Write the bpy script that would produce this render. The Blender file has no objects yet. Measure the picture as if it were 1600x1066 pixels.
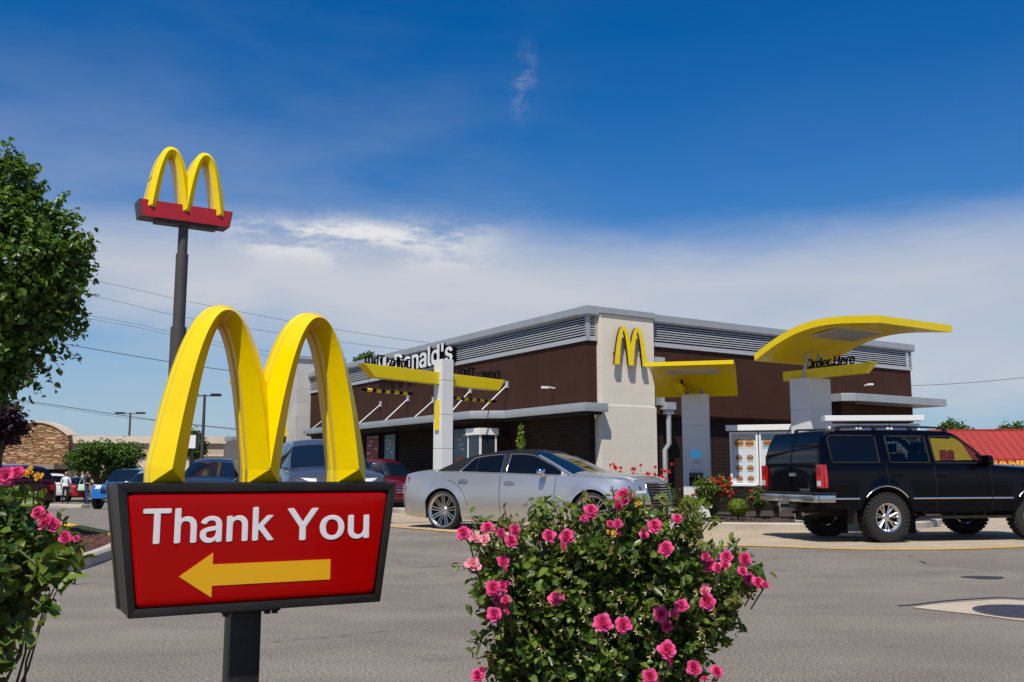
import bpy, bmesh, math, random
import numpy as np
from mathutils import Matrix, Vector, noise as mnoise
R = math.radians
PI = math.pi
rnd = random.Random(7)
sc = bpy.context.scene
COL = sc.collection

# ------------------------------------------------------------------ camera
PITCH = math.atan(209/1500); CH = 1.12
CP, SP = math.cos(PITCH), math.sin(PITCH)
cam = bpy.data.cameras.new('camera'); cam.lens = 33.75; cam.sensor_width = 36
cam.clip_end = 3000; cam.clip_start = 0.05
co = bpy.data.objects.new('camera', cam); COL.objects.link(co)
co.location = (0, 0, CH); co.rotation_euler = (PI/2+PITCH, 0, 0)
sc.camera = co

def ray(px, py):
    r = px-800; u = 533-py
    return (r, 1500*CP-u*SP, 1500*SP+u*CP)
def at(px, py, Y):
    d = ray(px, py); t = Y/d[1]
    return Vector((d[0]*t, Y, CH+d[2]*t))
def sstep(a, b, v):
    t = min(1, max(0, (v-a)/(b-a))); return t*t*(3-2*t)
def gz(x, y):
    z = 0.15*math.exp(-((x+2.2)/5)**2-((y-18.5)/4.5)**2)
    z -= 0.45*sstep(26, 48, y)*sstep(-2, -14, x)
    z -= 1.3*sstep(38, 70, y)*sstep(8, 22, x)
    return z
def gp(px, py, up=0):
    d = ray(px, py); z = 0
    for _ in range(12):
        t = (z+up-CH)/d[2]; z = gz(d[0]*t, d[1]*t)
    return Vector((d[0]*t, d[1]*t, z+up))
def onp(px, py, P, n):
    d = ray(px, py); t = (P[0]*n[0]+P[1]*n[1])/(d[0]*n[0]+d[1]*n[1])
    return Vector((d[0]*t, d[1]*t, CH+d[2]*t))

# ------------------------------------------------------------------ objects
def tag(o, label=None, cat=None, group=None, kind=None):
    if label: o['label'] = label
    if cat: o['category'] = cat
    if group: o['group'] = group
    if kind: o['kind'] = kind
    return o
def empty(name, loc, rz=0, label=None, cat=None, group=None):
    o = bpy.data.objects.new(name, None); COL.objects.link(o)
    o.location = loc; o.rotation_euler = (0, 0, rz); o.empty_display_size = .2
    return tag(o, label, cat, group)
def link(name, me, parent=None, loc=None, rot=None):
    o = bpy.data.objects.new(name, me); COL.objects.link(o)
    if parent is not None: o.parent = parent
    if loc is not None: o.location = loc
    if rot is not None: o.rotation_euler = rot
    return o
def copy_tree(o, parent=None):
    c = o.copy(); COL.objects.link(c); c.parent = parent
    for ch in list(o.children): copy_tree(ch, c)
    return c

class MB:
    def __init__(s):
        s.v = []; s.f = []; s.m = []; s.M = Matrix.Identity(4); s.mi = 0
    def add(s, vs, fs, mi=None):
        b = len(s.v); M = s.M
        s.v += [tuple(M @ Vector(p)) for p in vs]
        s.f += [tuple(b+i for i in f) for f in fs]
        s.m += [s.mi if mi is None else mi]*len(fs)
        return s
    def box(s, x0, x1, y0, y1, z0, z1, mi=None):
        return s.add([(x0,y0,z0),(x1,y0,z0),(x1,y1,z0),(x0,y1,z0),(x0,y0,z1),(x1,y0,z1),(x1,y1,z1),(x0,y1,z1)],
              [(0,3,2,1),(4,5,6,7),(0,1,5,4),(1,2,6,5),(2,3,7,6),(3,0,4,7)], mi)
    def cbox(s, c, d, mi=None):
        return s.box(c[0]-d[0]/2,c[0]+d[0]/2,c[1]-d[1]/2,c[1]+d[1]/2,c[2]-d[2]/2,c[2]+d[2]/2,mi)
    def obox(s, p, q, w, h, mi=None, up=(0,0,1)):
        # bar from p to q, width w (horizontal), height h
        p = Vector(p); q = Vector(q); t = (q-p); L = t.length; t.normalize()
        n = t.cross(Vector(up)); n.normalize(); b = n.cross(t)
        vs = []
        for c in (p, q):
            for a, e in ((-1,-1),(1,-1),(1,1),(-1,1)): vs.append(tuple(c+n*(a*w/2)+b*(e*h/2)))
        return s.add(vs, [(3,2,1,0),(4,5,6,7),(0,1,5,4),(1,2,6,5),(2,3,7,6),(3,0,4,7)], mi)
    def prism(s, poly, z0, z1, mi=None):
        n = len(poly)
        vs = [(x,y,z0) for x,y in poly]+[(x,y,z1) for x,y in poly]
        fs = [tuple(range(n))[::-1], tuple(range(n,2*n))]+[(i,(i+1)%n,n+(i+1)%n,n+i) for i in range(n)]
        return s.add(vs, fs, mi)
    def xprism(s, poly, y0, y1, mi=None):   # poly in (x,z), extruded along y
        n = len(poly)
        vs = [(x,y0,z) for x,z in poly]+[(x,y1,z) for x,z in poly]
        fs = [tuple(range(n)), tuple(range(n,2*n))[::-1]]+[(i,n+i,n+(i+1)%n,(i+1)%n) for i in range(n)]
        return s.add(vs, fs, mi)
    def tube(s, path, r, n=8, mi=None, cap=True):
        path = [Vector(p) for p in path]; k = len(path)
        rs = r if isinstance(r, (list, tuple)) else [r]*k
        prev = None; vs = []; fs = []
        for i, p in enumerate(path):
            t = (path[min(i+1,k-1)]-path[max(i-1,0)]).normalized()
            if prev is None:
                a = Vector((0,0,1)) if abs(t.z) < .9 else Vector((1,0,0))
                u = t.cross(a).normalized()
            else:
                u = (prev-t*prev.dot(t)).normalized()
            prev = u; w = t.cross(u)
            for j in range(n):
                a = 2*PI*j/n
                vs.append(tuple(p+(u*math.cos(a)+w*math.sin(a))*rs[i]))
        for i in range(k-1):
            for j in range(n):
                fs.append((i*n+j, i*n+(j+1)%n, (i+1)*n+(j+1)%n, (i+1)*n+j))
        if cap: fs += [tuple(range(n))[::-1], tuple((k-1)*n+j for j in range(n))]
        return s.add(vs, fs, mi)
    def lathe(s, prof, n=32, axis='z', mi=None, closed=False):
        vs = []; fs = []; k = len(prof)
        for i in range(n):
            a = 2*PI*i/n; c, d = math.cos(a), math.sin(a)
            for r, h in prof:
                if axis == 'z': vs.append((r*c, r*d, h))
                elif axis == 'y': vs.append((r*c, h, r*d))
                else: vs.append((h, r*c, r*d))
        for i in range(n):
            i2 = (i+1) % n
            for j in range(k if closed else k-1):
                j2 = (j+1) % k
                fs.append((i*k+j, i2*k+j, i2*k+j2, i*k+j2))
        return s.add(vs, fs, mi)
    def grid(s, F, nu, nv, mi=None, flip=False, drop=None):
        vs = [tuple(F(i/nu, j/nv)) for i in range(nu+1) for j in range(nv+1)]
        fs = []
        for i in range(nu):
            for j in range(nv):
                f = (i*(nv+1)+j, (i+1)*(nv+1)+j, (i+1)*(nv+1)+j+1, i*(nv+1)+j+1)
                if drop and drop((i+.5)/nu, (j+.5)/nv): continue
                fs.append(f[::-1] if flip else f)
        return s.add(vs, fs, mi)
    def mesh(s, name, mats, smooth=None, merge=False, recalc=True, solid=0, bevel=0):
        me = bpy.data.meshes.new(name)
        me.from_pydata(s.v, [], s.f)
        for m in (mats if isinstance(mats, (list, tuple)) else [mats]): me.materials.append(m)
        me.polygons.foreach_set('material_index', s.m)
        bm = bmesh.new(); bm.from_mesh(me)
        if merge: bmesh.ops.remove_doubles(bm, verts=bm.verts, dist=merge if merge is not True else 1e-4)
        if recalc: bmesh.ops.recalc_face_normals(bm, faces=bm.faces)
        if bevel:
            es = [e for e in bm.edges if len(e.link_faces) == 2 and e.calc_face_angle(0) > .6]
            bmesh.ops.bevel(bm, geom=es, offset=bevel, segments=2, affect='EDGES', profile=.6, clamp_overlap=True)
        if smooth is not None:
            for f in bm.faces: f.smooth = True
            for e in bm.edges:
                if len(e.link_faces) == 2 and e.calc_face_angle(0) > smooth: e.smooth = False
        bm.to_mesh(me); bm.free(); me.update()
        return me
    def build(s, name, mats, parent=None, loc=None, rot=None, **k):
        return link(name, s.mesh(name, mats, **k), parent, loc, rot)

# ------------------------------------------------------------------ materials
MATS = {}
def nodes(m):
    m.use_nodes = True; nt = m.node_tree; return nt, nt.nodes, nt.links, nt.nodes['Principled BSDF']
def mat(name, col, rough=.5, metal=0, spec=.5, coat=0, var=0, vscale=4, bump=0, bscale=30, emis=None, estr=1, trans=0, detail=4, col2=None, alpha=1, coatr=.03):
    if name in MATS: return MATS[name]
    m = bpy.data.materials.new(name); nt, N, L, b = nodes(m)
    b.inputs['Base Color'].default_value = (*col, 1); b.inputs['Roughness'].default_value = rough
    b.inputs['Metallic'].default_value = metal; b.inputs['Specular IOR Level'].default_value = spec
    b.inputs['Coat Weight'].default_value = coat; b.inputs['Coat Roughness'].default_value = coatr
    if trans: b.inputs['Transmission Weight'].default_value = trans
    if alpha < 1: b.inputs['Alpha'].default_value = alpha
    if emis: b.inputs['Emission Color'].default_value = (*emis, 1); b.inputs['Emission Strength'].default_value = estr
    tc = N.new('ShaderNodeTexCoord')
    if var or col2:
        n = N.new('ShaderNodeTexNoise'); n.inputs['Scale'].default_value = vscale; n.inputs['Detail'].default_value = detail
        n.inputs['Roughness'].default_value = .6
        L.new(tc.outputs['Object'], n.inputs['Vector'])
        r = N.new('ShaderNodeValToRGB')
        c1 = tuple(max(0, c*(1-var)) for c in col); c2 = col2 or tuple(min(1, c*(1+var)) for c in col)
        r.color_ramp.elements[0].color = (*c1, 1); r.color_ramp.elements[1].color = (*c2, 1)
        r.color_ramp.elements[0].position = .32; r.color_ramp.elements[1].position = .68
        L.new(n.outputs['Fac'], r.inputs['Fac']); L.new(r.outputs['Color'], b.inputs['Base Color'])
    if bump:
        n2 = N.new('ShaderNodeTexNoise'); n2.inputs['Scale'].default_value = bscale; n2.inputs['Detail'].default_value = 5
        L.new(tc.outputs['Object'], n2.inputs['Vector'])
        bp = N.new('ShaderNodeBump'); bp.inputs['Strength'].default_value = bump; bp.inputs['Distance'].default_value = .02
        L.new(n2.outputs['Fac'], bp.inputs['Height']); L.new(bp.outputs['Normal'], b.inputs['Normal'])
    MATS[name] = m
    return m

def mnode(nt, op, a=None, b=None, clamp=False):
    n = nt.nodes.new('ShaderNodeMath'); n.operation = op; n.use_clamp = clamp
    for i, x in enumerate((a, b)):
        if x is None: continue
        if isinstance(x, (int, float)): n.inputs[i].default_value = x
        else: nt.links.new(x, n.inputs[i])
    return n.outputs[0]
def maprange(nt, v, a, b, c=0, d=1, smooth=True):
    n = nt.nodes.new('ShaderNodeMapRange'); n.interpolation_type = 'SMOOTHSTEP' if smooth else 'LINEAR'
    nt.links.new(v, n.inputs['Value'])
    for k, x in zip(('From Min', 'From Max', 'To Min', 'To Max'), (a, b, c, d)): n.inputs[k].default_value = x
    return n.outputs[0]
def noise(nt, vec, scale, detail=4, rough=.55, out='Fac', dist=0):
    n = nt.nodes.new('ShaderNodeTexNoise'); n.inputs['Scale'].default_value = scale; n.inputs['Detail'].default_value = detail
    n.inputs['Roughness'].default_value = rough; n.inputs['Distortion'].default_value = dist
    nt.links.new(vec, n.inputs['Vector']); return n.outputs[out]
def mixc(nt, f, a, b, blend='MIX'):
    n = nt.nodes.new('ShaderNodeMix'); n.data_type = 'RGBA'; n.blend_type = blend
    if isinstance(f, (int, float)): n.inputs[0].default_value = f
    else: nt.links.new(f, n.inputs[0])
    for i, x in ((6, a), (7, b)):
        if isinstance(x, tuple): n.inputs[i].default_value = (*x, 1)
        else: nt.links.new(x, n.inputs[i])
    return n.outputs[2]

def asphalt_mat():
    m = bpy.data.materials.new('asphalt'); nt, N, L, b = nodes(m)
    tc = N.new('ShaderNodeTexCoord').outputs['Object']
    fine = noise(nt, tc, 60, 3, .75); med = noise(nt, tc, 22, 4); big = noise(nt, tc, .35, 5); streakm = N.new('ShaderNodeMapping')
    streakm.inputs['Scale'].default_value = (.45, .9, 1); L.new(tc, streakm.inputs['Vector'])
    st = noise(nt, streakm.outputs[0], 1.3, 6, .65)
    c = mixc(nt, maprange(nt, fine, .36, .64), (.098, .084, .068), (.305, .264, .218))
    c = mixc(nt, maprange(nt, big, .42, .72, 0, .75), c, (.215, .188, .155))
    d = N.new('ShaderNodeMix'); d.data_type = 'RGBA'; d.blend_type = 'MULTIPLY'; d.inputs[0].default_value = .8
    L.new(c, d.inputs[6])
    c2 = mixc(nt, maprange(nt, st, .3, .7), (.80, .79, .79), (1.14, 1.14, 1.13)); L.new(c2, d.inputs[7])
    vo = N.new('ShaderNodeTexVoronoi'); vo.inputs['Scale'].default_value = 55; L.new(tc, vo.inputs['Vector'])
    sp = mixc(nt, maprange(nt, vo.outputs['Distance'], .0, .22, .45, 0), d.outputs[2], (.42, .38, .34))
    # tar cracks
    wv = N.new('ShaderNodeTexVoronoi'); wv.feature = 'DISTANCE_TO_EDGE'; wv.inputs['Scale'].default_value = .16
    dn = N.new('ShaderNodeMix'); dn.data_type = 'VECTOR'; dn.inputs[0].default_value = .12
    L.new(tc, dn.inputs[4]); L.new(noise(nt, tc, 1.2, 5, .6, 'Color'), dn.inputs[5]); L.new(dn.outputs[1], wv.inputs['Vector'])
    crack = maprange(nt, wv.outputs['Distance'], .0015, .0045, 1, 0)
    crack = mnode(nt, 'MULTIPLY', crack, maprange(nt, noise(nt, tc, .8, 2), .5, .6))
    sp = mixc(nt, crack, sp, (.035, .03, .03))
    oil = maprange(nt, noise(nt, tc, 1.1, 4, .6), .63, .74, 0, .55)
    sp = mixc(nt, oil, sp, (.06, .052, .05))
    L.new(sp, b.inputs['Base Color']); b.inputs['Roughness'].default_value = .85; b.inputs['Specular IOR Level'].default_value = .3
    bp = N.new('ShaderNodeBump'); bp.inputs['Strength'].default_value = .35; bp.inputs['Distance'].default_value = .01
    L.new(mnode(nt, 'ADD', fine, med), bp.inputs['Height']); L.new(bp.outputs[0], b.inputs['Normal'])
    MATS['asphalt'] = m; return m
def concrete_mat(name, a, b_, joints=0, rot=0):
    m = bpy.data.materials.new(name); nt, N, L, b = nodes(m)
    tc = N.new('ShaderNodeTexCoord').outputs['Object']
    c = mixc(nt, maprange(nt, noise(nt, tc, 1.1, 6, .65), .3, .7), a, b_)
    c = mixc(nt, maprange(nt, noise(nt, tc, 40, 3, .7), .35, .7, 0, .5), c, tuple(x*.6 for x in a))
    st = maprange(nt, noise(nt, tc, .6, 6, .7), .55, .72, 0, .5)
    c = mixc(nt, st, c, tuple(x*.45 for x in a))
    if joints:
        mp = N.new('ShaderNodeMapping'); mp.inputs['Rotation'].default_value = (0, 0, rot); L.new(tc, mp.inputs['Vector'])
        s = N.new('ShaderNodeSeparateXYZ'); L.new(mp.outputs[0], s.inputs[0])
        for o in (0, 1):
            fr = mnode(nt, 'FRACT', mnode(nt, 'DIVIDE', s.outputs[o], joints))
            e = mnode(nt, 'LESS_THAN', fr, .012/joints*1.6)
            c = mixc(nt, e, c, tuple(x*.25 for x in a))
    L.new(c, b.inputs['Base Color']); b.inputs['Roughness'].default_value = .85
    bp = N.new('ShaderNodeBump'); bp.inputs['Strength'].default_value = .25; bp.inputs['Distance'].default_value = .01
    L.new(noise(nt, tc, 60, 4), bp.inputs['Height']); L.new(bp.outputs[0], b.inputs['Normal'])
    MATS[name] = m; return m
def brick_mat(name, a, b_, mortar, w=.4, h=.2, ms=.012, off=.5, rough=.8, bump=.4, var=0.0, stain=.25):
    m = bpy.data.materials.new(name); nt, N, L, b = nodes(m)
    tc = N.new('ShaderNodeTexCoord').outputs['Object']
    s = N.new('ShaderNodeSeparateXYZ'); L.new(tc, s.inputs[0])
    cx = N.new('ShaderNodeCombineXYZ'); L.new(mnode(nt, 'ADD', s.outputs[0], s.outputs[1]), cx.inputs[0]); L.new(s.outputs[2], cx.inputs[1])
    br = N.new('ShaderNodeTexBrick'); br.offset = off; br.inputs['Scale'].default_value = 1
    br.inputs['Brick Width'].default_value = w; br.inputs['Row Height'].default_value = h
    br.inputs['Mortar Size'].default_value = ms; br.inputs['Mortar Smooth'].default_value = .3
    br.inputs['Color1'].default_value = (*a, 1); br.inputs['Color2'].default_value = (*b_, 1); br.inputs['Mortar'].default_value = (*mortar, 1)
    L.new(cx.outputs[0], br.inputs['Vector'])
    c = mixc(nt, maprange(nt, noise(nt, tc, 1.5, 6, .7), .4, .75, 0, stain), br.outputs['Color'], tuple(x*.5 for x in a))
    if var: c = mixc(nt, maprange(nt, noise(nt, cx.outputs[0], 9, 3), .35, .65, 0, var), c, tuple(x*.35 for x in a))
    L.new(c, b.inputs['Base Color']); b.inputs['Roughness'].default_value = rough; b.inputs['Specular IOR Level'].default_value = .15
    bp = N.new('ShaderNodeBump'); bp.inputs['Strength'].default_value = bump; bp.inputs['Distance'].default_value = .01
    h1 = mnode(nt, 'ADD', mnode(nt, 'MULTIPLY', br.outputs['Fac'], -1.0), mnode(nt, 'MULTIPLY', noise(nt, tc, 40, 4), .5))
    L.new(h1, bp.inputs['Height']); L.new(bp.outputs[0], b.inputs['Normal'])
    MATS[name] = m; return m
def panel_mat(name, a, seam=1.2, hz=0):
    m = bpy.data.materials.new(name); nt, N, L, b = nodes(m)
    tc = N.new('ShaderNodeTexCoord').outputs['Object']
    s = N.new('ShaderNodeSeparateXYZ'); L.new(tc, s.inputs[0])
    c = mixc(nt, maprange(nt, noise(nt, tc, .9, 5, .6), .3, .7), tuple(x*.9 for x in a), tuple(x*1.1 for x in a))
    fr = mnode(nt, 'FRACT', mnode(nt, 'DIVIDE', mnode(nt, 'ADD', s.outputs[0], s.outputs[1]), seam))
    c = mixc(nt, mnode(nt, 'LESS_THAN', fr, .014/seam), c, tuple(x*.35 for x in a))
    mp = N.new('ShaderNodeMapping'); mp.inputs['Scale'].default_value = (3, 3, .25); L.new(tc, mp.inputs['Vector'])
    c = mixc(nt, maprange(nt, noise(nt, mp.outputs[0], 2.5, 4, .7), .52, .75, 0, .35), c, tuple(x*.62 for x in a))
    L.new(c, b.inputs['Base Color']); b.inputs['Roughness'].default_value = .8; b.inputs['Specular IOR Level'].default_value = .12
    bp = N.new('ShaderNodeBump'); bp.inputs['Strength'].default_value = .15; bp.inputs['Distance'].default_value = .005
    L.new(noise(nt, tc, 120, 3), bp.inputs['Height']); L.new(bp.outputs[0], b.inputs['Normal'])
    MATS[name] = m; return m
def leaf_mat(name, hue_a, hue_b, rough=.35, transl=.35, spec=.5):
    m = bpy.data.materials.new(name); nt, N, L, b = nodes(m)
    at_ = N.new('ShaderNodeAttribute'); at_.attribute_name = 'rndv'
    c = mixc(nt, at_.outputs['Fac'], hue_a, hue_b)
    L.new(c, b.inputs['Base Color']); b.inputs['Roughness'].default_value = rough; b.inputs['Specular IOR Level'].default_value = spec
    t = N.new('ShaderNodeBsdfTranslucent')
    L.new(mixc(nt, .5, c, (hue_b[0]*1.6, hue_b[1]*1.8, hue_b[2])), t.inputs['Color'])
    mx = N.new('ShaderNodeMixShader'); mx.inputs[0].default_value = transl
    L.new(b.outputs[0], mx.inputs[1]); L.new(t.outputs[0], mx.inputs[2])
    L.new(mx.outputs[0], N['Material Output'].inputs['Surface'])
    MATS[name] = m; return m

M = MATS
asphalt_mat()
concrete_mat('lane_concrete', (.40, .315, .215), (.50, .405, .29), 3.4, R(-32))
concrete_mat('kerb_concrete', (.42, .37, .30), (.55, .50, .42))
concrete_mat('apron_concrete', (.44, .36, .26), (.56, .47, .35))
brick_mat('brown_brick', (.030, .017, .012), (.040, .023, .016), (.016, .010, .008), .40, .10, .012)
brick_mat('cream_block', (.74, .67, .56), (.76, .69, .58), (.67, .61, .51), 1.2, .30, .007, stain=.14, bump=.10)
brick_mat('grey_block', (.50, .48, .45), (.58, .56, .53), (.38, .36, .33), 1.2, .60, .010, stain=.15, bump=.2)
def ledge_mat():
    m = bpy.data.materials.new('ledge_stone'); nt, N, L, b = nodes(m); tc = N.new('ShaderNodeTexCoord').outputs['Object']
    mp = N.new('ShaderNodeMapping'); mp.inputs['Scale'].default_value = (1.5, 1.5, 6.5); L.new(tc, mp.inputs['Vector'])
    vo = N.new('ShaderNodeTexVoronoi'); vo.inputs['Scale'].default_value = 1; vo.inputs['Randomness'].default_value = .8; L.new(mp.outputs[0], vo.inputs['Vector'])
    ve = N.new('ShaderNodeTexVoronoi'); ve.feature = 'DISTANCE_TO_EDGE'; ve.inputs['Randomness'].default_value = .8; ve.inputs['Scale'].default_value = 1; L.new(mp.outputs[0], ve.inputs['Vector'])
    sx = N.new('ShaderNodeSeparateColor'); L.new(vo.outputs['Color'], sx.inputs[0])
    c = mixc(nt, sx.outputs[0], (.26, .135, .055), (.56, .36, .18)); c = mixc(nt, maprange(nt, sx.outputs[1], .6, 1), c, (.36, .16, .07))
    c = mixc(nt, maprange(nt, ve.outputs['Distance'], .02, .12, .8, 0), c, (.09, .05, .025)); L.new(c, b.inputs['Base Color']); b.inputs['Roughness'].default_value = .9
    bp = N.new('ShaderNodeBump'); bp.inputs['Strength'].default_value = 1; bp.inputs['Distance'].default_value = .06; L.new(maprange(nt, ve.outputs['Distance'], 0, .2), bp.inputs['Height']); L.new(bp.outputs[0], b.inputs['Normal'])
    MATS['ledge_stone'] = m
ledge_mat()
panel_mat('brown_panel', (.056, .025, .017), 2.44)
mat('beige_wall', (.62, .52, .40), .8, var=.08, vscale=.6)
mat('beige_trim', (.50, .38, .27), .8, var=.05)
mat('tan_trim', (.28, .21, .15), .8)
mat('silver', (.40, .42, .43), .42, .35, var=.06, vscale=2)
mat('slat_metal', (.50, .51, .52), .45, .3)
mat('slat_back', (.05, .055, .06), .6)
mat('yellow', (.82, .60, .0), .32, spec=.25, coat=.12, var=.04, vscale=3)
mat('yellow_arch', (.88, .63, .0), .30, spec=.25, coat=.15, var=.05, vscale=5, bump=.05, bscale=60)
mat('yellow_back', (.62, .42, .004), .35)
mat('dark_metal', (.021, .019, .017), .42, .2, spec=.4, bump=.08, bscale=80, var=.25, vscale=9)
mat('pole_brown', (.060, .052, .046), .6, var=.12, vscale=1.5)
mat('sign_red', (.40, .0010, .001), .20, spec=.16, coat=.06, coatr=.05)
mat('red_box', (.42, .010, .018), .45, var=.08, vscale=1)
mat('sign_white', (.80, .78, .78), .3)
mat('arrow_yellow', (.83, .42, .004), .32)
mat('white_paint', (.82, .81, .78), .4)
mat('pillar_white', (.70, .69, .66), .45, var=.04, vscale=1)
mat('black', (.003, .003, .003), .5, spec=.1)
mat('brown_side', (.035, .014, .008), .5)
mat('chrome', (.70, .69, .68), .12, 1)
mat('rim_chrome', (.62, .60, .58), .30, 1)
mat('chrome_rough', (.62, .62, .63), .2, 1)
mat('rubber', (.018, .017, .016), .85, bump=.3, bscale=60)
mat('rubber_side', (.026, .024, .023), .7)
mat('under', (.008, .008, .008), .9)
mat('glass_dark', (.003, .004, .006), .03, spec=.38)
mat('glass_blue', (.004, .010, .020), .03, spec=.6)
mat('window_glass', (.02, .03, .035), .04, spec=.6)
mat('vinyl', (.007, .008, .008), .6, spec=.25, bump=.3, bscale=200)
mat('light_clear', (.70, .71, .72), .10, spec=.8, coat=1)
mat('light_red', (.42, .006, .006), .12, spec=.7, coat=1)
mat('light_red_hot', (.80, .03, .01), .12, coat=1)
mat('light_orange', (.75, .18, .02), .15, coat=1)
mat('yellow_line', (.66, .36, .015), .7, var=.22, vscale=5, col2=(.74, .43, .03))
mat('yellow_kerb', (.66, .42, .02), .7, var=.15, vscale=3)
mat('mulch_red', (.085, .030, .018), .95, var=.5, vscale=25, bump=1, bscale=25)
mat('mulch_dark', (.045, .030, .022), .95, var=.5, vscale=25, bump=1, bscale=25)
mat('chip', (.12, .050, .032), .9, var=.5, vscale=3)
mat('chip_dark', (.07, .048, .038), .9, var=.5, vscale=3)
mat('bark', (.085, .062, .045), .9, var=.3, vscale=12, bump=.8, bscale=20)
mat('stem', (.075, .080, .025), .7, var=.3, vscale=30)
mat('stem_red', (.11, .045, .02), .7)
mat('iron', (.13, .115, .14), .45, .6)
mat('tar', (.035, .032, .032), .8)
mat('wire', (.03, .03, .035), .7)
mat('red_roof', (.36, .042, .030), .5, var=.06, vscale=.3)
mat('red_fascia', (.34, .02, .015), .5)
mat('blue_roof', (.06, .19, .36), .6)
mat('yellow_wall', (.80, .55, .02), .6)
mat('orange_letters', (.90, .42, .05), .5)
mat('skin', (.50, .28, .19), .5)
mat('hair_blond', (.36, .22, .10), .6)
mat('hair_brown', (.16, .08, .04), .6)
mat('cloth_white', (.78, .78, .80), .9)
mat('cloth_black', (.012, .012, .014), .9)
mat('denim', (.05, .08, .16), .9)
mat('cloth_mint', (.45, .72, .52), .8)
mat('petal_pink', (.78, .045, .22), .5, var=.25, vscale=40)
for nm, c in (('silver_paint', (.54, .54, .54)),):
    mat(nm, c, .32, .7, coat=.6)
def paint(name, c, metal=.3, rough=.35, coat=.8, spec=.3): return mat(name, c, rough, metal, spec, coat=coat, coatr=.04)
paint('black_paint', (.0015, .0015, .0035), .0, .25, .32, .06)
paint('red_paint', (.13, .003, .016)); paint('maroon_paint', (.055, .004, .008)); paint('blue_paint', (.010, .13, .40), .1)
paint('grey_paint', (.085, .09, .115), .4); paint('navy_paint', (.025, .045, .085), .4); paint('white_car', (.72, .72, .72), 0)
paint('silver_blue', (.40, .46, .52), .5); paint('bright_red', (.42, .012, .015), 0)
leaf_mat('leaf_rose', (.024, .066, .010), (.18, .25, .036), .34, .3, .4)
leaf_mat('leaf_olive', (.075, .085, .020), (.20, .16, .035), .45, .3, .35)
leaf_mat('leaf_tree', (.026, .075, .008), (.15, .235, .025), .36, .28, .45)
leaf_mat('leaf_purple', (.030, .012, .022), (.075, .022, .05), .45, .25, .3)
leaf_mat('leaf_far', (.030, .075, .012), (.10, .17, .025), .6, .2, .2)
leaf_mat('leaf_lime', (.10, .16, .012), (.24, .30, .03), .5, .3, .3)
leaf_mat('petal', (.50, .006, .10), (.92, .16, .42), .6, .25, .12)
leaf_mat('petal_red', (.45, .006, .010), (.75, .03, .03), .5, .2, .2)
leaf_mat('petal_yellow', (.62, .30, .02), (.80, .48, .08), .5, .25, .2)
leaf_mat('petal_pale', (.75, .22, .32), (.88, .45, .48), .5, .25, .2)

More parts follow.
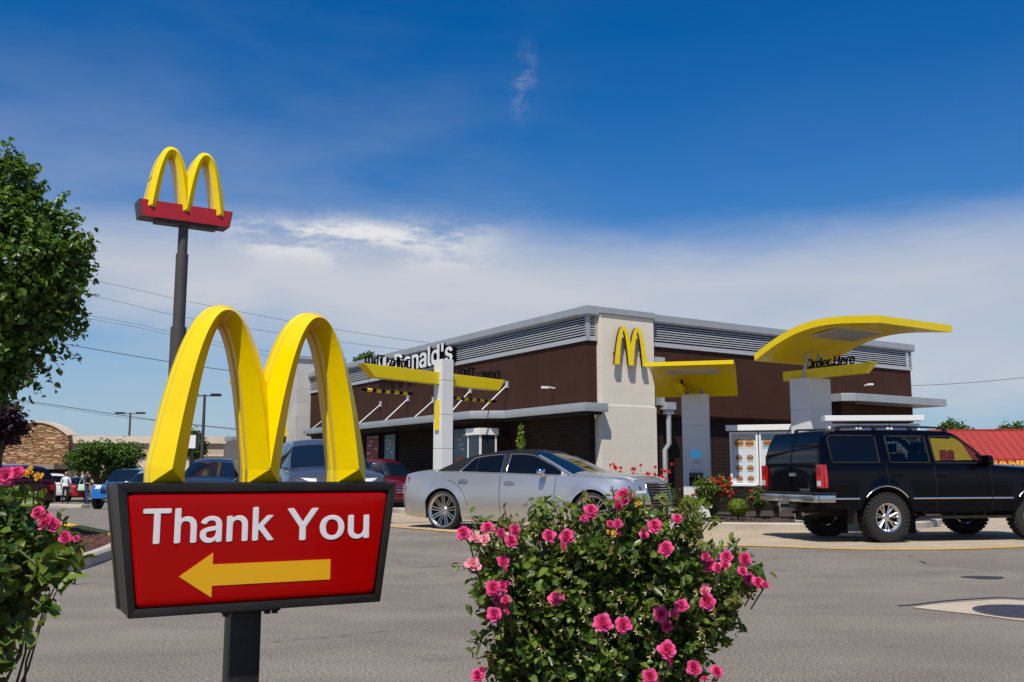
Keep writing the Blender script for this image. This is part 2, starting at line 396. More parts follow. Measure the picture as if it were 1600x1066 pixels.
# ------------------------------------------------------------------ text
GLYPHS = {
'T': (449, [[[32,452],[32,509],[417,509],[417,452],[257,452],[257,0],[193,0],[193,452]]]),
'h': (410, [[[114,227],[114,0],[53,0],[53,509],[114,509],[114,287],[102,287],[116,319],[132,344],[152,362],[175,374],[200,382],[227,384],[252,383],[275,377],[295,369],[313,356],[328,340],[341,321],[350,298],[355,271],[357,240],[357,0],[296,0],[296,235],[293,263],[286,286],[273,304],[256,318],[235,326],[210,329],[192,328],[176,324],[161,317],[147,308],[136,297],[126,283],[119,266],[115,248]]]),
'a': (389, [[[160,-9],[137,-7],[115,-3],[94,5],[76,15],[60,29],[48,45],[38,63],[32,84],[30,108],[32,128],[36,146],[43,161],[53,174],[64,184],[78,193],[125,211],[178,220],[234,227],[265,235],[271,240],[274,246],[276,255],[275,272],[272,285],[267,297],[260,307],[251,315],[240,322],[227,327],[212,330],[196,331],[178,330],[163,327],[149,322],[118,301],[100,274],[41,291],[51,313],[64,331],[79,346],[95,358],[114,368],[133,375],[153,380],[173,383],[194,384],[239,379],[286,360],[300,350],[312,336],[322,320],[330,301],[335,278],[337,251],[337,0],[277,0],[277,52],[272,52],[252,25],[215,1],[199,-4],[181,-7]],[[170,45],[192,47],[211,51],[228,59],[242,68],[254,80],[263,93],[270,108],[274,122],[276,138],[276,190],[259,182],[231,176],[200,171],[175,168],[134,159],[122,153],[112,147],[103,139],[97,130],[93,118],[92,105],[93,93],[96,82],[102,72],[109,64],[119,57],[130,52]]]),
'n': (410, [[[114,227],[114,0],[53,0],[53,379],[112,379],[112,287],[102,287],[116,319],[132,344],[152,362],[175,374],[200,382],[227,384],[252,383],[275,377],[295,369],[313,356],[328,340],[341,321],[350,298],[355,271],[357,240],[357,0],[296,0],[296,235],[293,263],[286,286],[273,304],[256,318],[235,326],[210,329],[192,328],[176,324],[161,317],[147,308],[136,297],[126,283],[119,266],[115,248]]]),
'k': (381, [[[110,137],[110,212],[121,212],[284,379],[360,379],[184,199],[177,199]],[[53,0],[53,509],[114,509],[114,0]],[[294,0],[148,186],[191,229],[372,0]]]),
'Y': (472, [[[203,0],[203,208],[16,509],[91,509],[192,344],[222,292],[250,230],[224,230],[251,293],[280,344],[381,509],[455,509],[268,208],[268,0]]]),
'o': (415, [[[207,-8],[174,-5],[144,3],[117,16],[93,35],[72,58],[56,85],[44,116],[37,150],[34,187],[37,225],[44,260],[56,291],[72,318],[93,341],[117,360],[144,374],[174,382],[207,384],[241,382],[271,374],[299,360],[323,341],[343,318],[359,291],[371,260],[379,225],[381,187],[379,150],[371,116],[359,85],[343,58],[323,35],[299,16],[271,3],[241,-5]],[[207,46],[231,49],[252,55],[270,66],[285,80],[298,97],[307,117],[314,139],[318,163],[319,187],[318,212],[314,236],[307,258],[298,278],[285,296],[270,310],[252,321],[231,328],[207,330],[184,328],[163,321],[145,310],[130,296],[118,278],[108,258],[102,236],[98,212],[96,187],[98,163],[102,139],[108,117],[118,97],[130,80],[145,66],[163,55],[184,49]]]),
'u': (410, [[[182,-5],[158,-3],[135,2],[115,11],[97,23],[82,39],[69,59],[60,82],[54,109],[53,139],[53,379],[114,379],[114,144],[116,117],[124,94],[137,75],[154,61],[175,53],[200,50],[218,51],[234,55],[249,62],[263,71],[274,83],[283,97],[290,113],[295,132],[296,153],[296,379],[357,379],[357,0],[298,0],[298,92],[307,92],[294,60],[277,35],[257,17],[234,5],[209,-3]]]),
'M': (628, [[[60,0],[60,509],[152,509],[277,187],[287,159],[299,123],[311,84],[322,49],[307,49],[318,83],[330,121],[342,158],[352,187],[476,509],[568,509],[568,0],[504,0],[504,291],[504,327],[505,369],[506,413],[507,457],[513,457],[498,409],[482,363],[467,322],[456,291],[342,0],[286,0],[170,291],[159,321],[145,361],[129,408],[112,457],[119,457],[120,416],[121,372],[122,328],[122,291],[122,0]]]),
'c': (396, [[[207,-8],[174,-5],[144,3],[117,16],[93,35],[72,58],[56,85],[44,116],[37,150],[34,187],[37,225],[44,260],[56,291],[72,318],[93,341],[117,360],[144,374],[174,382],[207,384],[260,377],[305,356],[340,322],[362,277],[303,262],[290,289],[270,311],[242,325],[207,330],[184,328],[163,321],[145,310],[130,296],[118,278],[108,258],[102,236],[98,212],[96,187],[98,163],[102,139],[108,117],[118,97],[130,80],[145,66],[163,55],[184,49],[207,46],[243,52],[271,66],[292,89],[304,117],[363,102],[357,86],[350,70],[341,56],[306,21],[261,-1]]]),
'D': (502, [[[219,0],[96,0],[96,57],[215,57],[254,60],[288,68],[318,81],[343,99],[363,122],[379,149],[390,181],[397,216],[399,255],[397,294],[390,329],[379,361],[364,388],[344,410],[320,428],[291,441],[258,449],[221,452],[93,452],[93,509],[225,509],[261,507],[294,501],[325,492],[353,478],[385,455],[412,426],[433,391],[446,361],[455,329],[460,293],[462,255],[460,217],[455,181],[446,149],[433,119],[417,92],[398,68],[376,48],[351,31],[322,17],[291,8],[256,2]],[[125,509],[125,0],[60,0],[60,509]]]),
'l': (189, [[[139,-2],[112,0],[91,8],[74,20],[62,37],[55,59],[53,84],[53,509],[114,509],[114,99],[114,83],[117,71],[120,62],[126,57],[135,53],[146,52],[160,53],[170,54],[181,3],[162,-1]]]),
'd': (424, [[[195,-8],[165,-6],[137,3],[111,16],[89,34],[70,57],[55,84],[43,116],[36,151],[34,189],[36,227],[43,261],[55,293],[70,320],[89,342],[112,361],[137,374],[165,382],[196,384],[218,383],[237,379],[253,373],[287,346],[306,319],[311,319],[311,509],[372,509],[372,0],[313,0],[313,59],[307,59],[287,31],[252,4],[236,-3],[217,-7]],[[205,47],[226,49],[246,55],[263,65],[278,78],[290,95],[299,115],[306,138],[310,162],[312,189],[310,216],[306,241],[300,263],[290,282],[278,299],[263,312],[246,322],[227,328],[205,330],[182,328],[162,322],[145,311],[130,298],[118,281],[108,261],[102,239],[98,215],[96,189],[98,163],[102,139],[109,117],[118,97],[130,80],[145,66],[162,55],[182,49]]]),
"'": (206, [[[78,318],[70,509],[136,509],[128,318]]]),
's': (365, [[[182,-8],[157,-7],[133,-3],[112,3],[93,12],[76,24],[62,38],[50,54],[41,73],[36,94],[94,107],[101,87],[111,72],[124,60],[141,52],[160,47],[181,45],[206,47],[227,53],[244,62],[258,74],[265,88],[268,103],[266,115],[262,126],[254,136],[243,144],[229,150],[212,155],[149,170],[118,180],[92,192],[72,208],[58,227],[50,249],[47,274],[49,295],[55,314],[65,332],[79,347],[95,360],[115,370],[137,378],[161,383],[187,384],[212,383],[234,379],[254,372],[271,363],[286,352],[299,339],[309,324],[318,308],[324,290],[268,277],[262,291],[254,304],[243,316],[228,325],[210,331],[187,333],[166,331],[147,326],[131,317],[119,305],[111,292],[109,277],[110,264],[115,253],[124,243],[136,235],[152,229],[172,223],[229,209],[261,200],[287,187],[306,171],[320,153],[328,131],[331,107],[329,85],[323,65],[312,47],[298,31],[281,18],[260,6],[236,-2],[210,-7]]]),
'r': (259, [[[53,0],[53,379],[112,379],[112,321],[124,339],[137,354],[152,367],[171,377],[191,383],[213,385],[229,384],[243,384],[243,322],[230,324],[207,326],[190,324],[174,321],[159,315],[146,306],[135,296],[126,284],[119,269],[115,254],[114,237],[114,0]]]),
'i': (167, [[[53,0],[53,379],[114,379],[114,0]],[[84,443],[73,444],[63,448],[54,455],[47,463],[43,472],[41,483],[43,494],[47,504],[54,512],[63,518],[73,522],[84,524],[95,522],[105,518],[114,512],[121,504],[125,494],[126,483],[125,472],[121,463],[114,455],[105,448],[95,444]]]),
'v': (389, [[[163,0],[17,379],[84,379],[165,155],[187,87],[206,21],[184,21],[203,87],[224,155],[305,379],[371,379],[226,0]]]),
'e': (404, [[[212,-8],[177,-5],[145,3],[117,16],[92,35],[72,58],[56,85],[44,116],[37,150],[34,187],[36,224],[44,258],[55,290],[71,317],[91,340],[115,359],[142,373],[172,382],[205,384],[226,383],[246,380],[266,374],[285,366],[303,355],[319,341],[334,324],[347,305],[357,282],[365,256],[370,227],[371,194],[371,169],[75,169],[75,221],[338,221],[310,202],[308,226],[304,248],[298,269],[288,286],[277,301],[263,314],[246,323],[227,328],[205,330],[183,328],[164,323],[146,313],[131,301],[119,286],[109,270],[102,251],[97,231],[96,211],[96,178],[98,151],[102,127],[110,106],[121,88],[135,73],[151,61],[169,53],[190,48],[212,46],[254,53],[285,73],[306,105],[365,91],[358,72],[348,55],[335,39],[320,26],[302,14],[283,4],[261,-3],[237,-7]]]),
'-': (453, [[[337,244],[337,188],[114,188],[114,244]]]),
'O': (533, [[[267,-7],[235,-5],[205,1],[177,11],[150,25],[126,42],[105,63],[86,88],[70,115],[57,146],[48,179],[42,215],[40,254],[42,293],[48,329],[57,362],[70,393],[86,421],[105,445],[126,466],[150,484],[177,498],[205,508],[235,514],[267,516],[299,514],[329,508],[357,498],[384,484],[408,466],[429,445],[448,421],[464,393],[477,362],[486,329],[491,293],[493,254],[491,215],[486,179],[477,146],[464,115],[448,88],[429,63],[408,42],[384,25],[357,11],[329,1],[299,-5]],[[267,53],[296,55],[324,63],[349,76],[372,94],[392,116],[408,144],[420,176],[428,213],[430,254],[428,295],[420,332],[408,365],[392,392],[372,415],[349,433],[324,446],[296,453],[267,456],[237,453],[210,445],[184,433],[161,415],[142,392],[125,364],[113,332],[106,295],[103,254],[106,213],[113,176],[125,144],[142,117],[161,94],[184,76],[210,63],[237,55]]]),
'H': (517, [[[60,0],[60,509],[125,509],[125,289],[392,289],[392,509],[457,509],[457,0],[392,0],[392,232],[125,232],[125,0]]]),
'.': (188, [[[95,-4],[83,-3],[73,1],[63,9],[55,18],[51,29],[50,41],[51,53],[55,64],[63,73],[73,81],[83,85],[95,87],[107,85],[118,81],[128,73],[135,64],[140,53],[141,41],[140,29],[135,18],[128,9],[118,1],[107,-3]]]),
'L': (393, [[[60,0],[60,509],[125,509],[125,57],[361,57],[361,0]]]),
'A': (480, [[[16,0],[201,509],[276,509],[463,0],[395,0],[287,302],[264,372],[232,478],[245,478],[213,371],[191,302],[85,0]],[[110,142],[110,199],[370,199],[370,142]]]),
'F': (410, [[[60,0],[60,509],[369,509],[369,452],[125,452],[125,278],[346,278],[346,221],[125,221],[125,0]]]),
'U': (517, [[[259,-8],[220,-6],[186,2],[154,15],[126,33],[103,55],[85,80],[71,108],[63,140],[60,173],[60,509],[124,509],[124,178],[126,155],[132,133],[141,113],[153,95],[169,80],[187,68],[208,59],[232,53],[259,52],[285,53],[309,59],[331,68],[349,80],[364,95],[377,113],[385,133],[391,155],[393,178],[393,509],[457,509],[457,173],[454,140],[446,108],[433,80],[414,55],[391,33],[363,15],[332,2],[297,-6]]]),
'R': (449, [[[60,0],[60,509],[236,509],[273,506],[305,500],[333,489],[356,473],[376,455],[390,433],[401,408],[407,381],[409,352],[407,323],[401,296],[390,271],[376,250],[356,232],[333,217],[305,206],[273,200],[236,198],[96,198],[96,255],[234,255],[258,256],[280,260],[298,267],[313,276],[325,287],[334,300],[340,316],[344,333],[345,352],[344,371],[340,389],[334,405],[325,419],[313,430],[298,440],[279,446],[258,451],[233,452],[125,452],[125,0]],[[353,0],[230,229],[303,229],[428,0]]]),
'E': (419, [[[60,0],[60,509],[372,509],[372,452],[125,452],[125,286],[355,286],[355,229],[125,229],[125,57],[375,57],[375,0]]]),
'S': (447, [[[224,-9],[188,-7],[156,-1],[128,9],[102,23],[81,40],[64,60],[51,83],[42,109],[38,137],[104,137],[108,118],[114,102],[123,88],[136,76],[150,66],[166,59],[185,53],[204,50],[224,49],[246,50],[267,54],[286,60],[303,69],[317,79],[329,92],[338,106],[344,122],[346,139],[344,154],[340,168],[332,179],[322,189],[310,197],[296,205],[245,222],[184,239],[145,253],[112,269],[86,289],[67,313],[56,341],[52,372],[54,400],[62,425],[75,448],[92,468],[113,484],[138,498],[165,508],[195,514],[227,516],[259,514],[289,508],[316,498],[340,484],[360,468],[377,449],[390,427],[398,403],[401,378],[337,378],[332,402],[320,421],[302,437],[280,449],[254,456],[225,459],[204,457],[185,454],[167,448],[152,440],[139,430],[129,418],[121,405],[117,391],[115,376],[117,359],[122,345],[131,334],[142,324],[155,315],[169,308],[212,293],[264,279],[312,264],[359,238],[372,226],[384,213],[395,198],[402,180],[407,161],[408,139],[406,112],[399,87],[386,64],[370,43],[349,25],[323,11],[294,0],[261,-7]]]),
'N': (523, [[[60,0],[60,509],[136,509],[343,183],[363,151],[388,107],[414,55],[405,54],[401,108],[399,157],[399,195],[399,509],[463,509],[463,0],[387,0],[202,290],[177,331],[148,381],[108,452],[119,454],[122,384],[124,328],[125,291],[125,0]]]),
' ': (188, []),
}
def text_mesh(s, w, h, d, bold=0, spacing=1, shear=0, res=3):
    # letter outlines (thousandths of an em) filled and extruded
    def area(p): return sum(p[i-1][0]*p[i][1]-p[i][0]*p[i-1][1] for i in range(len(p)))/2
    V_, F_s, x = [], [], 0
    for ch in s:
        adv, sps = GLYPHS[ch]
        if sps:
            sg = 1 if area(max(sps, key=lambda p: abs(area(p)))) > 0 else -1
            outs = [p for p in sps if area(p)*sg > 0]; holes = [p for p in sps if area(p)*sg < 0]
            for n_, ot in enumerate(outs):
                x0, x1 = min(p[0] for p in ot), max(p[0] for p in ot); y0, y1 = min(p[1] for p in ot), max(p[1] for p in ot)
                hs = [h_ for h_ in holes if all(x0 <= p[0] <= x1 and y0 <= p[1] <= y1 for p in h_)]
                cu = bpy.data.curves.new('text', 'CURVE'); cu.dimensions = '2D'; cu.fill_mode = 'BOTH'; cu.extrude = .05*(1+.12*n_); cu.offset = bold*.9
                for sp in [ot]+hs:
                    q = cu.splines.new('POLY'); q.points.add(len(sp)-1); q.use_cyclic_u = True
                    for k, (a, b) in enumerate(sp): q.points[k].co = ((x+a+shear*b)/1000, b/1000, 0, 1)
                o = bpy.data.objects.new('text', cu); COL.objects.link(o); bpy.context.view_layer.update()
                me = bpy.data.meshes.new_from_object(o.evaluated_get(bpy.context.evaluated_depsgraph_get()))
                bpy.data.objects.remove(o); bpy.data.curves.remove(cu)
                b0 = len(V_); V_ += [v.co[:] for v in me.vertices]; F_s += [tuple(b0+i for i in p.vertices) for p in me.polygons]
                bpy.data.meshes.remove(me)
        x += adv*spacing
    vs = np.array(V_); fs = F_s
    mn, mx = vs.min(0), vs.max(0)
    vs = (vs-mn)/(mx-mn)*np.array([w, h, d])
    return vs.tolist(), fs
def add_text(mb, s, x, z, w, h, y, d, flip=False, mi=None, fat=0, **k):
    # writing in the xz-plane, front at y (towards -y), lower left corner at x,z
    vs, fs = text_mesh(s, w, h, d, **k)
    if flip: out = [(x+w-a, y+c, z+b) for a, b, c in vs]
    else: out = [(x+a, y+d-c, z+b) for a, b, c in vs]
    for q, e in ((0, 0), (-fat, .0002), (fat, -.0002), (-fat/2, .0003), (fat/2, -.0003)):
        mb.add([(a+q, b_-e, c+(q if q and abs(q) < fat else 0)) for a, b_, c in out], fs, mi)
        if not fat: break

# ------------------------------------------------------------------ arches
def arch_rings(xc, hw, z0, H, wl, wt, p=2.2, n=52):
    rings = []
    for i in range(n+1):
        a = i/n*PI; t = -math.cos(a)
        x = xc+hw*t; z = z0+(H)*(1-abs(t)**p)
        e = 1e-3; t2 = t+e if t < .99 else t; t1 = t-e if t > -.99 else t
        tx = hw*(t2-t1); tz = -H*(abs(t2)**p-abs(t1)**p)
        l = math.hypot(tx, tz); tx /= l; tz /= l
        if i in (0, n): tx, tz = 0, (1 if i == 0 else -1)
        w = wt+(wl-wt)*abs(t)**1.5
        rings.append((x, z, -tz, tx, w))
    return rings
def arch_sweep(mb, rings, prof, foot=None, mi=None, mis=None):
    # prof(w, i) -> list of (n, d)
    vs = []; k = None
    for i, (x, z, nx, nz, w) in enumerate(rings):
        pr = prof(w, i); k = len(pr)
        for n, d in pr: vs.append((x+nx*n, d, z+nz*n))
    fs = []; L = len(rings); ms = []
    for i in range(L-1):
        for j in range(k):
            A0, A1, B1, B0 = i*k+j, (i+1)*k+j, (i+1)*k+(j+1) % k, i*k+(j+1) % k
            if foot and i in (0, L-2) and (j in foot or (j+1) % k in foot):
                if i == L-2: A0, A1, B1, B0 = A1, A0, B0, B1
                if (j+1) % k in foot: tri = [(A0, A1, B1), (A0, B1, B0)]
                else: tri = [(A0, A1, B0), (A1, B1, B0)]
                fs += [t[::-1] if i == L-2 else t for t in tri]; ms += [0, 0]; continue
            fs.append((A0, A1, B1, B0)); ms.append(mis[j] if mis else 0)
    fs += [tuple(range(k))[::-1], tuple((L-1)*k+j for j in range(k))]; ms += [ms[0], ms[0]]
    b = len(mb.m); mb.add(vs, fs)
    if mis: mb.m[b:] = ms
def ridge_prof(bx, rd, lip, L, footdepth=True):
    def f(w, i):
        r = rd
        if i == 0 or i == L: r = bx+.004
        q = bx*.30
        return [(w, bx), (0, r), (-w, bx), (-w, q), (-w-lip, q*.7), (-w-lip, -q*.7), (-w, -q), (-w, -bx), (0, -r), (w, -bx), (w, -q), (w+lip, -q*.7), (w+lip, q*.7), (w, q)]
    return f
def ridge_arches(cx, hw, z0, H, wl, wt, bx, rd, lip, footh, p=2.2):
    mb = MB()
    for sx in (-1, 1):
        rg = arch_rings(cx+sx*hw, hw, z0, H, wl, wt, p)
        a = rg[0]; b = rg[-1]
        # straight foot: ring at the base and ring where the chamfer ends
        x0, zz0, _, _, w0 = rg[0]
        first = (x0, z0-footh, -1, 0, w0); last = (rg[-1][0], z0-footh, 1, 0, rg[-1][4])
        r0 = (x0, z0, -1, 0, w0); rl = (rg[-1][0], z0, 1, 0, rg[-1][4])
        rings = [first, r0]+rg[1:-1]+[rl, last]
        arch_sweep(mb, rings, ridge_prof(bx-(.0008 if sx > 0 else 0), rd-(.0008 if sx > 0 else 0), lip, len(rings)-1), foot=(1, 8))
    return mb

# ------------------------------------------------------------------ ground
def sheet(name, near, far, m, up, n=60, k=8, parent=None):
    # a draped sheet between two polylines given as ground points (x, y)
    def res(poly, n):
        d = [0]
        for a, b in zip(poly, poly[1:]): d.append(d[-1]+math.dist(a[:2], b[:2]))
        out = []
        for i in range(n+1):
            t = d[-1]*i/n; j = 0
            while j < len(d)-2 and d[j+1] < t: j += 1
            s = (t-d[j])/max(1e-6, d[j+1]-d[j]); a, b = poly[j], poly[j+1]
            out.append((a[0]+(b[0]-a[0])*s, a[1]+(b[1]-a[1])*s))
        return out
    A, B = res(near, n), res(far, n); mb = MB(); vs = []; fs = []
    for i in range(n+1):
        for j in range(k+1):
            t = j/k; x = A[i][0]+(B[i][0]-A[i][0])*t; y = A[i][1]+(B[i][1]-A[i][1])*t
            vs.append((x, y, gz(x, y)+up))
    for i in range(n):
        for j in range(k): fs.append((i*(k+1)+j, (i+1)*(k+1)+j, (i+1)*(k+1)+j+1, i*(k+1)+j+1))
    mb.add(vs, fs)
    o = mb.build(name, m, parent, recalc=False, smooth=3.2)
    o.data.polygons.foreach_set('use_smooth', [True]*len(o.data.polygons))
    if o.data.polygons[0].normal.z < 0: o.data.flip_normals()
    return o
def spline(pts, n=8):
    out = []; P = [Vector(p) for p in pts]
    for i in range(len(P)-1):
        p0, p1, p2, p3 = P[max(i-1, 0)], P[i], P[i+1], P[min(i+2, len(P)-1)]
        for j in range(n):
            t = j/n
            out.append(.5*((2*p1)+(p2-p0)*t+(2*p0-5*p1+4*p2-p3)*t*t+(3*p1-p0-3*p2+p3)*t**3))
    out.append(P[-1]); return out
xs = list(np.concatenate([np.linspace(-900, -60, 10), np.linspace(-50, 50, 81), np.linspace(60, 900, 10)]))
ys = list(np.concatenate([np.linspace(-60, -4, 5), np.linspace(-2, 76, 79), np.linspace(84, 1500, 12)]))
mb = MB(); ny = len(ys)
mb.add([(x, y, gz(x, y)) for x in xs for y in ys], [(i*ny+j, (i+1)*ny+j, (i+1)*ny+j+1, i*ny+j+1) for i in range(len(xs)-1) for j in range(ny-1)])
o = mb.build('ground', M['asphalt'], recalc=False); o.data.polygons.foreach_set('use_smooth', [True]*len(o.data.polygons)); tag(o, kind='structure')
if o.data.polygons[0].normal.z < 0: o.data.flip_normals()

linepx = [(520, 824), (605, 824), (640, 826), (711, 832), (800, 839), (940, 847), (1086, 853), (1180, 853.8), (1311, 858.5), (1416, 859.5), (1521, 858), (1600, 854.5), (1700, 847), (1800, 838)]
line = [tuple(gp(*p)[:2]) for p in linepx]
line = [tuple(p) for p in spline([(a, b, 0) for a, b in line], 6)]
kerbpx = [(1000, 826), (1180, 828.5), (1300, 829), (1400, 828), (1452, 824), (1475, 815), (1478, 806)]
kerb = [gp(*p) for p in kerbpx]
tag(sheet('road', line, [tuple(gp(x, y)[:2]) for x, y in [(520, 797), (640, 799), (800, 803), (1000, 808), (1200, 812), (1400, 808), (1600, 800), (1800, 795)]], M['lane_concrete'], .004), kind='structure')
wid = .16
nearl = [(x+(0), y-wid/2) for x, y, *_ in line]; farl = [(x, y+wid/2) for x, y, *_ in line]
tag(sheet('road_marking', nearl, farl, M['yellow_line'], .009, n=90, k=1), kind='structure')

def kerb_run(name, pts, m, w=.16, h=.15, label=None, cat='kerb', closed=False, mm=None):
    mb = MB(); prof = [(-w/2, -.1), (-w/2, h-.03), (-w/2+.03, h), (w/2-.02, h), (w/2, h-.02), (w/2, -.1)]
    vs = []; fs = []; n = len(pts); k = len(prof)
    for i, p in enumerate(pts):
        a = pts[(i-1) % n] if closed else pts[max(i-1, 0)]; b = pts[(i+1) % n] if closed else pts[min(i+1, n-1)]
        t = Vector((b[0]-a[0], b[1]-a[1])).normalized(); nn = Vector((-t.y, t.x))
        for q, z in prof: vs.append((p[0]+nn.x*q, p[1]+nn.y*q, gz(p[0], p[1])+z))
    for i in range(n if closed else n-1):
        i2 = (i+1) % n
        for j in range(k): fs.append((i*k+j, i*k+(j+1) % k, i2*k+(j+1) % k, i2*k+j))
    if not closed: fs += [tuple(range(k)), tuple((n-1)*k+j for j in range(k))[::-1]]
    mb.add(vs, fs)
    return mb.build(name, m, smooth=R(40))
# planter round the order lanes
bk = [(p.x, p.y) for p in spline(kerb, 6)]
left_start = [(0.6, 20.3), (-.2, 20.9), (-.5, 21.7), (-.6, 22.6)]
bed_front = left_start[::-1][:]
front = [(-.9, 23.2), (-.75, 21.9), (-.1, 21.0), (.9, 20.5)]+bk
kr = [Vector((x, y, 0)) for x, y in front]
tag(kerb_run('kerb', kr, M['kerb_concrete']), kind='structure')
bedback = [(-.9, 23.3), (.9, 24.2), (3.4, 24.9), (8, 28), (12, 30.5), (14.2, 31.8)]
def raised(name, near, far, m, up, bumpy=.03, n=70, k=14):
    o = sheet(name, near, far, m, up, n=n, k=k)
    for v in o.data.vertices:
        v.co.z += bumpy*mnoise.noise(Vector((v.co.x*1.7, v.co.y*1.7, 3)))+bumpy*.5*mnoise.noise(Vector((v.co.x*9, v.co.y*9, 1)))
    return tag(o, kind='structure')
raised('planting_bed', [(x, y+.08) for x, y in front], bedback, M['mulch_dark'], .12)
# low retaining kerb behind the front one
tag(kerb_run('kerb_stone', [Vector((x, y, 0)) for x, y in [(6.2, 20.9), (7.6, 20.9), (9, 21.1)]], M['kerb_concrete'], h=.22), kind='structure')

# mulch island on the left, near
isl = [gp(-260, 880), gp(-60, 918), gp(60, 903), gp(110, 892), gp(150, 879), gp(178, 866), gp(186, 855), gp(176, 847), gp(150, 841), gp(112, 832), gp(60, 824), gp(-60, 815), gp(-260, 806)]
isls = spline(isl, 8)
half = len(isls)//2
kI = kerb_run('kerb', isls, M['kerb_concrete'], w=.17, h=.15); tag(kI, kind='structure')
kI.data.materials.append(M['yellow_kerb'])
for p in kI.data.polygons:
    c = p.center
    if c.y > 13.5: p.material_index = 1
nr = [(p.x, p.y+.05) for p in isls[:half+8]]; fr = [(p.x, p.y-.05) for p in isls[half+7:][::-1]]
raised('mulch_bed', nr, fr, M['mulch_red'], .11, .04, n=90, k=24)
def chips(name, region, n, m, s, z):
    rr = random.Random(3); mb = MB(); cnt = 0
    while cnt < n:
        p = region(rr)
        if p is None: continue
        x, y = p; a = rr.uniform(0, PI); l = s*rr.uniform(.6, 1.8); w = s*rr.uniform(.2, .5)
        c, d = math.cos(a), math.sin(a); zz = gz(x, y)+z+rr.uniform(0, .012); ti = rr.uniform(-.5, .5)*l
        mb.add([(x-c*l-d*w, y-d*l+c*w, zz-ti), (x-c*l+d*w, y-d*l-c*w, zz-ti), (x+c*l+d*w, y+d*l-c*w, zz+ti), (x+c*l-d*w, y+d*l+c*w, zz+ti),
                (x, y, zz+s*.5)], [(0, 1, 4), (1, 2, 4), (2, 3, 4), (3, 0, 4)]); cnt += 1
    return tag(mb.build(name, m, recalc=False), kind='stuff', label=None)
def in_poly(x, y, P):
    c = False; n = len(P)
    for i in range(n):
        a, b = P[i], P[i-1]
        if (a[1] > y) != (b[1] > y) and x < (b[0]-a[0])*(y-a[1])/(b[1]-a[1])+a[0]: c = not c
    return c
IP = [(p.x, p.y) for p in isls]
def reg(rr):
    x, y = rr.uniform(-12, -4), rr.uniform(9, 17)
    return (x, y) if in_poly(x, y, IP) and in_poly(x+.25, y-.1, IP) and in_poly(x, y-.2, IP) else None
tag(chips('wood_chips', reg, 5000, M['chip'], .022, .125), 'reddish bark chips covering the kerbed island at left', 'bark mulch')
BP = front+bedback[::-1]
def reg2(rr):
    x, y = rr.uniform(0, 10), rr.uniform(19.5, 23)
    return (x, y) if in_poly(x, y-.2, BP) else None
tag(chips('bark_chips', reg2, 3500, M['chip_dark'], .03, .13), 'dark bark chips covering the planting bed by the menu boards', 'bark mulch')

# bed in which the two foreground rose bushes and the sign stand
fb = [(-4.5, .9), (-2, .75), (1, .75), (3.2, 1.0), (4.2, 1.9), (3.9, 3.1), (2.6, 3.75), (0, 4.0), (-2.5, 4.0), (-4.8, 3.7), (-5.6, 2.6), (-5.3, 1.4)]
fbs = spline([Vector((x, y, 0)) for x, y in fb+[fb[0]]], 5)[:-1]
tag(kerb_run('kerb', fbs, M['kerb_concrete'], closed=True), kind='structure')
lo_, hi_ = fbs[:25]+[], fbs[25:][::-1]
raised('planting_bed', [(p.x, p.y+.05) for p in fbs[0:21]], [(p.x, p.y-.05) for p in fbs[29:55][::-1]], M['mulch_red'], .10, .03, n=60, k=16)
# far kerbs of the left-hand lot
def far_kerb(a, b):
    pts = [gp(*a), gp(*b)]; pts = [pts[0].lerp(pts[1], i/8) for i in range(9)]
    return tag(kerb_run('kerb', pts, M['kerb_concrete'], w=.5, h=.15), kind='structure')
far_kerb((-40, 790), (134, 794)); far_kerb((575, 797), (646, 803))

# storm drain
dc = gp(1612, 958); apr = [(1425, 950), (1475, 944), (1530, 940), (1570, 938), (1620, 942), (1700, 950), (1740, 962), (1700, 975), (1640, 974), (1580, 969), (1530, 962), (1475, 956)]
P = [gp(*p) for p in apr]; P = spline(P+[P[0]], 4)[:-1]
mb = MB(); c = sum(P, Vector())/len(P)
mb.add([(c.x, c.y, c.z+.008)]+[(p.x, p.y, p.z+.006) for p in P], [(0, i+1, (i+1) % len(P)+1) for i in range(len(P))])
dr = empty('storm_drain', (dc.x, dc.y, 0), 0, 'round dark storm drain grate set in pale concrete in the asphalt', 'drain')
mb.M = Matrix.Identity(4)
mb.v = [(x-dc.x, y-dc.y, z) for x, y, z in mb.v]
mb.build('apron', M['apron_concrete'], dr, recalc=False)
for p in dr.children[0].data.polygons:
    if p.normal.z < 0: dr.children[0].data.flip_normals(); break
rr0 = .44
mb = MB(); mb.lathe([(rr0, .009), (rr0, .012), (rr0-.035, .012), (rr0-.035, .009)], 48)
for i in range(-5, 6):
    x = i*.074; l = math.sqrt(max(0, (rr0-.03)**2-x*x)); mb.box(x-.019, x+.019, -l, l, .0092, .0104)
mb.box(-.4, .4, -.02, .02, .0093, .0106)
mb.M = Matrix.Rotation(1.1, 4, 'Z')
mb.build('grate', M['iron'], dr, rot=(0, 0, 1.15), smooth=R(30))
mb = MB(); mb.lathe([(rr0-.002, .0085), (0.001, .0085)], 40); mb.build('pit', M['under'], dr)
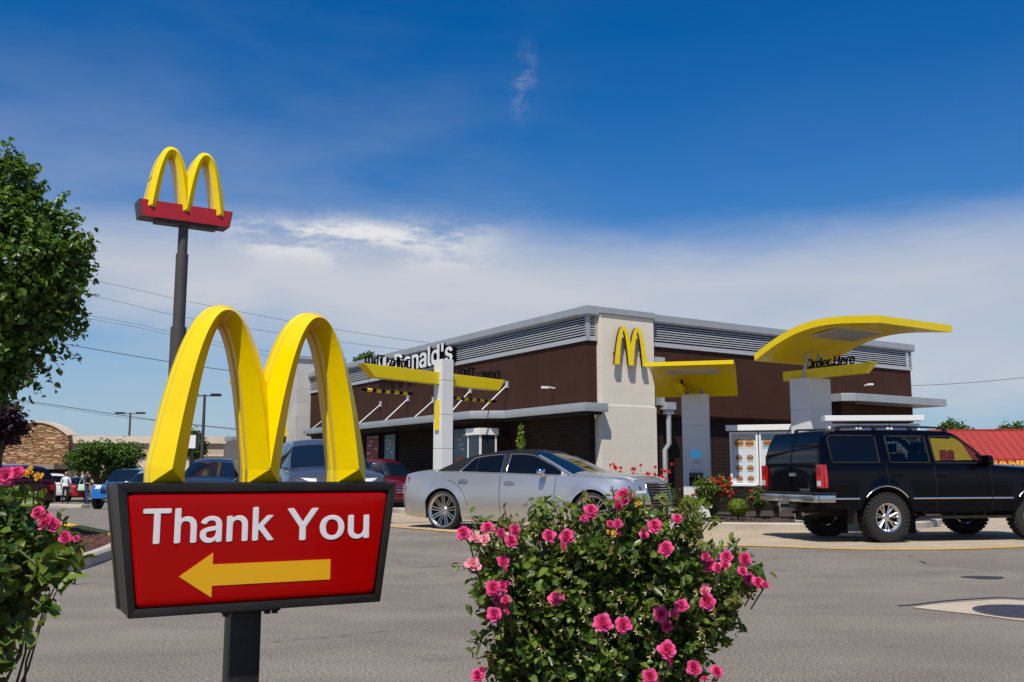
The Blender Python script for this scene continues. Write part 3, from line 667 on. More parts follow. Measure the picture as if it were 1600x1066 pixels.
# tar joint and dark patch
mb = MB(); q = gp(1538, 903)
pts = [(q.x+math.cos(a)*.22*(1+.2*math.sin(3*a)), q.y+math.sin(a)*.16, q.z+.005) for a in [2*PI*i/20 for i in range(20)]]
mb.add([(q.x, q.y, q.z+.005)]+pts, [(0, i+1, (i+1) % 20+1) for i in range(20)])
tag(mb.build('road_patch', M['tar'], recalc=False), kind='structure')
tj = spline([gp(1405, 947.5), gp(1418, 947), gp(1430, 946), gp(1480, 940), gp(1530, 936.5), gp(1570, 935), gp(1640, 940), gp(1720, 949)], 6)
tag(sheet('road_seam', [(p.x, p.y) for p in tj], [(p.x, p.y+.045) for p in tj], M['tar'], .005, n=60, k=1), kind='structure')
tj = spline([gp(425, 1004), gp(480, 999), gp(540, 994), gp(620, 985)], 6)
tag(sheet('road_crack', [(p.x, p.y) for p in tj], [(p.x, p.y+.006+.006*math.sin(i*1.7)) for i, p in enumerate(tj)], M['tar'], .004, n=60, k=1), kind='structure')

# ------------------------------------------------------------------ foreground exit sign
SA = math.atan2(.491, .871)
ax = Vector((math.cos(SA), math.sin(SA), 0)); ay = Vector((-math.sin(SA), math.cos(SA), 0))
PL = Vector((-1.2003, 2.95, 0)); SC = PL+ax*.457+ay*.14
S = empty('directional_sign', (SC.x, SC.y, 0), SA, 'red Thank You sign with arrow, yellow arches on top and dark post', 'sign')
zt, zb = 1.092, .690
W2t, W2b = .457, .404
mb = MB()
# cabinet: frame rim + inner body
def trap(w1, w2, z1, z2): return [(-w2, z2), (w2, z2), (w1, z1), (-w1, z1)]
mb.xprism(trap(W2t-.0015, W2b-.0015, zt-.0015, zb+.0015), -.0945, .0945)
mb.xprism(trap(W2t-.04, W2b-.03, zt-.03, zb+.03), -.115, .115)
for s in (-1, 1):
    y0, y1 = (-.140, -.095) if s < 0 else (.095, .140)
    # four rim bars
    mb.xprism([(-W2t+.03, zt-.026), (W2t-.03, zt-.026), (W2t, zt), (-W2t, zt)], y0, y1)
    mb.xprism([(-W2b, zb), (W2b, zb), (W2b-.018, zb+.026), (-W2b+.018, zb+.026)], y0, y1)
    for q in (-1, 1):
        mb.xprism([(q*W2b, zb), (q*W2t, zt), (q*(W2t-.030), zt-.026), (q*(W2b-.018), zb+.026)][::q], y0, y1)
cab = mb.build('cabinet', M['dark_metal'], S, bevel=.0025, smooth=R(30))
# side access panels
mb = MB()
for q in (-1, 1):
    for y in (.055,):
        mb.obox((q*(W2b+.0025), y, zb+.01), (q*(W2t+.0025), y, zt-.01), .004, .003, up=(0, 1, 0))
mb.box(-W2t+.02, W2t-.02, -.10, .10, zt-.002, zt+.004)
mb.build('seam_strip', M['dark_metal'], cab)
# red acrylic face, slightly pillowed edge
def redface(s):
    mb = MB(); a1, a2, z1, z2 = W2t-.0305, W2b-.019, zt-.027, zb+.027
    def ring(ins, y):
        t1 = z1-ins; t2 = z2+ins
        def w(z): return a2+(a1-a2)*(z-z2)/(z1-z2)-ins
        out = []; r = max(.004, .02-ins*.5)
        for cx, cz, st in ((w(t2), t2, -90), (w(t1), t1, 0), (-w(t1), t1, 90), (-w(t2), t2, 180)):
            sx = -1 if cx > 0 else 1; sz = 1 if cz == t2 else -1
            for k in range(6):
                an = R(st+90*k/5); out.append((cx+sx*r+math.cos(an)*r, y*s, cz+sz*r+math.sin(an)*r))
        return out
    rings = [ring(0, .100), ring(0, .128), ring(.003, .1335), ring(.009, .1365), ring(.018, .1375), ring(.05, .1378)]
    vs = [p for r_ in rings for p in r_]; n = 24; fs = []
    for i in range(len(rings)-1):
        for j in range(n): fs.append((i*n+j, i*n+(j+1) % n, (i+1)*n+(j+1) % n, (i+1)*n+j))
    fs.append(tuple((len(rings)-1)*n+j for j in range(n)))
    mb.add(vs, fs); return mb
for s in (-1, 1): redface(s).build('face_panel', M['sign_red'], S, smooth=R(50))
yf = -.1385
def tx(a): return a-.457
mb = MB(); add_text(mb, 'Thank', tx(.083), .909, .400, .106, yf-.0012, .0018, fat=.0032)
l_ = mb.build('lettering', M['sign_white'], S); mb = MB()
add_text(mb, 'You', tx(.532), .906, .280, .103, yf-.0012, .0018, fat=.0032)
mb.build('lettering', M['sign_white'], S)
mb = MB(); az = .807
mb.xprism([(tx(.194), az), (tx(.295), az-.069), (tx(.295), az-.033), (tx(.681), az-.033), (tx(.681), az+.033), (tx(.295), az+.033), (tx(.295), az+.069)], yf-.001, yf+.001)
mb.build('arrow', M['arrow_yellow'], S)
mb = ridge_arches(0.010, .154, zt+.047, .517, .053, .028, .062, .14, .005, .047, p=2.2)
mb.build('arches', M['yellow_arch'], S, smooth=R(22))
for x in (-.298, .01, .318):
    for y in (-1, 1):
        mb = MB(); mb.lathe([(.0001, 0), (.006, 0), (.006, .004), (.0001, .005)], 8, axis='y')
        mb.build('bolt', M['yellow_arch'], S, (x-.045, y*.066, zt+.02))
mb = MB()
px0 = tx(.431)
mb.box(px0-.050, px0+.050, -.045, .045, -.05, zb-.014, 0)
post = mb.build('post', M['dark_metal'], S, bevel=.004, smooth=R(30))
mb = MB(); mb.box(tx(.345), tx(.535), -.075, .075, zb-.014, zb-.001)
for x in (tx(.36), tx(.385), tx(.495), tx(.52)):
    mb.box(x-.009, x+.009, -.070, -.052, zb-.024, zb-.014)
mb.build('mounting_plate', M['dark_metal'], S, bevel=.002)

# ------------------------------------------------------------------ tall pylon sign
TH = R(32.8); U = Vector((math.cos(TH), math.sin(TH), 0)); V = Vector((-math.sin(TH), math.cos(TH), 0))
D = 36.0
a0 = at(220, 310, D); a1 = onp(362, 332.5, a0, V); w = (a1-a0).length
zt2 = a0.z; zb2 = onp(224, 336.5, a0, V).z
cc = (a0+a1)/2+V*.45
T = empty('pylon_sign', (cc.x, cc.y, gz(cc.x, cc.y)), TH, 'tall yellow arches on a red box high on a brown stepped pole', 'sign')
g0 = gz(cc.x, cc.y); zt2 -= g0; zb2 -= g0
mb = MB()
mb.xprism([(-w/2+.10, zb2), (w/2-.10, zb2), (w/2, zt2), (-w/2, zt2)], -.45, .45)
b = mb.build('sign_box', M['red_box'], T)
mb = MB()
for q in (-1, 1): mb.xprism([(q*(w/2-.10), zb2+.002), (q*(w/2-.04+.05), zt2-.002), (q*(w/2+.05), zt2-.002), (q*(w/2-.05), zb2+.002)][::q], -.452, .452)
mb.box(-w/2+.09, w/2-.09, -.44, .44, zb2-.004, zb2-.001)
mb.box(-w*.32, w*.36, -.25, .25, zb2-.13, zb2-.004)
mb.build('box_underside', M['pole_brown'], T)
H = at(267, 227, D).z-g0-(zt2-.30)
mb = ridge_arches(-.02, .66, zt2-.30+.12, H-.12, .21, .15, .40, .56, .0, .10, p=2.3)
ar = mb.build('arches', M['yellow_arch'], T, smooth=R(28))
for x in (-1.20, 1.16):
    z = zt2+.95; mb = MB(); mb.box(x-.19, x+.19, -.37, .37, z, z+.02); mb.build('arch_joint', M['yellow_back'], ar)
prof = [(.34, -.6), (.34, 4.2), (.30, 4.22), (.30, 7.1), (.235, 7.12), (.235, zb2-1.25), (.19, zb2-1.23), (.19, zb2-.13)]
mb = MB(); mb.lathe(prof, 28); mb.build('pole', M['pole_brown'], T, smooth=R(30))

# ------------------------------------------------------------------ restaurant
BC = Vector((1.9875, 24.9, 0))
Bd = empty('restaurant_building', BC, TH, 'brown fast food restaurant with silver slatted band and cream corner pier', 'building')
BL, BDp = 13.72, 30.0    # along the order side, along the window side
zr, zl, zc1, zc0 = 5.49, 4.62, 2.94, 2.72
mb = MB(); mb.box(.02, BL-.02, .02, BDp-.02, zc1-.1, zl+.02); mb.build('upper_wall', M['brown_panel'], Bd)
mb = MB(); mb.box(.10, BL-.10, .10, BDp-.1, -.8, zc1-.1); mb.build('lower_wall', M['brown_brick'], Bd)
mb = MB(); mb.box(.10, BL-.10, .10, BDp-.10, zl+.02, zr-.02); mb.build('roof', M['slat_back'], Bd)
# slat bands
def slats(x0, x1, n=8):
    mb = MB(); h = zr-.20-(zl+.14); 
    for i in range(n):
        z = zl+.15+h*(i+.5)/n
        mb.add([(x0, -.02, z-.024), (x1, -.02, z-.024), (x1, .08, z+.012), (x0, .08, z+.012), (x0, -.015, z+.004), (x1, -.015, z+.004), (x1, .08, z+.030), (x0, .08, z+.030)],
               [(0, 3, 2, 1), (4, 5, 6, 7), (0, 1, 5, 4), (1, 2, 6, 5), (2, 3, 7, 6), (3, 0, 4, 7)])
    mb.box(x0, x1, -.03, .07, zl-.01, zl+.11)
    return mb
ROT = Matrix(((0, 1, 0, 0), (1, 0, 0, 0), (0, 0, 1, 0), (0, 0, 0, 1)))
def rot_left(mb): mb.v = [tuple(ROT @ Vector(p)) for p in mb.v]; return mb
slats(2.16, BL-.03).build('slat_band', M['slat_metal'], Bd)
slats(-.031, .262).build('slat_band', M['slat_metal'], Bd)
rot_left(slats(.075, 19.8)).build('slat_band', M['slat_metal'], Bd)
for a_ in ((-.033, .05, -.034, .05), (.22, .29, -.036, .06), (2.12, 2.19, -.033, .05), (BL-.05, BL+.005, -.034, .05)):
    mb = MB(); mb.box(*a_, zl-.012, zr-.19); mb.build('corner_trim', M['silver'], Bd)
# coping
def coping(x0, x1, y=-.10, z=zr): 
    mb = MB(); mb.box(x0, x1, y, .22, z-.20, z); mb.box(x0, x1, y+.02, .22, z-.235, z-.2); return mb
c1 = coping(2.15, BL+.12); c1.build('coping', M['silver'], Bd, bevel=.01)
c3 = MB(); c3.box(-.13, .32, -.13, .25, zr-.20, zr+.03); c3.box(-.11, .30, -.11, .22, zr-.235, zr-.2); c3.build('coping', M['silver'], Bd, bevel=.01)
rot_left(coping(.26, 19.8, y=-.13, z=zr+.025)).build('coping', M['silver'], Bd, bevel=.01)
c4 = MB(); c4.box(BL-.1, BL+.12, .23, BDp, zr-.20, zr-.003); c4.box(.1, BL, BDp-.1, BDp+.12, zr-.2, zr-.003); c4.build('coping', M['silver'], Bd)
# cream corner pier with its arches
mb = MB(); mb.box(.30, 2.13, -.16, .3, -.7, zr-.16); mb.box(.275, 2.155, -.185, .3, -.7, 2.92); pier = mb.build('corner_pier', M['cream_block'], Bd, bevel=.006)
mb = MB(); mb.box(.27, 2.16, -.21, .3, zr-.155, zr+.01); mb.build('coping', M['silver'], Bd, bevel=.01)
mb = MB()
def boxprof(y0, y1):
    return lambda w, i: [(w, y1), (w, y0), (-w, y0), (-w, y1)]
mb = MB()
for s in (-1, 1):
    rg = arch_rings(1.17+s*.24, .24, 3.98, .98, .085, .055, 2.3)
    arch_sweep(mb, rg, boxprof(-.34-.001*s, -.27), mis=[1, 0, 1, 1])
lg = mb.build('arches', [M['yellow_arch'], M['brown_side']], pier, smooth=R(40)); 
for x, z in ((.72, 4.3), (1.17, 4.3), (1.62, 4.3)): mb = MB(); mb.box(x-.02, x+.02, -.27, -.16, z-.02, z+.02); mb.build('stand_off', M['brown_side'], lg)
# brown ledge on the order side, projecting silver canopy beyond
mb = MB(); mb.box(2.16, 9.2, -.13, .09, zc1-.20, zc1+.0); mb.box(2.16, 9.2, -.10, .09, zc1-.26, zc1-.20); mb.build('ledge', M['brown_panel'], Bd, bevel=.008)
mb = MB()
P = [(9.25, -.02), (9.25, -.62), (9.55, -.90), (10.0, -.95), (BL+.1, -.95), (BL+.42, -.95), (BL+.42, 5.0), (BL+.0, 5.0), (BL+.0, .0)]
mb.prism(P[::-1][::-1], 3.36, 3.60); o = mb.build('canopy', M['silver'], Bd, bevel=.01)
for y_ in (.3, 3.3): mb = MB(); mb.tube([(BL+.02, y_, 5.0), (BL+.36, y_, 3.6)], .02, 6); mb.build('canopy_rod', M['pole_brown'], Bd)
mb = MB(); mb.box(9.45, 10.1, -.45, .09, -.5, 3.36); mb.build('bay_wall', M['brown_panel'], Bd)
# window side canopy
mb = MB()
P = [(.02, -.45), (-.48, -.48), (-.48, 3.35), (-1.22, 3.95), (-1.22, 17.2), (-.05, 17.2), (.02, 17.2)]
P2 = [(2.05, -.16)]
mb.prism([(.28, -.13), (.28, -.47), (-.47, -.47), (-.47, 3.35), (-1.22, 4.0), (-1.22, 17.3), (.04, 17.3), (.04, -.0)], zc0, zc1)
mb.build('canopy', M['silver'], Bd, bevel=.01, smooth=R(30))
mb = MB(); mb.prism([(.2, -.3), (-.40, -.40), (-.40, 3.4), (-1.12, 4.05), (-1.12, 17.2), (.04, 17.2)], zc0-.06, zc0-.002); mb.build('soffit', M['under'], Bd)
mb = MB()
def Lw(px, py, off=0):
    q = onp(px, py, BC-U*off, U); d = q-(BC-U*off); return (-off, d.dot(V), q.z)
for a, b_ in (((506.6, 655), (488.7, 671)), ((593.5, 633), (561, 663)), ((636.3, 624.4), (601.7, 658)), ((676, 627), (648, 654)), ((733.8, 611.4), (703, 643)), ((791, 603), (752.8, 643))):
    A = Vector(Lw(*a, .03)); B = Vector(Lw(*b_, 1.15)); B.z = zc1
    mb = MB(); mb.tube([A, B], .018, 8); rod = mb.build('canopy_rod', M['white_paint'], Bd)
    mb = MB(); mb.box(-.035, .035, A.y-.05, A.y+.05, A.z-.06, A.z+.14); mb.build('rod_bracket', M['slat_metal'], rod)
# windows of the window side
def window(y0, y1, z0, z1, frame=True):
    f = MB()
    fw = .07
    f.box(.02, .10, y0, y1, z0, z0+fw); f.box(.02, .10, y0, y1, z1-fw, z1); f.box(.02, .10, y0, y0+fw, z0+fw, z1-fw); f.box(.02, .10, y1-fw, y1, z0+fw, z1-fw)
    o = f.build('window', M['under'], Bd)
    g = MB(); g.box(.06, .085, y0+fw, y1-fw, z0+fw, z1-fw); g.build('pane', M['window_glass'], o)
    return o
mat('poster_red', (.30, .03, .03), .5, var=.4, vscale=3); mat('poster_blue', (.14, .26, .31), .5); mat('poster_cream', (.62, .55, .45), .5); mat('bun', (.42, .20, .06), .6); mat('lettuce', (.13, .28, .04), .6); mat('patty', (.08, .03, .015), .6); mat('menu_paper', (.62, .66, .70), .4); mat('menu_sky', (.28, .45, .60), .4); mat('tomato', (.5, .03, .02), .5)
def burger(mb, x, z, s, y, side=None):
    # small pictures of burgers: bun, filling, bun
    T_ = (lambda a, b, c: (a, b, c)) if side is None else side
    def el(cx, cz, rx, rz, mi, top=False, yy=0):
        n = 12; pts = []
        for i in range(n):
            a = 2*PI*i/n; dz = math.sin(a)*rz
            if top and dz < 0: dz *= .25
            pts.append(T_(cx+math.cos(a)*rx, y-yy, cz+dz))
        mb.add([T_(cx, y-yy, cz)]+pts, [(0, i+1, (i+1) % n+1) for i in range(n)], mi)
    el(x, z-.22*s, .45*s, .16*s, 2, yy=.001); el(x, z-.05*s, .47*s, .10*s, 4, yy=.002); el(x, z-.08*s, .44*s, .07*s, 5, yy=.003); el(x, z+.03*s, .43*s, .33*s, 2, True, .004)
POST = [M['menu_paper'], M['menu_sky'], M['bun'], M['tomato'], M['lettuce'], M['patty'], M['poster_red'], M['poster_cream'], M['poster_blue']]
w1 = window(11.35, 12.5, .8, 2.62); w2 = window(12.75, 14.1, .8, 2.62); w3 = window(6.2, 7.35, .8, 2.62)
def lposter(w, y0, y1, z0, z1, base, seed):
    mb = MB(); rr = random.Random(seed)
    mb.add([(.052, y0, z0), (.052, y1, z0), (.052, y1, z1), (.052, y0, z1)], [(0, 1, 2, 3)], base)
    side = lambda a, b, c: (.052+b, a, c)
    burger(mb, (y0+y1)/2, z0+(z1-z0)*.38, (y1-y0)*.75, -.002, side)
    for k in range(4):
        yy = rr.uniform(y0+.05, y1-.3); zz = z0+(z1-z0)*(.62+.09*k)
        mb.add([(.048, yy, zz), (.048, yy+rr.uniform(.12, .3), zz), (.048, yy+.25, zz+.06), (.048, yy, zz+.06)], [(0, 1, 2, 3)], 7)
    mb.build('poster', POST, w, recalc=False)
lposter(w1, 11.5, 12.35, .9, 2.5, 8, 1); lposter(w2, 12.9, 13.95, .9, 2.5, 6, 2); lposter(w3, 6.35, 7.2, .9, 2.5, 8, 3)
# cashier bay: white framed glazed box
mb = MB(); x0, x1, y0, y1 = -1.0, -.44, 3.8, 4.52
mb.box(x0-.04, x1+.04, y0-.04, y1+.04, 2.26, 2.45)
for x in (x0, x1-.05):
    for y in (y0, y1-.05): mb.box(x, x+.05, y, y+.05, .9, 2.26)
mb.box(x0, x1, y0, y1, .1, .9)
cb = mb.build('cashier_bay', M['white_paint'], Bd)
mb = MB(); mb.box(x0+.015, x1-.015, y0+.015, y1-.015, .9, 2.25); mb.build('pane', M['window_glass'], cb)
mb = MB(); mb.box(x1-.02, .1, y0+.1, y1-.1, .1, 2.25); mb.build('bay_back', M['brown_brick'], cb)
# wall lamp on the upper wall
for (px, py, L_) in ((867, 607, 0),):
    q = Lw(px, py, 0); mb = MB(); mb.tube([(0, q[1], q[2]), (-.28, q[1], q[2]+.03)], .02, 8); mb.box(-.42, -.24, q[1]-.05, q[1]+.05, q[2]-.02, q[2]+.04); mb.build('wall_lamp', M['white_paint'], Bd)
mb = MB(); mb.tube([(11.2, 0, 3.98), (11.2, -.2, 4.0)], .02, 8); mb.box(11.13, 11.27, -.30, -.16, 3.97, 4.03); mb.build('wall_lamp', M['white_paint'], Bd)
# vertical joint strips on the order side
mb = MB()
for x in (2.6, 10.35): mb.box(x-.012, x+.012, .004, .03, zc1, zl-.012)
mb.build('wall_joint', M['brown_side'], Bd)
mb = MB(); mb.box(2.2, 2.62, -.05, .02, 3.95, 4.32); mb.build('wall_vent', M['slat_metal'], Bd)
# small cream scupper box and downpipe
mb = MB(); mb.box(2.30, 2.66, -.42, -.16, 2.86, 3.06); mb.box(2.35, 2.61, -.38, -.2, 2.74, 2.86); mb.box(2.26, 2.36, -.30, .02, 2.98, 3.3)
dp = mb.build('rain_head', M['silver'], Bd, bevel=.01)
mb = MB(); mb.tube([(2.48, -.30, 2.8), (2.48, -.30, 1.95), (2.36, -.26, 1.78), (2.36, -.26, -.2)], .07, 12); mb.build('downpipe', M['silver'], dp, smooth=R(50))
# signboard lettering on the slats
mb = MB()
def LL(mb, s, v0, v1, z0, z1, u, d, mi=None, **k):
    vs, fs = text_mesh(s, v1-v0, z1-z0, d, **k)
    mb.add([(u+d-c-d, v1-a, z0+b) for a, b, c in vs], fs, mi)
LL(mb, "McDonald's", 6.9, 12.6, 4.70, 5.38, -.192, .03, bold=.012, spacing=1.02)
lt = mb.build('sign_lettering', M['sign_white'], Bd)
mb = MB(); LL(mb, "McDonald's", 6.9, 12.6, 4.70, 5.38, -.03, .16, bold=.02, spacing=1.02); mb.build('letter_return', M['black'], lt)
# second tower, with yellow blade and awning
mb = MB(); mb.box(-.62, 1.5, 19.8, 22.9, -.8, 6.08); tw = mb.build('entrance_tower', M['grey_block'], Bd, bevel=.01)
mb = MB(); mb.box(-.70, 1.6, 19.72, 23.0, 6.08, 6.22); mb.build('coping', M['silver'], tw)
mb = MB(); mb.box(-.66, -.61, 20.5, 21.9, 4.9, 5.6); mb.build('vent_panel', M['silver'], tw)
mb = MB(); mb.box(-.74, -.61, 22.0, 22.35, 3.4, 4.6); mb.build('yellow_fin', M['yellow'], tw)
def onV(px, py, v):
    P_ = BC+V*v; q = onp(px, py, P_, V)-P_; return q.dot(U), q.z
u_, z_ = onV(360, 596, 26); mb = MB(); mb.box(u_, -.5, 25.9, 26.4, z_-.06, z_+.05); mb.build('yellow_blade', M['yellow'], Bd)
u_, z_ = onV(362, 685, 25.2); mb = MB(); mb.box(u_, -.6, 25.2, 26.4, z_-.1, z_+.08); mb.build('entrance_canopy', M['silver'], Bd)
mb = MB(); mb.box(-1.45, -.62, 20.9, 22.9, 2.78, 3.18); mb.build('yellow_awning', M['yellow'], tw)
mb = MB(); mb.box(-1.3, -.63, 21.0, 22.8, .0, 2.78); mb.build('entrance_door', M['glass_dark'], tw)

# ------------------------------------------------------------------ drive-thru gateway
gx, gy = -1.43, 20.0
ga = math.atan2(.78, .62)
G = empty('gateway_post', (gx, gy, gz(gx, gy)), ga, 'white square post with yellow crossbeam, lettering and hanging striped height bars', 'gateway')
g0 = gz(gx, gy)
pr = Matrix.Rotation(TH-ga+R(8), 4, 'Z')
mb = MB(); mb.M = pr; hts = [-.2, .92, 1.52, 2.22, 2.93, 3.38]
for a, b_ in zip(hts, hts[1:]): mb.box(-.145, .145, -.145, .145, a+.006, b_-.006)
mb.box(-.135, .135, -.135, .135, -.1, 3.36)
mb.build('post', M['pillar_white'], G, bevel=.006)
mb = MB(); zb3 = 3.235-g0-.25
def beam(mb, x0, x1, z0, z1, y0, y1, sl0=.0, sl1=.0):
    # the ends are cut at a slant
    mb.add([(x0+sl0, y0, z0), (x1-sl1, y0, z0), (x1, y0, z1), (x0, y0, z1), (x0+sl0, y1, z0), (x1-sl1, y1, z0), (x1, y1, z1), (x0, y1, z1)],
           [(0, 1, 2, 3), (7, 6, 5, 4), (0, 4, 5, 1), (1, 5, 6, 2), (2, 6, 7, 3), (3, 7, 4, 0)])
beam(mb, -2.26, -.15, zb3, zb3+.25, -.02, .18, .30, 0); beam(mb, .15, 2.03, zb3, zb3+.25, -.02, .18, 0, .22)
mb.build('crossbeam', M['yellow'], G, bevel=.008)
mb = MB(); mb.M = pr; mb.box(-.185, -.148, -.06, .06, 1.90, 2.52); mb.build('yellow_plate', M['yellow'], G)
mb = MB()
vs, fs = text_mesh('Drive-Thru', 1.26, .21, .03, bold=.006)
mb.add([(-.92-a, .03+c, zb3+.25+b) for a, b, c in vs], fs)
mb.build('lettering', M['black'], G); mb = MB(); vs, fs = text_mesh('Drive-Thru', 1.40, .20, .03, bold=.006)
mb.add([(1.90-a, .03+c, zb3+.25+b) for a, b, c in vs], fs)
mb.build('lettering', M['black'], G)
for k, (xa, xb) in enumerate(((-2.2, -.85), (.36, 1.80))):
    mb = MB(); zc = 2.74-g0
    mb.tube([(xa, .08, zc), (xb, .08, zc)], .032, 10, 0)
    n = 5; L_ = (xb-xa)/(n+.6)
    for i in range(n):
        x = xa+L_*(.45+i); mb.tube([(x, .08, zc), (x+L_*.52, .08, zc)], .0345, 10, 1)
    bar = mb.build('height_bar', [M['black'], M['yellow']], G, smooth=R(40))
    mb = MB()
    for x in (xa+.15, xb-.15): mb.tube([(x, .08, zc), (x, .08, zb3)], .004, 5)
    mb.build('hanger', M['wire'], bar)

# ------------------------------------------------------------------ order canopies
def order_station(loc, rz, side_l, label, beam_len, w=2.5, ztip=3.9, zlow=3.45, run=2.7, thk=.13, ph=3.0, ts=-.42):
    z0 = gz(*loc)
    E = empty('order_canopy', (loc[0], loc[1], z0), rz, label, 'canopy', 'curved order canopies over the drive lane')
    # local x along the width, local -y towards the lane (rising)
    mb = MB(); pw = .31
    for a, b_ in ((-.3, .62), (.632, 1.42), (1.432, 2.25), (2.262, ph)): mb.box(-pw, pw, -.24, .24, a, b_)
    mb.box(-pw+.012, pw-.012, -.228, .228, -.3, ph-.01)
    pil = mb.build('pillar', M['pillar_white'], E, bevel=.006)
    mb = MB()
    for x in (-.17, .17): mb = MB(); mb.tube([(x, 0, ph), (x, -.12, zlow+.02)], .04, 10); mb.build('strut', M['silver'], E, smooth=R(40))
    # curved sheet
    n = 20; top = []; bot = []
    y_lo, y_hi = .45, .45-run
    for i in range(n+1):
        t = i/n; y = y_lo+(y_hi-y_lo)*t
        z = zlow+(ztip-zlow)*t+.34*math.sin(PI*t)*(1-.35*t)
        top.append((y, z)); bot.append((y, z-thk))
    mb = MB(); vs = []
    for (y, z), (yb, zb_) in zip(top, bot): vs += [(-w/2, y, z), (w/2, y, z), (w/2, yb, zb_), (-w/2, yb, zb_)]
    fs = []
    for i in range(n):
        for j in range(4): fs.append((i*4+j, i*4+(j+1) % 4, i*4+4+(j+1) % 4, i*4+4+j))
    fs += [(0, 1, 2, 3), (n*4+3, n*4+2, n*4+1, n*4)]
    mb.add(vs, fs); sh = mb.build('canopy_shell', M['yellow'], E, smooth=R(35))
    def zunder(y):
        t = (y-y_lo)/(y_hi-y_lo); return zlow+(ztip-zlow)*t+.34*math.sin(PI*t)*(1-.35*t)-thk
    mb = MB()
    ya, yb = y_lo-run*(.36 if thk > .1 else .40), y_lo-run*(.60 if thk > .1 else .52)
    mb.add([(-w*.30, ya, zunder(ya)-.02), (w*.30, ya, zunder(ya)-.02), (w*.30, yb, zunder(yb)-.02), (-w*.30, yb, zunder(yb)-.02),
            (-w*.30, ya, zunder(ya)-.003), (w*.30, ya, zunder(ya)-.003), (w*.30, yb, zunder(yb)-.003), (-w*.30, yb, zunder(yb)-.003)],
           [(0, 1, 2, 3), (0, 4, 5, 1), (1, 5, 6, 2), (2, 6, 7, 3), (3, 7, 4, 0)])
    mb.build('reflection_panel', M['light_clear'], sh)  # pale glossy panel, added in place of reflections on the yellow underside
    # beam with lettering, along y
    mb = MB(); zz = ph-.01; x1 = side_l
    b0, b1 = beam_len
    c = x1
    mb.add([(c-.07, b0, zz), (c+.07, b0, zz), (c+.07, b0, zz+.19), (c-.07, b0, zz+.19), (c-.07, b1+.22, zz), (c+.07, b1+.22, zz), (c+.07, b1, zz+.19), (c-.07, b1, zz+.19)],
           [(0, 1, 2, 3), (7, 6, 5, 4), (0, 4, 5, 1), (1, 5, 6, 2), (2, 6, 7, 3), (3, 7, 4, 0)])
    mb.build('lettered_beam', M['yellow'], E, bevel=.006)
    vs, fs = text_mesh('Order Here', 1.12, .20, .03, bold=.006, shear=.25)
    mb = MB(); mb.add([(c-.01+(.03-c_), ts-a*1.0, zz+.19+b) for a, b, c_ in vs], fs)
    mb.build('lettering', M['black'], E)
    # order screen and speaker on the lane side of the pillar
    mb = MB(); mb.box(-.12, .10, -.256, -.241, 1.52, 1.66, 0); mb.box(-.06, .06, -.252, -.241, 1.38, 1.46, 1); mb.box(-.17, .15, -.254, -.241, .86, 1.16, 2); mb.box(-.17, .15, -.250, -.241, 1.20, 1.23, 1)
    mb.build('order_panel', [M['screen'], M['silver'], M['glass_dark']], pil)
    return E
mat('screen', (.02, .32, .62), .3, emis=(.02, .35, .7), estr=.35)
q2 = (6.40, 20.55)
st2 = order_station(q2, TH, -.12, 'big yellow order canopy directly above the black sport utility vehicle', (.50, -1.62), w=2.07, ztip=3.70, zlow=3.33, run=2.85, ph=2.86, ts=-.03)
st2.scale = (1.1, 1.1, 1.1)
# second, further one
st1 = order_station((4.38, 22.9), R(-15), -.30, 'smaller yellow order canopy beside the cream corner pier', (.3, -1.1), w=1.95, ztip=3.60, zlow=3.08, run=2.3, thk=.09)
for ch in list(st1.children):
    if ch.name.startswith('lettering'):
        bpy.data.objects.remove(ch)
vs, fs = text_mesh('Order Here', .55, .17, .03, bold=.006)
mb = MB(); mb.add([(-.30+c_, .05-a, 3.19+b) for a, b, c_ in vs], fs); mb.build('lettering', M['black'], st1)

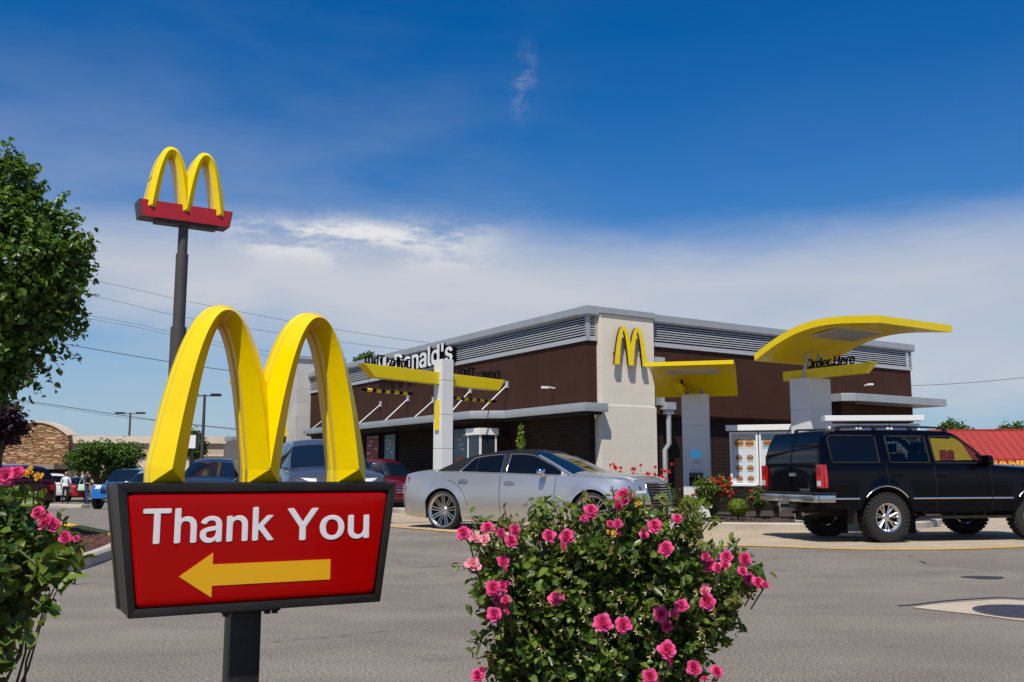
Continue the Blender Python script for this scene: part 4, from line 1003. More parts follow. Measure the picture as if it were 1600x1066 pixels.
# ------------------------------------------------------------------ menu boards
def menu_board(loc, rz, n, label, z1=2.22, z0=.86, pw=.66, cap=.10):
    E = empty('menu_board', (loc[0], loc[1], gz(*loc)), rz, label, 'menu board', 'white framed menu boards')
    W = pw*n
    mb = MB(); mb.box(-W/2-.06, W/2+.06, -.16, .16, z1-cap, z1+.03); mb.build('top_cap', M['white_paint'], E, bevel=.006)
    mb = MB(); f = .045; zz = z1-.13
    for i in range(n):
        x0 = -W/2+i*pw+.012; x1 = x0+pw-.024
        mb.box(x0, x0+f, -.10, .10, z0, zz); mb.box(x1-f, x1, -.10, .10, z0, zz); mb.box(x0+f, x1-f, -.10, .10, z0, z0+f); mb.box(x0+f, x1-f, -.10, .10, zz-f, zz)
        mb.box(x0+f, x1-f, -.02, .08, z0+f, zz-f, 1)
    mb.build('frame', [M['white_paint'], M['under']], E)
    for i in range(n):
        x0 = -W/2+i*pw+.057; x1 = x0+pw-.114; a, b_ = z0+f, zz-f; y = -.022
        mb = MB(); mb.add([(x0, y, a), (x1, y, a), (x1, y, b_), (x0, y, b_)], [(0, 1, 2, 3)], 0)
        zt_ = b_-(b_-a)*.30
        mb.add([(x0+.02, y-.001, zt_), (x1-.02, y-.001, zt_), (x1-.02, y-.001, b_-.02), (x0+.02, y-.001, b_-.02)], [(0, 1, 2, 3)], 1 if i else 7)
        burger(mb, (x0+x1)/2-.12, zt_+.15, .24, y-.003); burger(mb, (x0+x1)/2+.12, zt_+.14, .22, y-.003)
        for r_ in range(3):
            for c in range(2):
                burger(mb, x0+(x1-x0)*(.27+.46*c), a+.13+r_*(zt_-a-.08)/3, .17, y-.003)
                xx = x0+(x1-x0)*(.27+.46*c); z_ = a+.035+r_*(zt_-a-.08)/3
                mb.add([(xx-.07, y-.002, z_), (xx+.07, y-.002, z_), (xx+.07, y-.002, z_+.012), (xx-.07, y-.002, z_+.012)], [(0, 1, 2, 3)], 5)
        mb.build('menu_poster', POST, E, recalc=False)
    for x in (-W/2+.24, 0, W/2-.24): mb = MB(); mb.box(x-.06, x+.06, -.06, .06, -.2, z0); mb.build('leg', M['dark_metal'], E)
    return E
menu_board((5.98, 22.05), R(-20), 3, 'white framed menu board with food pictures left of the black vehicle')
menu_board((7.02, 18.75), R(-4), 3, 'menu board hidden behind the black vehicle with only its white cap showing', z1=2.225, z0=.88, pw=.585, cap=.075)

# ------------------------------------------------------------------ vehicles
def C(pts):
    xs_ = [p[0] for p in pts]; ys_ = [p[1] for p in pts]; n = len(pts); ms = []
    for i in range(n):
        if i in (0, n-1):
            j = 0 if i == 0 else n-2; ms.append((ys_[j+1]-ys_[j])/(xs_[j+1]-xs_[j]))
        else:
            d0 = (ys_[i]-ys_[i-1])/(xs_[i]-xs_[i-1]); d1 = (ys_[i+1]-ys_[i])/(xs_[i+1]-xs_[i])
            ms.append(0 if d0*d1 <= 0 else 2*d0*d1/(d0+d1))
    def f(x):
        if x <= xs_[0]: return ys_[0]
        if x >= xs_[-1]: return ys_[-1]
        i = 0
        while x > xs_[i+1]: i += 1
        h = xs_[i+1]-xs_[i]; t = (x-xs_[i])/h
        return (2*t**3-3*t*t+1)*ys_[i]+(t**3-2*t*t+t)*h*ms[i]+(-2*t**3+3*t*t)*ys_[i+1]+(t**3-t*t)*h*ms[i+1]
    return f
class Car:
    def __init__(s, name, label, cat, loc, rz, P, group=None):
        s.P = P; s.E = empty(name, (loc[0], loc[1], gz(loc[0], loc[1])), rz, label, cat, group)
        s.belt = C(P['belt']); s.top = C(P['top']); s.sill = C(P['sill']); s.roof = C(P['roof'])
        s.W = P['W']/2; s.x0 = P['belt'][0][0]; s.x1 = P['belt'][-1][0]
        s.cx0 = P['roof'][0][0]; s.cx1 = P['roof'][-1][0]
    def plan(s, x):
        P = s.P; w = s.W
        ef, pf, er, pe = P.get('nose', (.6, 3.4, .5, 4.5))
        if x > s.x1-ef: t = (x-(s.x1-ef))/ef; w *= max(0, 1-t**pf)**(1/pf)
        if x < s.x0+er: t = ((s.x0+er)-x)/er; w *= max(0, 1-t**pe)**(1/pe)
        w *= 1-P.get('taper', .012)*((x-(s.x0+s.x1)/2)/((s.x1-s.x0)/2))**2
        return w
    def prof(s, x, z):
        lo, be = .25, s.belt(x); m = s.P.get('mid', .62)
        if z < m: g = 1-.07*max(0, (m-z)/(m-lo))**2
        else: g = 1-s.P.get('sh', .05)*((z-m)/(be-m+1e-6))**2.2
        # flared arches
        for xa in (s.P['xf'], s.P['xr']):
            d = math.hypot(x-xa, z-s.P['rw'])-s.P['ra']
            if d < .30: g += s.P.get('flare', .022)*math.exp(-(max(0, d)/.11)**2)
        # crease near the sill
        cz = s.P.get('crease')
        if cz: g += .008*math.exp(-((z-cz)/.03)**2)-.006*math.exp(-((z-cz-.08)/.05)**2)
        return g
    def Y(s, x, z): return s.plan(x)*s.prof(x, z)
    def nx(s, y, z, rear=False):
        a, b = (s.x1-s.P.get('nose', (.6,))[0], s.x1) if not rear else (s.x0+s.P.get('nose', (0, 0, .5))[2], s.x0)
        for _ in range(26):
            m = (a+b)/2
            if s.Y(m, z) > abs(y): a = m
            else: b = m
        return a+(s.slf(z) if not rear else s.slr(z))
    def slf(s, z): return s.P.get('slf', lambda z: -.10*((z-.5)/.4)**2 if z > .5 else -.04*((.5-z)/.3)**2)(z)
    def slr(s, z): return s.P.get('slr', lambda z: .06*((z-.6)/.4)**2 if z > .6 else .05*((.6-z)/.3)**2)(z)
    def xs_(s, x, z):
        # slanted ends: shift fades away from the ends
        f = max(0, (x-(s.x1-.5))/.5); r = max(0, ((s.x0+.5)-x)/.5)
        return x+s.slf(z)*f**1.5+s.slr(z)*r**1.5
    def side(s, x, z, off=0, sg=-1): return (s.xs_(x, z), sg*(s.Y(x, z)+off), z)
    def zlow(s, x):
        z = s.sill(x)
        for xa in (s.P['xf'], s.P['xr']):
            d = abs(x-xa); ra = s.P['ra']
            if d < ra: z = max(z, s.P['rw']+math.sqrt(ra*ra-d*d))
        return z
    def ztopy(s, x, y):
        yb = max(1e-6, s.Y(x, s.belt(x))); b, t = s.belt(x), s.top(x); q = min(1, abs(y)/yb)
        return b+(t-b)*(1-q**s.P.get('tq', 2.6))
    def body(s, mats, nrow=12):
        P = s.P; xs = set()
        N = 56
        for i in range(N+1): xs.add(round(s.x0+(s.x1-s.x0)*i/N, 4))
        for k in range(1, 9):
            xs.add(s.x1-.12*(1-math.sin(PI/2*k/9))**2); xs.add(s.x0+.12*(1-math.sin(PI/2*k/9))**2)
        for xa in (P['xf'], P['xr']):
            for k in range(0, 25):
                x = xa+P['ra']*math.cos(PI*k/24)
                xs = {q for q in xs if abs(q-x) > .012 or abs(q-xa) > P['ra']+.03}; xs.add(x)
            xs.add(xa+P['ra']+.0006); xs.add(xa-P['ra']-.0006)
        xs = sorted(xs); mb = MB(); nt = 9; vs = []; ms = []
        for x in xs:
            zl_, zb_ = s.zlow(x), s.belt(x); sec = [(0, zl_)]
            half = [(s.Y(x, zl_+(zb_-zl_)*j/nrow), zl_+(zb_-zl_)*j/nrow) for j in range(nrow+1)]
            tops = []
            for j in range(1, nt+1):
                y = half[-1][0]*math.cos(PI/2*j/nt); tops.append((max(y, 0), s.ztopy(x, y)))
            sec = [(half[0][0]*.86, zl_+.012)]+half+tops
            k = len(sec)
            row = [(s.xs_(x, z), -y, z) for y, z in sec]+[(s.xs_(x, z), y, z) for y, z in sec[:-1][::-1]]
            vs += row
        K = 2*k-1; fs = []; mi = []
        for i in range(len(xs)-1):
            for j in range(K-1):
                fs.append((i*K+j, (i+1)*K+j, (i+1)*K+j+1, i*K+j+1)); mi.append(1 if j in (0, K-2) else 0)
            fs.append((i*K+K-1, (i+1)*K+K-1, (i+1)*K, i*K)); mi.append(1)
        fs += [tuple(range(K)), tuple((len(xs)-1)*K+j for j in range(K))[::-1]]; mi += [0, 0]
        mb.add(vs, fs); mb.m = mi
        return mb.build('body', mats, s.E, merge=2e-4, smooth=R(38))
    # cabin
    def cw(s, x):   # half width of cabin at belt height
        a = s.P.get('cw', .86); w = s.W*a
        L_ = s.cx1-s.cx0; t = (x-s.cx0)/L_
        return w*(1-.05*(2*t-1)**4)
    def cy(s, x, z):
        zb_ = s.P['cb']; h = max(0, z-zb_); return s.cw(x)-s.P.get('lean', .42)*h-s.P.get('lean2', .25)*h*h
    def zs(s, x): return max(s.P['cb']-.06, s.roof(x)-s.P.get('crown', .055))
    def cabin(s, mats, matfn=None, drop=None, n=70, name='cabin'):
        mb = MB(); vs = []; mi = []; nr, nt = 10, 9
        for i in range(n+1):
            x = s.cx0+(s.cx1-s.cx0)*i/n; z0 = s.P['cb']-.06; z1 = s.zs(x)
            half = [(s.cy(x, z0+(z1-z0)*j/nr), z0+(z1-z0)*j/nr) for j in range(nr+1)]
            y1 = half[-1][0]; tp = []
            for j in range(1, nt+1):
                y = y1*math.cos(PI/2*j/nt); zr_ = max(z1, s.roof(x)); tp.append((y, z1+(zr_-z1)*(1-(y/y1)**2.4)))
            sec = half+tp
            vs += [(x, -y, z) for y, z in sec]+[(x, y, z) for y, z in sec[:-1][::-1]]
            K = 2*len(sec)-1
        fs = []
        for i in range(n):
            for j in range(K-1):
                x = s.cx0+(s.cx1-s.cx0)*(i+.5)/n
                f = (i*K+j, (i+1)*K+j, (i+1)*K+j+1, i*K+j+1)
                p = [vs[q] for q in f]; c = [sum(a[d] for a in p)/4 for d in range(3)]
                if drop and drop(*c): continue
                fs.append(f); mi.append(matfn(*c) if matfn else 0)
        mb.add(vs, fs); mb.m = mi
        return mb.build(name, mats, s.E, smooth=R(50))
    def strip(s, mb, x0, x1, zlo, zhi, off=.004, sg=-1, nu=24, nv=6, cab=True, thick=0, mi=None):
        def F(u, v):
            x = x0+(x1-x0)*u; a, b = zlo(x), zhi(x); z = a+(b-a)*v
            return (x, sg*(s.cy(x, z)+off), z) if cab else s.side(x, z, off, sg)
        mb.grid(F, nu, nv, mi)
        return mb
    def topsheet(s, mb, x0, x1, yf, off=.004, nu=16, nv=12, mi=None):
        # a sheet on the cabin's top surface between two x, half width yf(x)
        def F(u, v):
            x = x0+(x1-x0)*u; z1 = s.zs(x); y1 = s.cy(x, z1); w = min(yf(x), y1-.01); y = -w+2*w*v
            zr_ = max(z1, s.roof(x)); z = z1+(zr_-z1)*(1-abs(y/y1)**2.4)
            return (x, y, z+off)
        mb.grid(F, nu, nv, mi); return mb
    def front(s, mb, y0, y1, zlo, zhi, off=.004, nu=12, nv=6, rear=False, mi=None):
        def F(u, v):
            y = y0+(y1-y0)*u; a = zlo(y) if callable(zlo) else zlo; b = zhi(y) if callable(zhi) else zhi; z = a+(b-a)*v
            yy = min(abs(y), s.W*s.prof(0, z)*.985)*(1 if y >= 0 else -1)
            return (s.nx(yy, z, rear)+(off if not rear else -off), y, z)
        mb.grid(F, nu, nv, mi); return mb
def tyre_rim(parent, loc, r, w, rim_r, style, sg, tread=False, steer=0):
    E = empty('wheel', (0, 0, 0)); E.parent = parent; E.location = loc; E.rotation_euler = (0, 0, steer)
    key = (r, w, rim_r, style, sg)
    if key not in WH:
        mb = MB(); h = w/2; rr = .022 if tread else .03
        prof = [(rim_r-.004, -h*.78), (rim_r+.02, -h*.96), (r-.045, -h), (r-rr*.4, -h*.86), (r, -h*.66), (r, h*.66), (r-rr*.4, h*.86), (r-.045, h), (rim_r+.02, h*.96), (rim_r-.004, h*.78)]
        mb.lathe(prof, 56, 'y')
        if tread:
            nb = 34
            for i in range(nb):
                for yy, dz, ww in ((-h*.78, 0, .36), (-h*.28, .5, .40), (h*.28, 0, .40), (h*.78, .5, .36)):
                    a = 2*PI*(i+dz)/nb; mb.M = Matrix.Rotation(a, 4, 'Y')
                    l = 2*PI*r/nb*.34
                    mb.box(-l, l, yy-ww*h*.5, yy+ww*h*.5, r-.01, r+.014)
                for sy in (-1, 1):
                    a = 2*PI*(i+.25)/nb; mb.M = Matrix.Rotation(a, 4, 'Y'); l = 2*PI*r/nb*.28
                    mb.box(-l, l, sy*(h-.004)-.008, sy*(h-.004)+.008, r-.075, r-.022)
            mb.M = Matrix.Identity(4)
        else:
            for yy in (-h*.35, 0, h*.35): pass
        ty = mb.mesh('tyre', M['rubber'], smooth=R(35))
        mb = MB(); d = -1  # outer face towards -y
        mb.lathe([(rim_r-.004, h*.75), (rim_r-.02, h*.5), (rim_r-.03, -h*.3), (rim_r-.022, -h*.72), (rim_r+.006, -h*.90), (rim_r+.008, -h*.97), (rim_r-.012, -h*.93), (rim_r-.035, -h*.66)], 48, 'y')
        kind, ns = style
        mb.lathe([(.001, -h*.70), (.035, -h*.70), (.062, -h*.62), (.075, -h*.48), (.075, -h*.1)], 24, 'y')
        for i in range(ns):
            a = 2*PI*i/ns; mb.M = Matrix.Rotation(a, 4, 'Y')
            yo = -h*.86 if kind != 'deep' else -h*.70
            if kind == 'thin':
                for q in (-.5, .5):
                    w0, w1 = .011, .008; x0 = q*.034; x1 = q*.058
                    mb.add([(x0-w0, -h*.48, .055), (x0+w0, -h*.48, .055), (x1+w1, yo, rim_r-.012), (x1-w1, yo, rim_r-.012),
                            (x0-w0, -h*.2, .055), (x0+w0, -h*.2, .055), (x1+w1, yo+.035, rim_r-.012), (x1-w1, yo+.035, rim_r-.012)],
                           [(0, 1, 2, 3), (0, 4, 5, 1), (1, 5, 6, 2), (3, 2, 6, 7), (0, 3, 7, 4)])
            elif kind == 'deep':
                for q in (-1, 1):
                    x0 = q*.022; x1 = q*.062; w0, w1 = .017, .015
                    mb.add([(x0-w0, -h*.55, .05), (x0+w0, -h*.55, .05), (x1+w1, yo, rim_r-.02), (x1-w1, yo, rim_r-.02), (x0, -h*.64, .05), (x1, yo-.02, rim_r-.02),
                            (x0-w0, -h*.2, .05), (x0+w0, -h*.2, .05), (x1+w1, yo+.05, rim_r-.02), (x1-w1, yo+.05, rim_r-.02)],
                           [(0, 4, 5, 3), (4, 1, 2, 5), (0, 3, 9, 6), (1, 7, 8, 2)])
            else:
                w0, w1 = .03, .045
                mb.add([(-w0, -h*.55, .05), (w0, -h*.55, .05), (w1, yo, rim_r-.014), (-w1, yo, rim_r-.014), (-w0, -h*.2, .05), (w0, -h*.2, .05), (w1, yo+.04, rim_r-.014), (-w1, yo+.04, rim_r-.014)],
                       [(0, 1, 2, 3), (0, 4, 5, 1), (1, 5, 6, 2), (0, 3, 7, 4)])
        mb.M = Matrix.Identity(4)
        mb.lathe([(rim_r-.036, h*.2), (.001, h*.2)], 32, 'y', mi=1)
        rm = mb.mesh('rim', [M['rim_chrome'] if kind != 'plain' else M['chrome_rough'], M['under']], smooth=R(35))
        WH[key] = (ty, rm)
    ty, rm = WH[key]
    t = link('tyre', ty, E); q = link('rim', rm, E)
    if sg > 0: t.rotation_euler = (0, 0, PI); q.rotation_euler = (0, 0, PI)
    return E
WH = {}

def tube_loop(mb, pts, r, mi=None, closed=True):
    if closed: pts = pts+[pts[0], pts[1]]
    mb.tube(pts, r, 6, mi, cap=not closed)
def win_outline(car, x0, x1, zlo, zhi, sg, off=.006, n=18):
    up = [(x0+(x1-x0)*i/n) for i in range(n+1)]
    pts = [(x, sg*(car.cy(x, zlo(x))+off), zlo(x)) for x in up]+[(x, sg*(car.cy(x, zhi(x))+off), zhi(x)) for x in up[::-1]]
    return pts
def mirror_part(car, x, z, sg, m, size=(.13, .20, .15), arm=True):
    mb = MB(); sx, sy, sz = size
    y0 = car.cy(x, z) if z > car.P['cb'] else car.Y(x, z)
    c = (x+.02, sg*(y0+.08+sy/2), z+.02)
    n1, n2 = 14, 10
    def F(u, v):
        a = 2*PI*u; b = PI*(v-.5)
        cx = math.copysign(abs(math.cos(b))**.5, math.cos(b)); 
        ex = math.copysign(abs(math.cos(a))**.55, math.cos(a)); ey = math.copysign(abs(math.sin(a))**.55, math.sin(a))
        return (c[0]+sx/2*cx*ex*(1.0 if ex > 0 else .55), c[1]+sy/2*cx*ey, c[2]+sz/2*math.copysign(abs(math.sin(b))**.6, math.sin(b)))
    mb.grid(F, n1, n2)
    if arm: mb.obox((x+.02, sg*(y0-.03), z-.03), (x+.02, sg*(y0+.12), z-.01), .07, .03)
    return mb.build('mirror', m, car.E, smooth=R(50))
def handle(car, x, z, sg, m, w=.17):
    mb = MB(); p = car.side(x, z, 0, sg)
    mb.tube([(p[0]-w/2, p[1]-sg*.01, z), (p[0]-w/2+.02, p[1]+sg*.028, z), (p[0]+w/2-.02, p[1]+sg*.028, z), (p[0]+w/2, p[1]-sg*.01, z)], [.010, .014, .014, .010], 8)
    mb.add([(p[0]+math.cos(a)*w*.45, p[1]+sg*.003, z+math.sin(a)*.035) for a in [2*PI*i/16 for i in range(16)]], [tuple(range(16))])
    return mb.build('door_handle', m, car.E, smooth=R(50))
def seam(car, mb, x, z0, z1, sg, w=.005, lean=0, off=.0012, n=14):
    def F(u, v):
        z = z0+(z1-z0)*u; xx = x+lean*(z-z0)+(v-.5)*w*2; return car.side(xx, z, off, sg)
    mb.grid(F, n, 1)
def wells(car, parent, m):
    # dark inner arches so the wheels sit in a pocket
    pass
def plate(parent, loc, rz, w=.31, h=.155, m=None):
    mb = MB(); mb.box(-.006, .006, -w/2, w/2, -h/2, h/2)
    return mb.build('license_plate', m or M['white_paint'], parent, loc, (0, 0, rz), bevel=.003)

def glass_clear(name, tint, refl=.5):
    m = bpy.data.materials.new(name); nt, N, L, b = nodes(m); N.remove(b)
    t = N.new('ShaderNodeBsdfTransparent'); t.inputs[0].default_value = (*tint, 1)
    g = N.new('ShaderNodeBsdfGlossy'); g.inputs['Roughness'].default_value = .02
    f = N.new('ShaderNodeFresnel'); f.inputs[0].default_value = 1.5
    x = N.new('ShaderNodeMixShader'); L.new(mnode(nt, 'MULTIPLY', f.outputs[0], refl*2), x.inputs[0]); L.new(t.outputs[0], x.inputs[1]); L.new(g.outputs[0], x.inputs[2])
    L.new(x.outputs[0], N['Material Output'].inputs['Surface']); MATS[name] = m
glass_clear('car_glass', (.86, .88, .86), .3); glass_clear('car_glass_dark', (.10, .12, .12))

def place(rz, contact, lx, ly):
    c, s = math.cos(rz), math.sin(rz)
    return (contact[0]-(lx*c-ly*s), contact[1]-(lx*s+ly*c))

# ---- silver sedan with a black vinyl roof
P = dict(W=1.90, xf=1.58, xr=-1.47, rw=.365, ra=.405, cb=.99, mid=.60, sh=.055, lean=.40, lean2=.30, cw=.855, crown=.06, flare=.030, crease=.30,
         belt=[(-2.58, .88), (-2.45, 1.00), (-2.1, 1.05), (-1.4, 1.055), (-.5, 1.03), (.9, .985), (1.5, .965), (2.05, .93), (2.36, .86), (2.46, .77)],
         top=[(-2.58, .95), (-2.50, 1.05), (-2.35, 1.10), (-1.8, 1.13), (.8, 1.09), (1.2, 1.08), (1.8, 1.03), (2.25, .98), (2.40, .93), (2.46, .82)],
         sill=[(-2.58, .34), (-2.4, .27), (-1.9, .22), (0, .20), (1.9, .20), (2.3, .20), (2.46, .24)],
         roof=[(-1.92, 1.06), (-1.4, 1.28), (-.95, 1.41), (-.45, 1.465), (0, 1.475), (.28, 1.45), (.55, 1.35), (1.22, 1.03)], nose=(.75, 2.6, .45, 3.6))
rz = R(-32); ct = gp(695, 826.5); loc = place(rz, ct, P['xr'], -.86)
c1 = Car('parked_car', 'silver luxury sedan with black vinyl roof, right side to the viewer', 'car', loc, rz, P)
c1.body([M['silver_paint'], M['under']])
c1.cabin([M['vinyl'], M['silver_paint']], lambda x, y, z: 1 if (x > .30 and z < 1.44-.0*(x)) and x > .42 else 0, name='roof')
W_lo = lambda x: c1.belt(x)+.008
def W_hi(x):
    return min(c1.zs(x)-.035, 1.385, .99+(1.385-.99)*max(0, (x+1.28))/.42)
def W_hif(x): return min(c1.zs(x)-.038, 1.385)
for sg in (-1, 1):
    for a, b_, hi in ((-1.22, -.30, W_hi), (-.18, .93, W_hif)):
        mb = MB(); h2 = lambda x, hi=hi: max(W_lo(x)+.004, hi(x))
        c1.strip(mb, a, b_, W_lo, h2, .005, sg, 34, 6)
        w_ = mb.build('side_window', M['glass_dark'], c1.E, smooth=R(40))
        mb = MB(); tube_loop(mb, win_outline(c1, a, b_, W_lo, h2, sg, .008), .011); mb.build('window_trim', M['chrome'], w_, smooth=R(60))
    mb = MB(); c1.strip(mb, -.31, -.17, lambda x: W_lo(x)-.0, lambda x: 1.39, .003, sg, 3, 5); mb.build('door_pillar', M['under'], c1.E)
    mb = MB(); c1.strip(mb, -.85, -.835, W_lo, lambda x: min(1.38, W_hi(x)), .0075, sg, 1, 5); mb.build('window_bar', M['under'], c1.E)
    # bright A-pillar strip
    mb = MB()
    pts = [(x, sg*(c1.cy(x, c1.zs(x))+.006), c1.zs(x)+.002) for x in np.linspace(.42, 1.16, 14)]
    for p, q in zip(pts, pts[1:]): mb.obox(p, q, .05, .02)
    mb.build('windscreen_pillar', M['silver_paint'], c1.E, smooth=R(50))
    for x, z0, z1, ln in ((-.235, .24, 1.0, 0), (.86, .24, .97, .04)): mb = MB(); seam(c1, mb, x, z0, z1, sg, lean=ln); mb.build('door_seam', M['under'], c1.E)
    mb = MB()
    mb2 = [(-1.47+.56*math.cos(a), .365+.56*math.sin(a)) for a in [R(10+70*i/14) for i in range(15)]]
    for p, q in zip(mb2, mb2[1:]):
        A = c1.side(p[0], p[1], .0012, sg); B = c1.side(q[0], q[1], .0012, sg)
        mb.obox(A, B, .008, .004, up=(0, 1, 0))
    mb.build('door_seam', M['under'], c1.E)
    # bright rocker moulding
    mb = MB()
    def F(u, v, sg=sg): 
        x = -.98+2.0*u; z = .285+.028*v; return c1.side(x, z, .012*math.sin(PI*v)+.002, sg)
    mb.grid(F, 30, 4); mb.build('sill_moulding', M['silver_paint'], c1.E, smooth=R(60))
    handle(c1, -1.02, .90, sg, M['chrome'], .22); handle(c1, -.03, .875, sg, M['chrome'], .22)
    mirror_part(c1, .62, 1.02, sg, M['chrome'], (.15, .22, .15))
    # lamps
    mb = MB(); c1.front(mb, sg*.50, sg*.90, lambda y: .70+.02*abs(y), lambda y: .845, .008, 20, 8); hl = mb.build('headlight', M['light_clear'], c1.E, smooth=R(50))
    mb = MB(); c1.front(mb, sg*.905, sg*.93, .73, .83, .006, 4, 4); mb.build('side_marker', M['light_orange'], hl)
    mb = MB()
    for y in (.60, .76):
        x = c1.nx(y, .775); mb.lathe([(.001, .02), (.035, .018), (.05, .012), (.052, 0)], 16, 'x'); mb.v = mb.v[:-64]+[(vx+x, vy+sg*y, vz+.775) for vx, vy, vz in mb.v[-64:]]
    mb.build('lamp_ring', M['chrome'], hl, smooth=R(40))
    mb = MB(); c1.front(mb, sg*.62, sg*.92, .70, .98, .006, 8, 8, rear=True); mb.build('taillight', M['light_red'], c1.E, smooth=R(50))
    mb = MB(); c1.front(mb, sg*.56, sg*.80, .30, .42, .004, 8, 4); mb.build('fog_lamp_recess', M['under'], c1.E)
mb = MB(); c1.topsheet(mb, .30, 1.20, lambda x: .62+.17*(x-.3)/.9, .005); mb.build('windshield', M['glass_blue'], c1.E, smooth=R(50))
mb = MB(); c1.topsheet(mb, -1.86, -1.0, lambda x: .62, .005); mb.build('rear_window', M['glass_dark'], c1.E, smooth=R(50))
mb = MB(); c1.front(mb, -.46, .46, lambda y: .44+.10*(abs(y)/.46)**3, lambda y: .86-.03*(abs(y)/.46)**3, .008, 20, 10); gr = mb.build('grille', M['under'], c1.E, smooth=R(50))
mb = MB()
for i in range(9):
    z = .47+i*.044; w_ = .41; mb.tube([(c1.nx(y, z)+.020, y, z) for y in np.linspace(-w_, w_, 11)], .007, 6)
fr = [(y, .44) for y in np.linspace(-.42, .42, 10)]+[(.47, .60), (.45, .85)]+[(y, .865) for y in np.linspace(.42, -.42, 10)]+[(-.45, .85), (-.47, .60)]
tube_loop(mb, [(c1.nx(abs(y), z)+.016, y, z) for y, z in fr], .018)
mb.box(2.44, 2.46, -.10, .10, .81, .835)
mb.build('grille_bars', M['chrome'], gr, smooth=R(60))
mb = MB(); c1.front(mb, -.5, .5, .235, .33, .004, 14, 3); mb.build('lower_intake', M['under'], c1.E, smooth=R(50))
mb = MB(); c1.front(mb, -.9, .9, .86, .885, .008, 24, 2, rear=True); mb.build('boot_trim', M['chrome'], c1.E)
for sg in (-1, 1):
    mb = MB(); mb.tube([(c_x, sg*(.70-.09*(c_x-1.2)), c1.ztopy(c_x, .6)+.001) for c_x in np.linspace(1.2, 2.25, 8)], .010, 6)
    mb.build('bonnet_crease', M['silver_paint'], c1.E, smooth=R(70))
for x, steer in ((P['xr'], 0), (P['xf'], R(4))):
    for sg in (-1, 1): tyre_rim(c1.E, (x, sg*.835, .365), .362, .235, .298, ('thin', 9), sg, steer=steer)
# parking permit hanging behind the windscreen
mb = MB(); mb.add([(.60, .0, 1.16), (.60, .07, 1.16), (.60, .07, 1.28), (.60, 0, 1.28)], [(0, 1, 2, 3)])

# ---- black sport utility vehicle
P = dict(W=1.98, xf=1.53, xr=-1.45, rw=.42, ra=.50, cb=1.29, mid=.95, sh=.035, lean=.20, lean2=.18, cw=.93, crown=.035, flare=.026, taper=.006,
         belt=[(-2.62, 1.16), (-2.58, 1.29), (-2.3, 1.30), (.6, 1.28), (1.5, 1.22), (2.2, 1.17), (2.42, 1.10)],
         top=[(-2.62, 1.25), (-2.5, 1.32), (.6, 1.33), (1.5, 1.30), (2.2, 1.24), (2.42, 1.14)],
         sill=[(-2.62, .58), (-2.3, .56), (-1.9, .54), (0, .50), (1.9, .52), (2.42, .60)],
         roof=[(-2.60, 1.24), (-2.585, 1.45), (-2.52, 1.66), (-2.40, 1.80), (-2.25, 1.87), (-2.0, 1.895), (-1, 1.91), (-.1, 1.895), (.08, 1.85), (.30, 1.70), (.78, 1.30)],
         nose=(.30, 4, .16, 6), tq=4, slf=lambda z: -.02*((z-.8)/.4)**2, slr=lambda z: .0)
rz = R(14); ct = gp(1384, 848); loc = place(rz, ct, P['xr'], -.90)
c2 = Car('parked_car', 'black raised sport utility vehicle with chrome wheels waiting under the big canopy', 'suv', loc, rz, P)
c2.body([M['black_paint'], M['under']])
zl2 = lambda x: 1.315
def zh2(x): return min(1.765, c2.zs(x)-.05)
wins = [(-2.38, -1.50, 'glass_dark'), (-1.30, -.53, 'car_glass_dark'), (-.43, .52, 'car_glass')]
def drop2(x, y, z):
    for a, b_, m_ in wins[1:]:
        if a+.01 < x < b_-.01 and zl2(x)+.015 < z < zh2(x)-.01 and abs(y) > .5: return True
    if .10 < x < .72 and abs(y) < .70: return True
    return False
c2.cabin([M['black_paint']], drop=drop2, n=110)
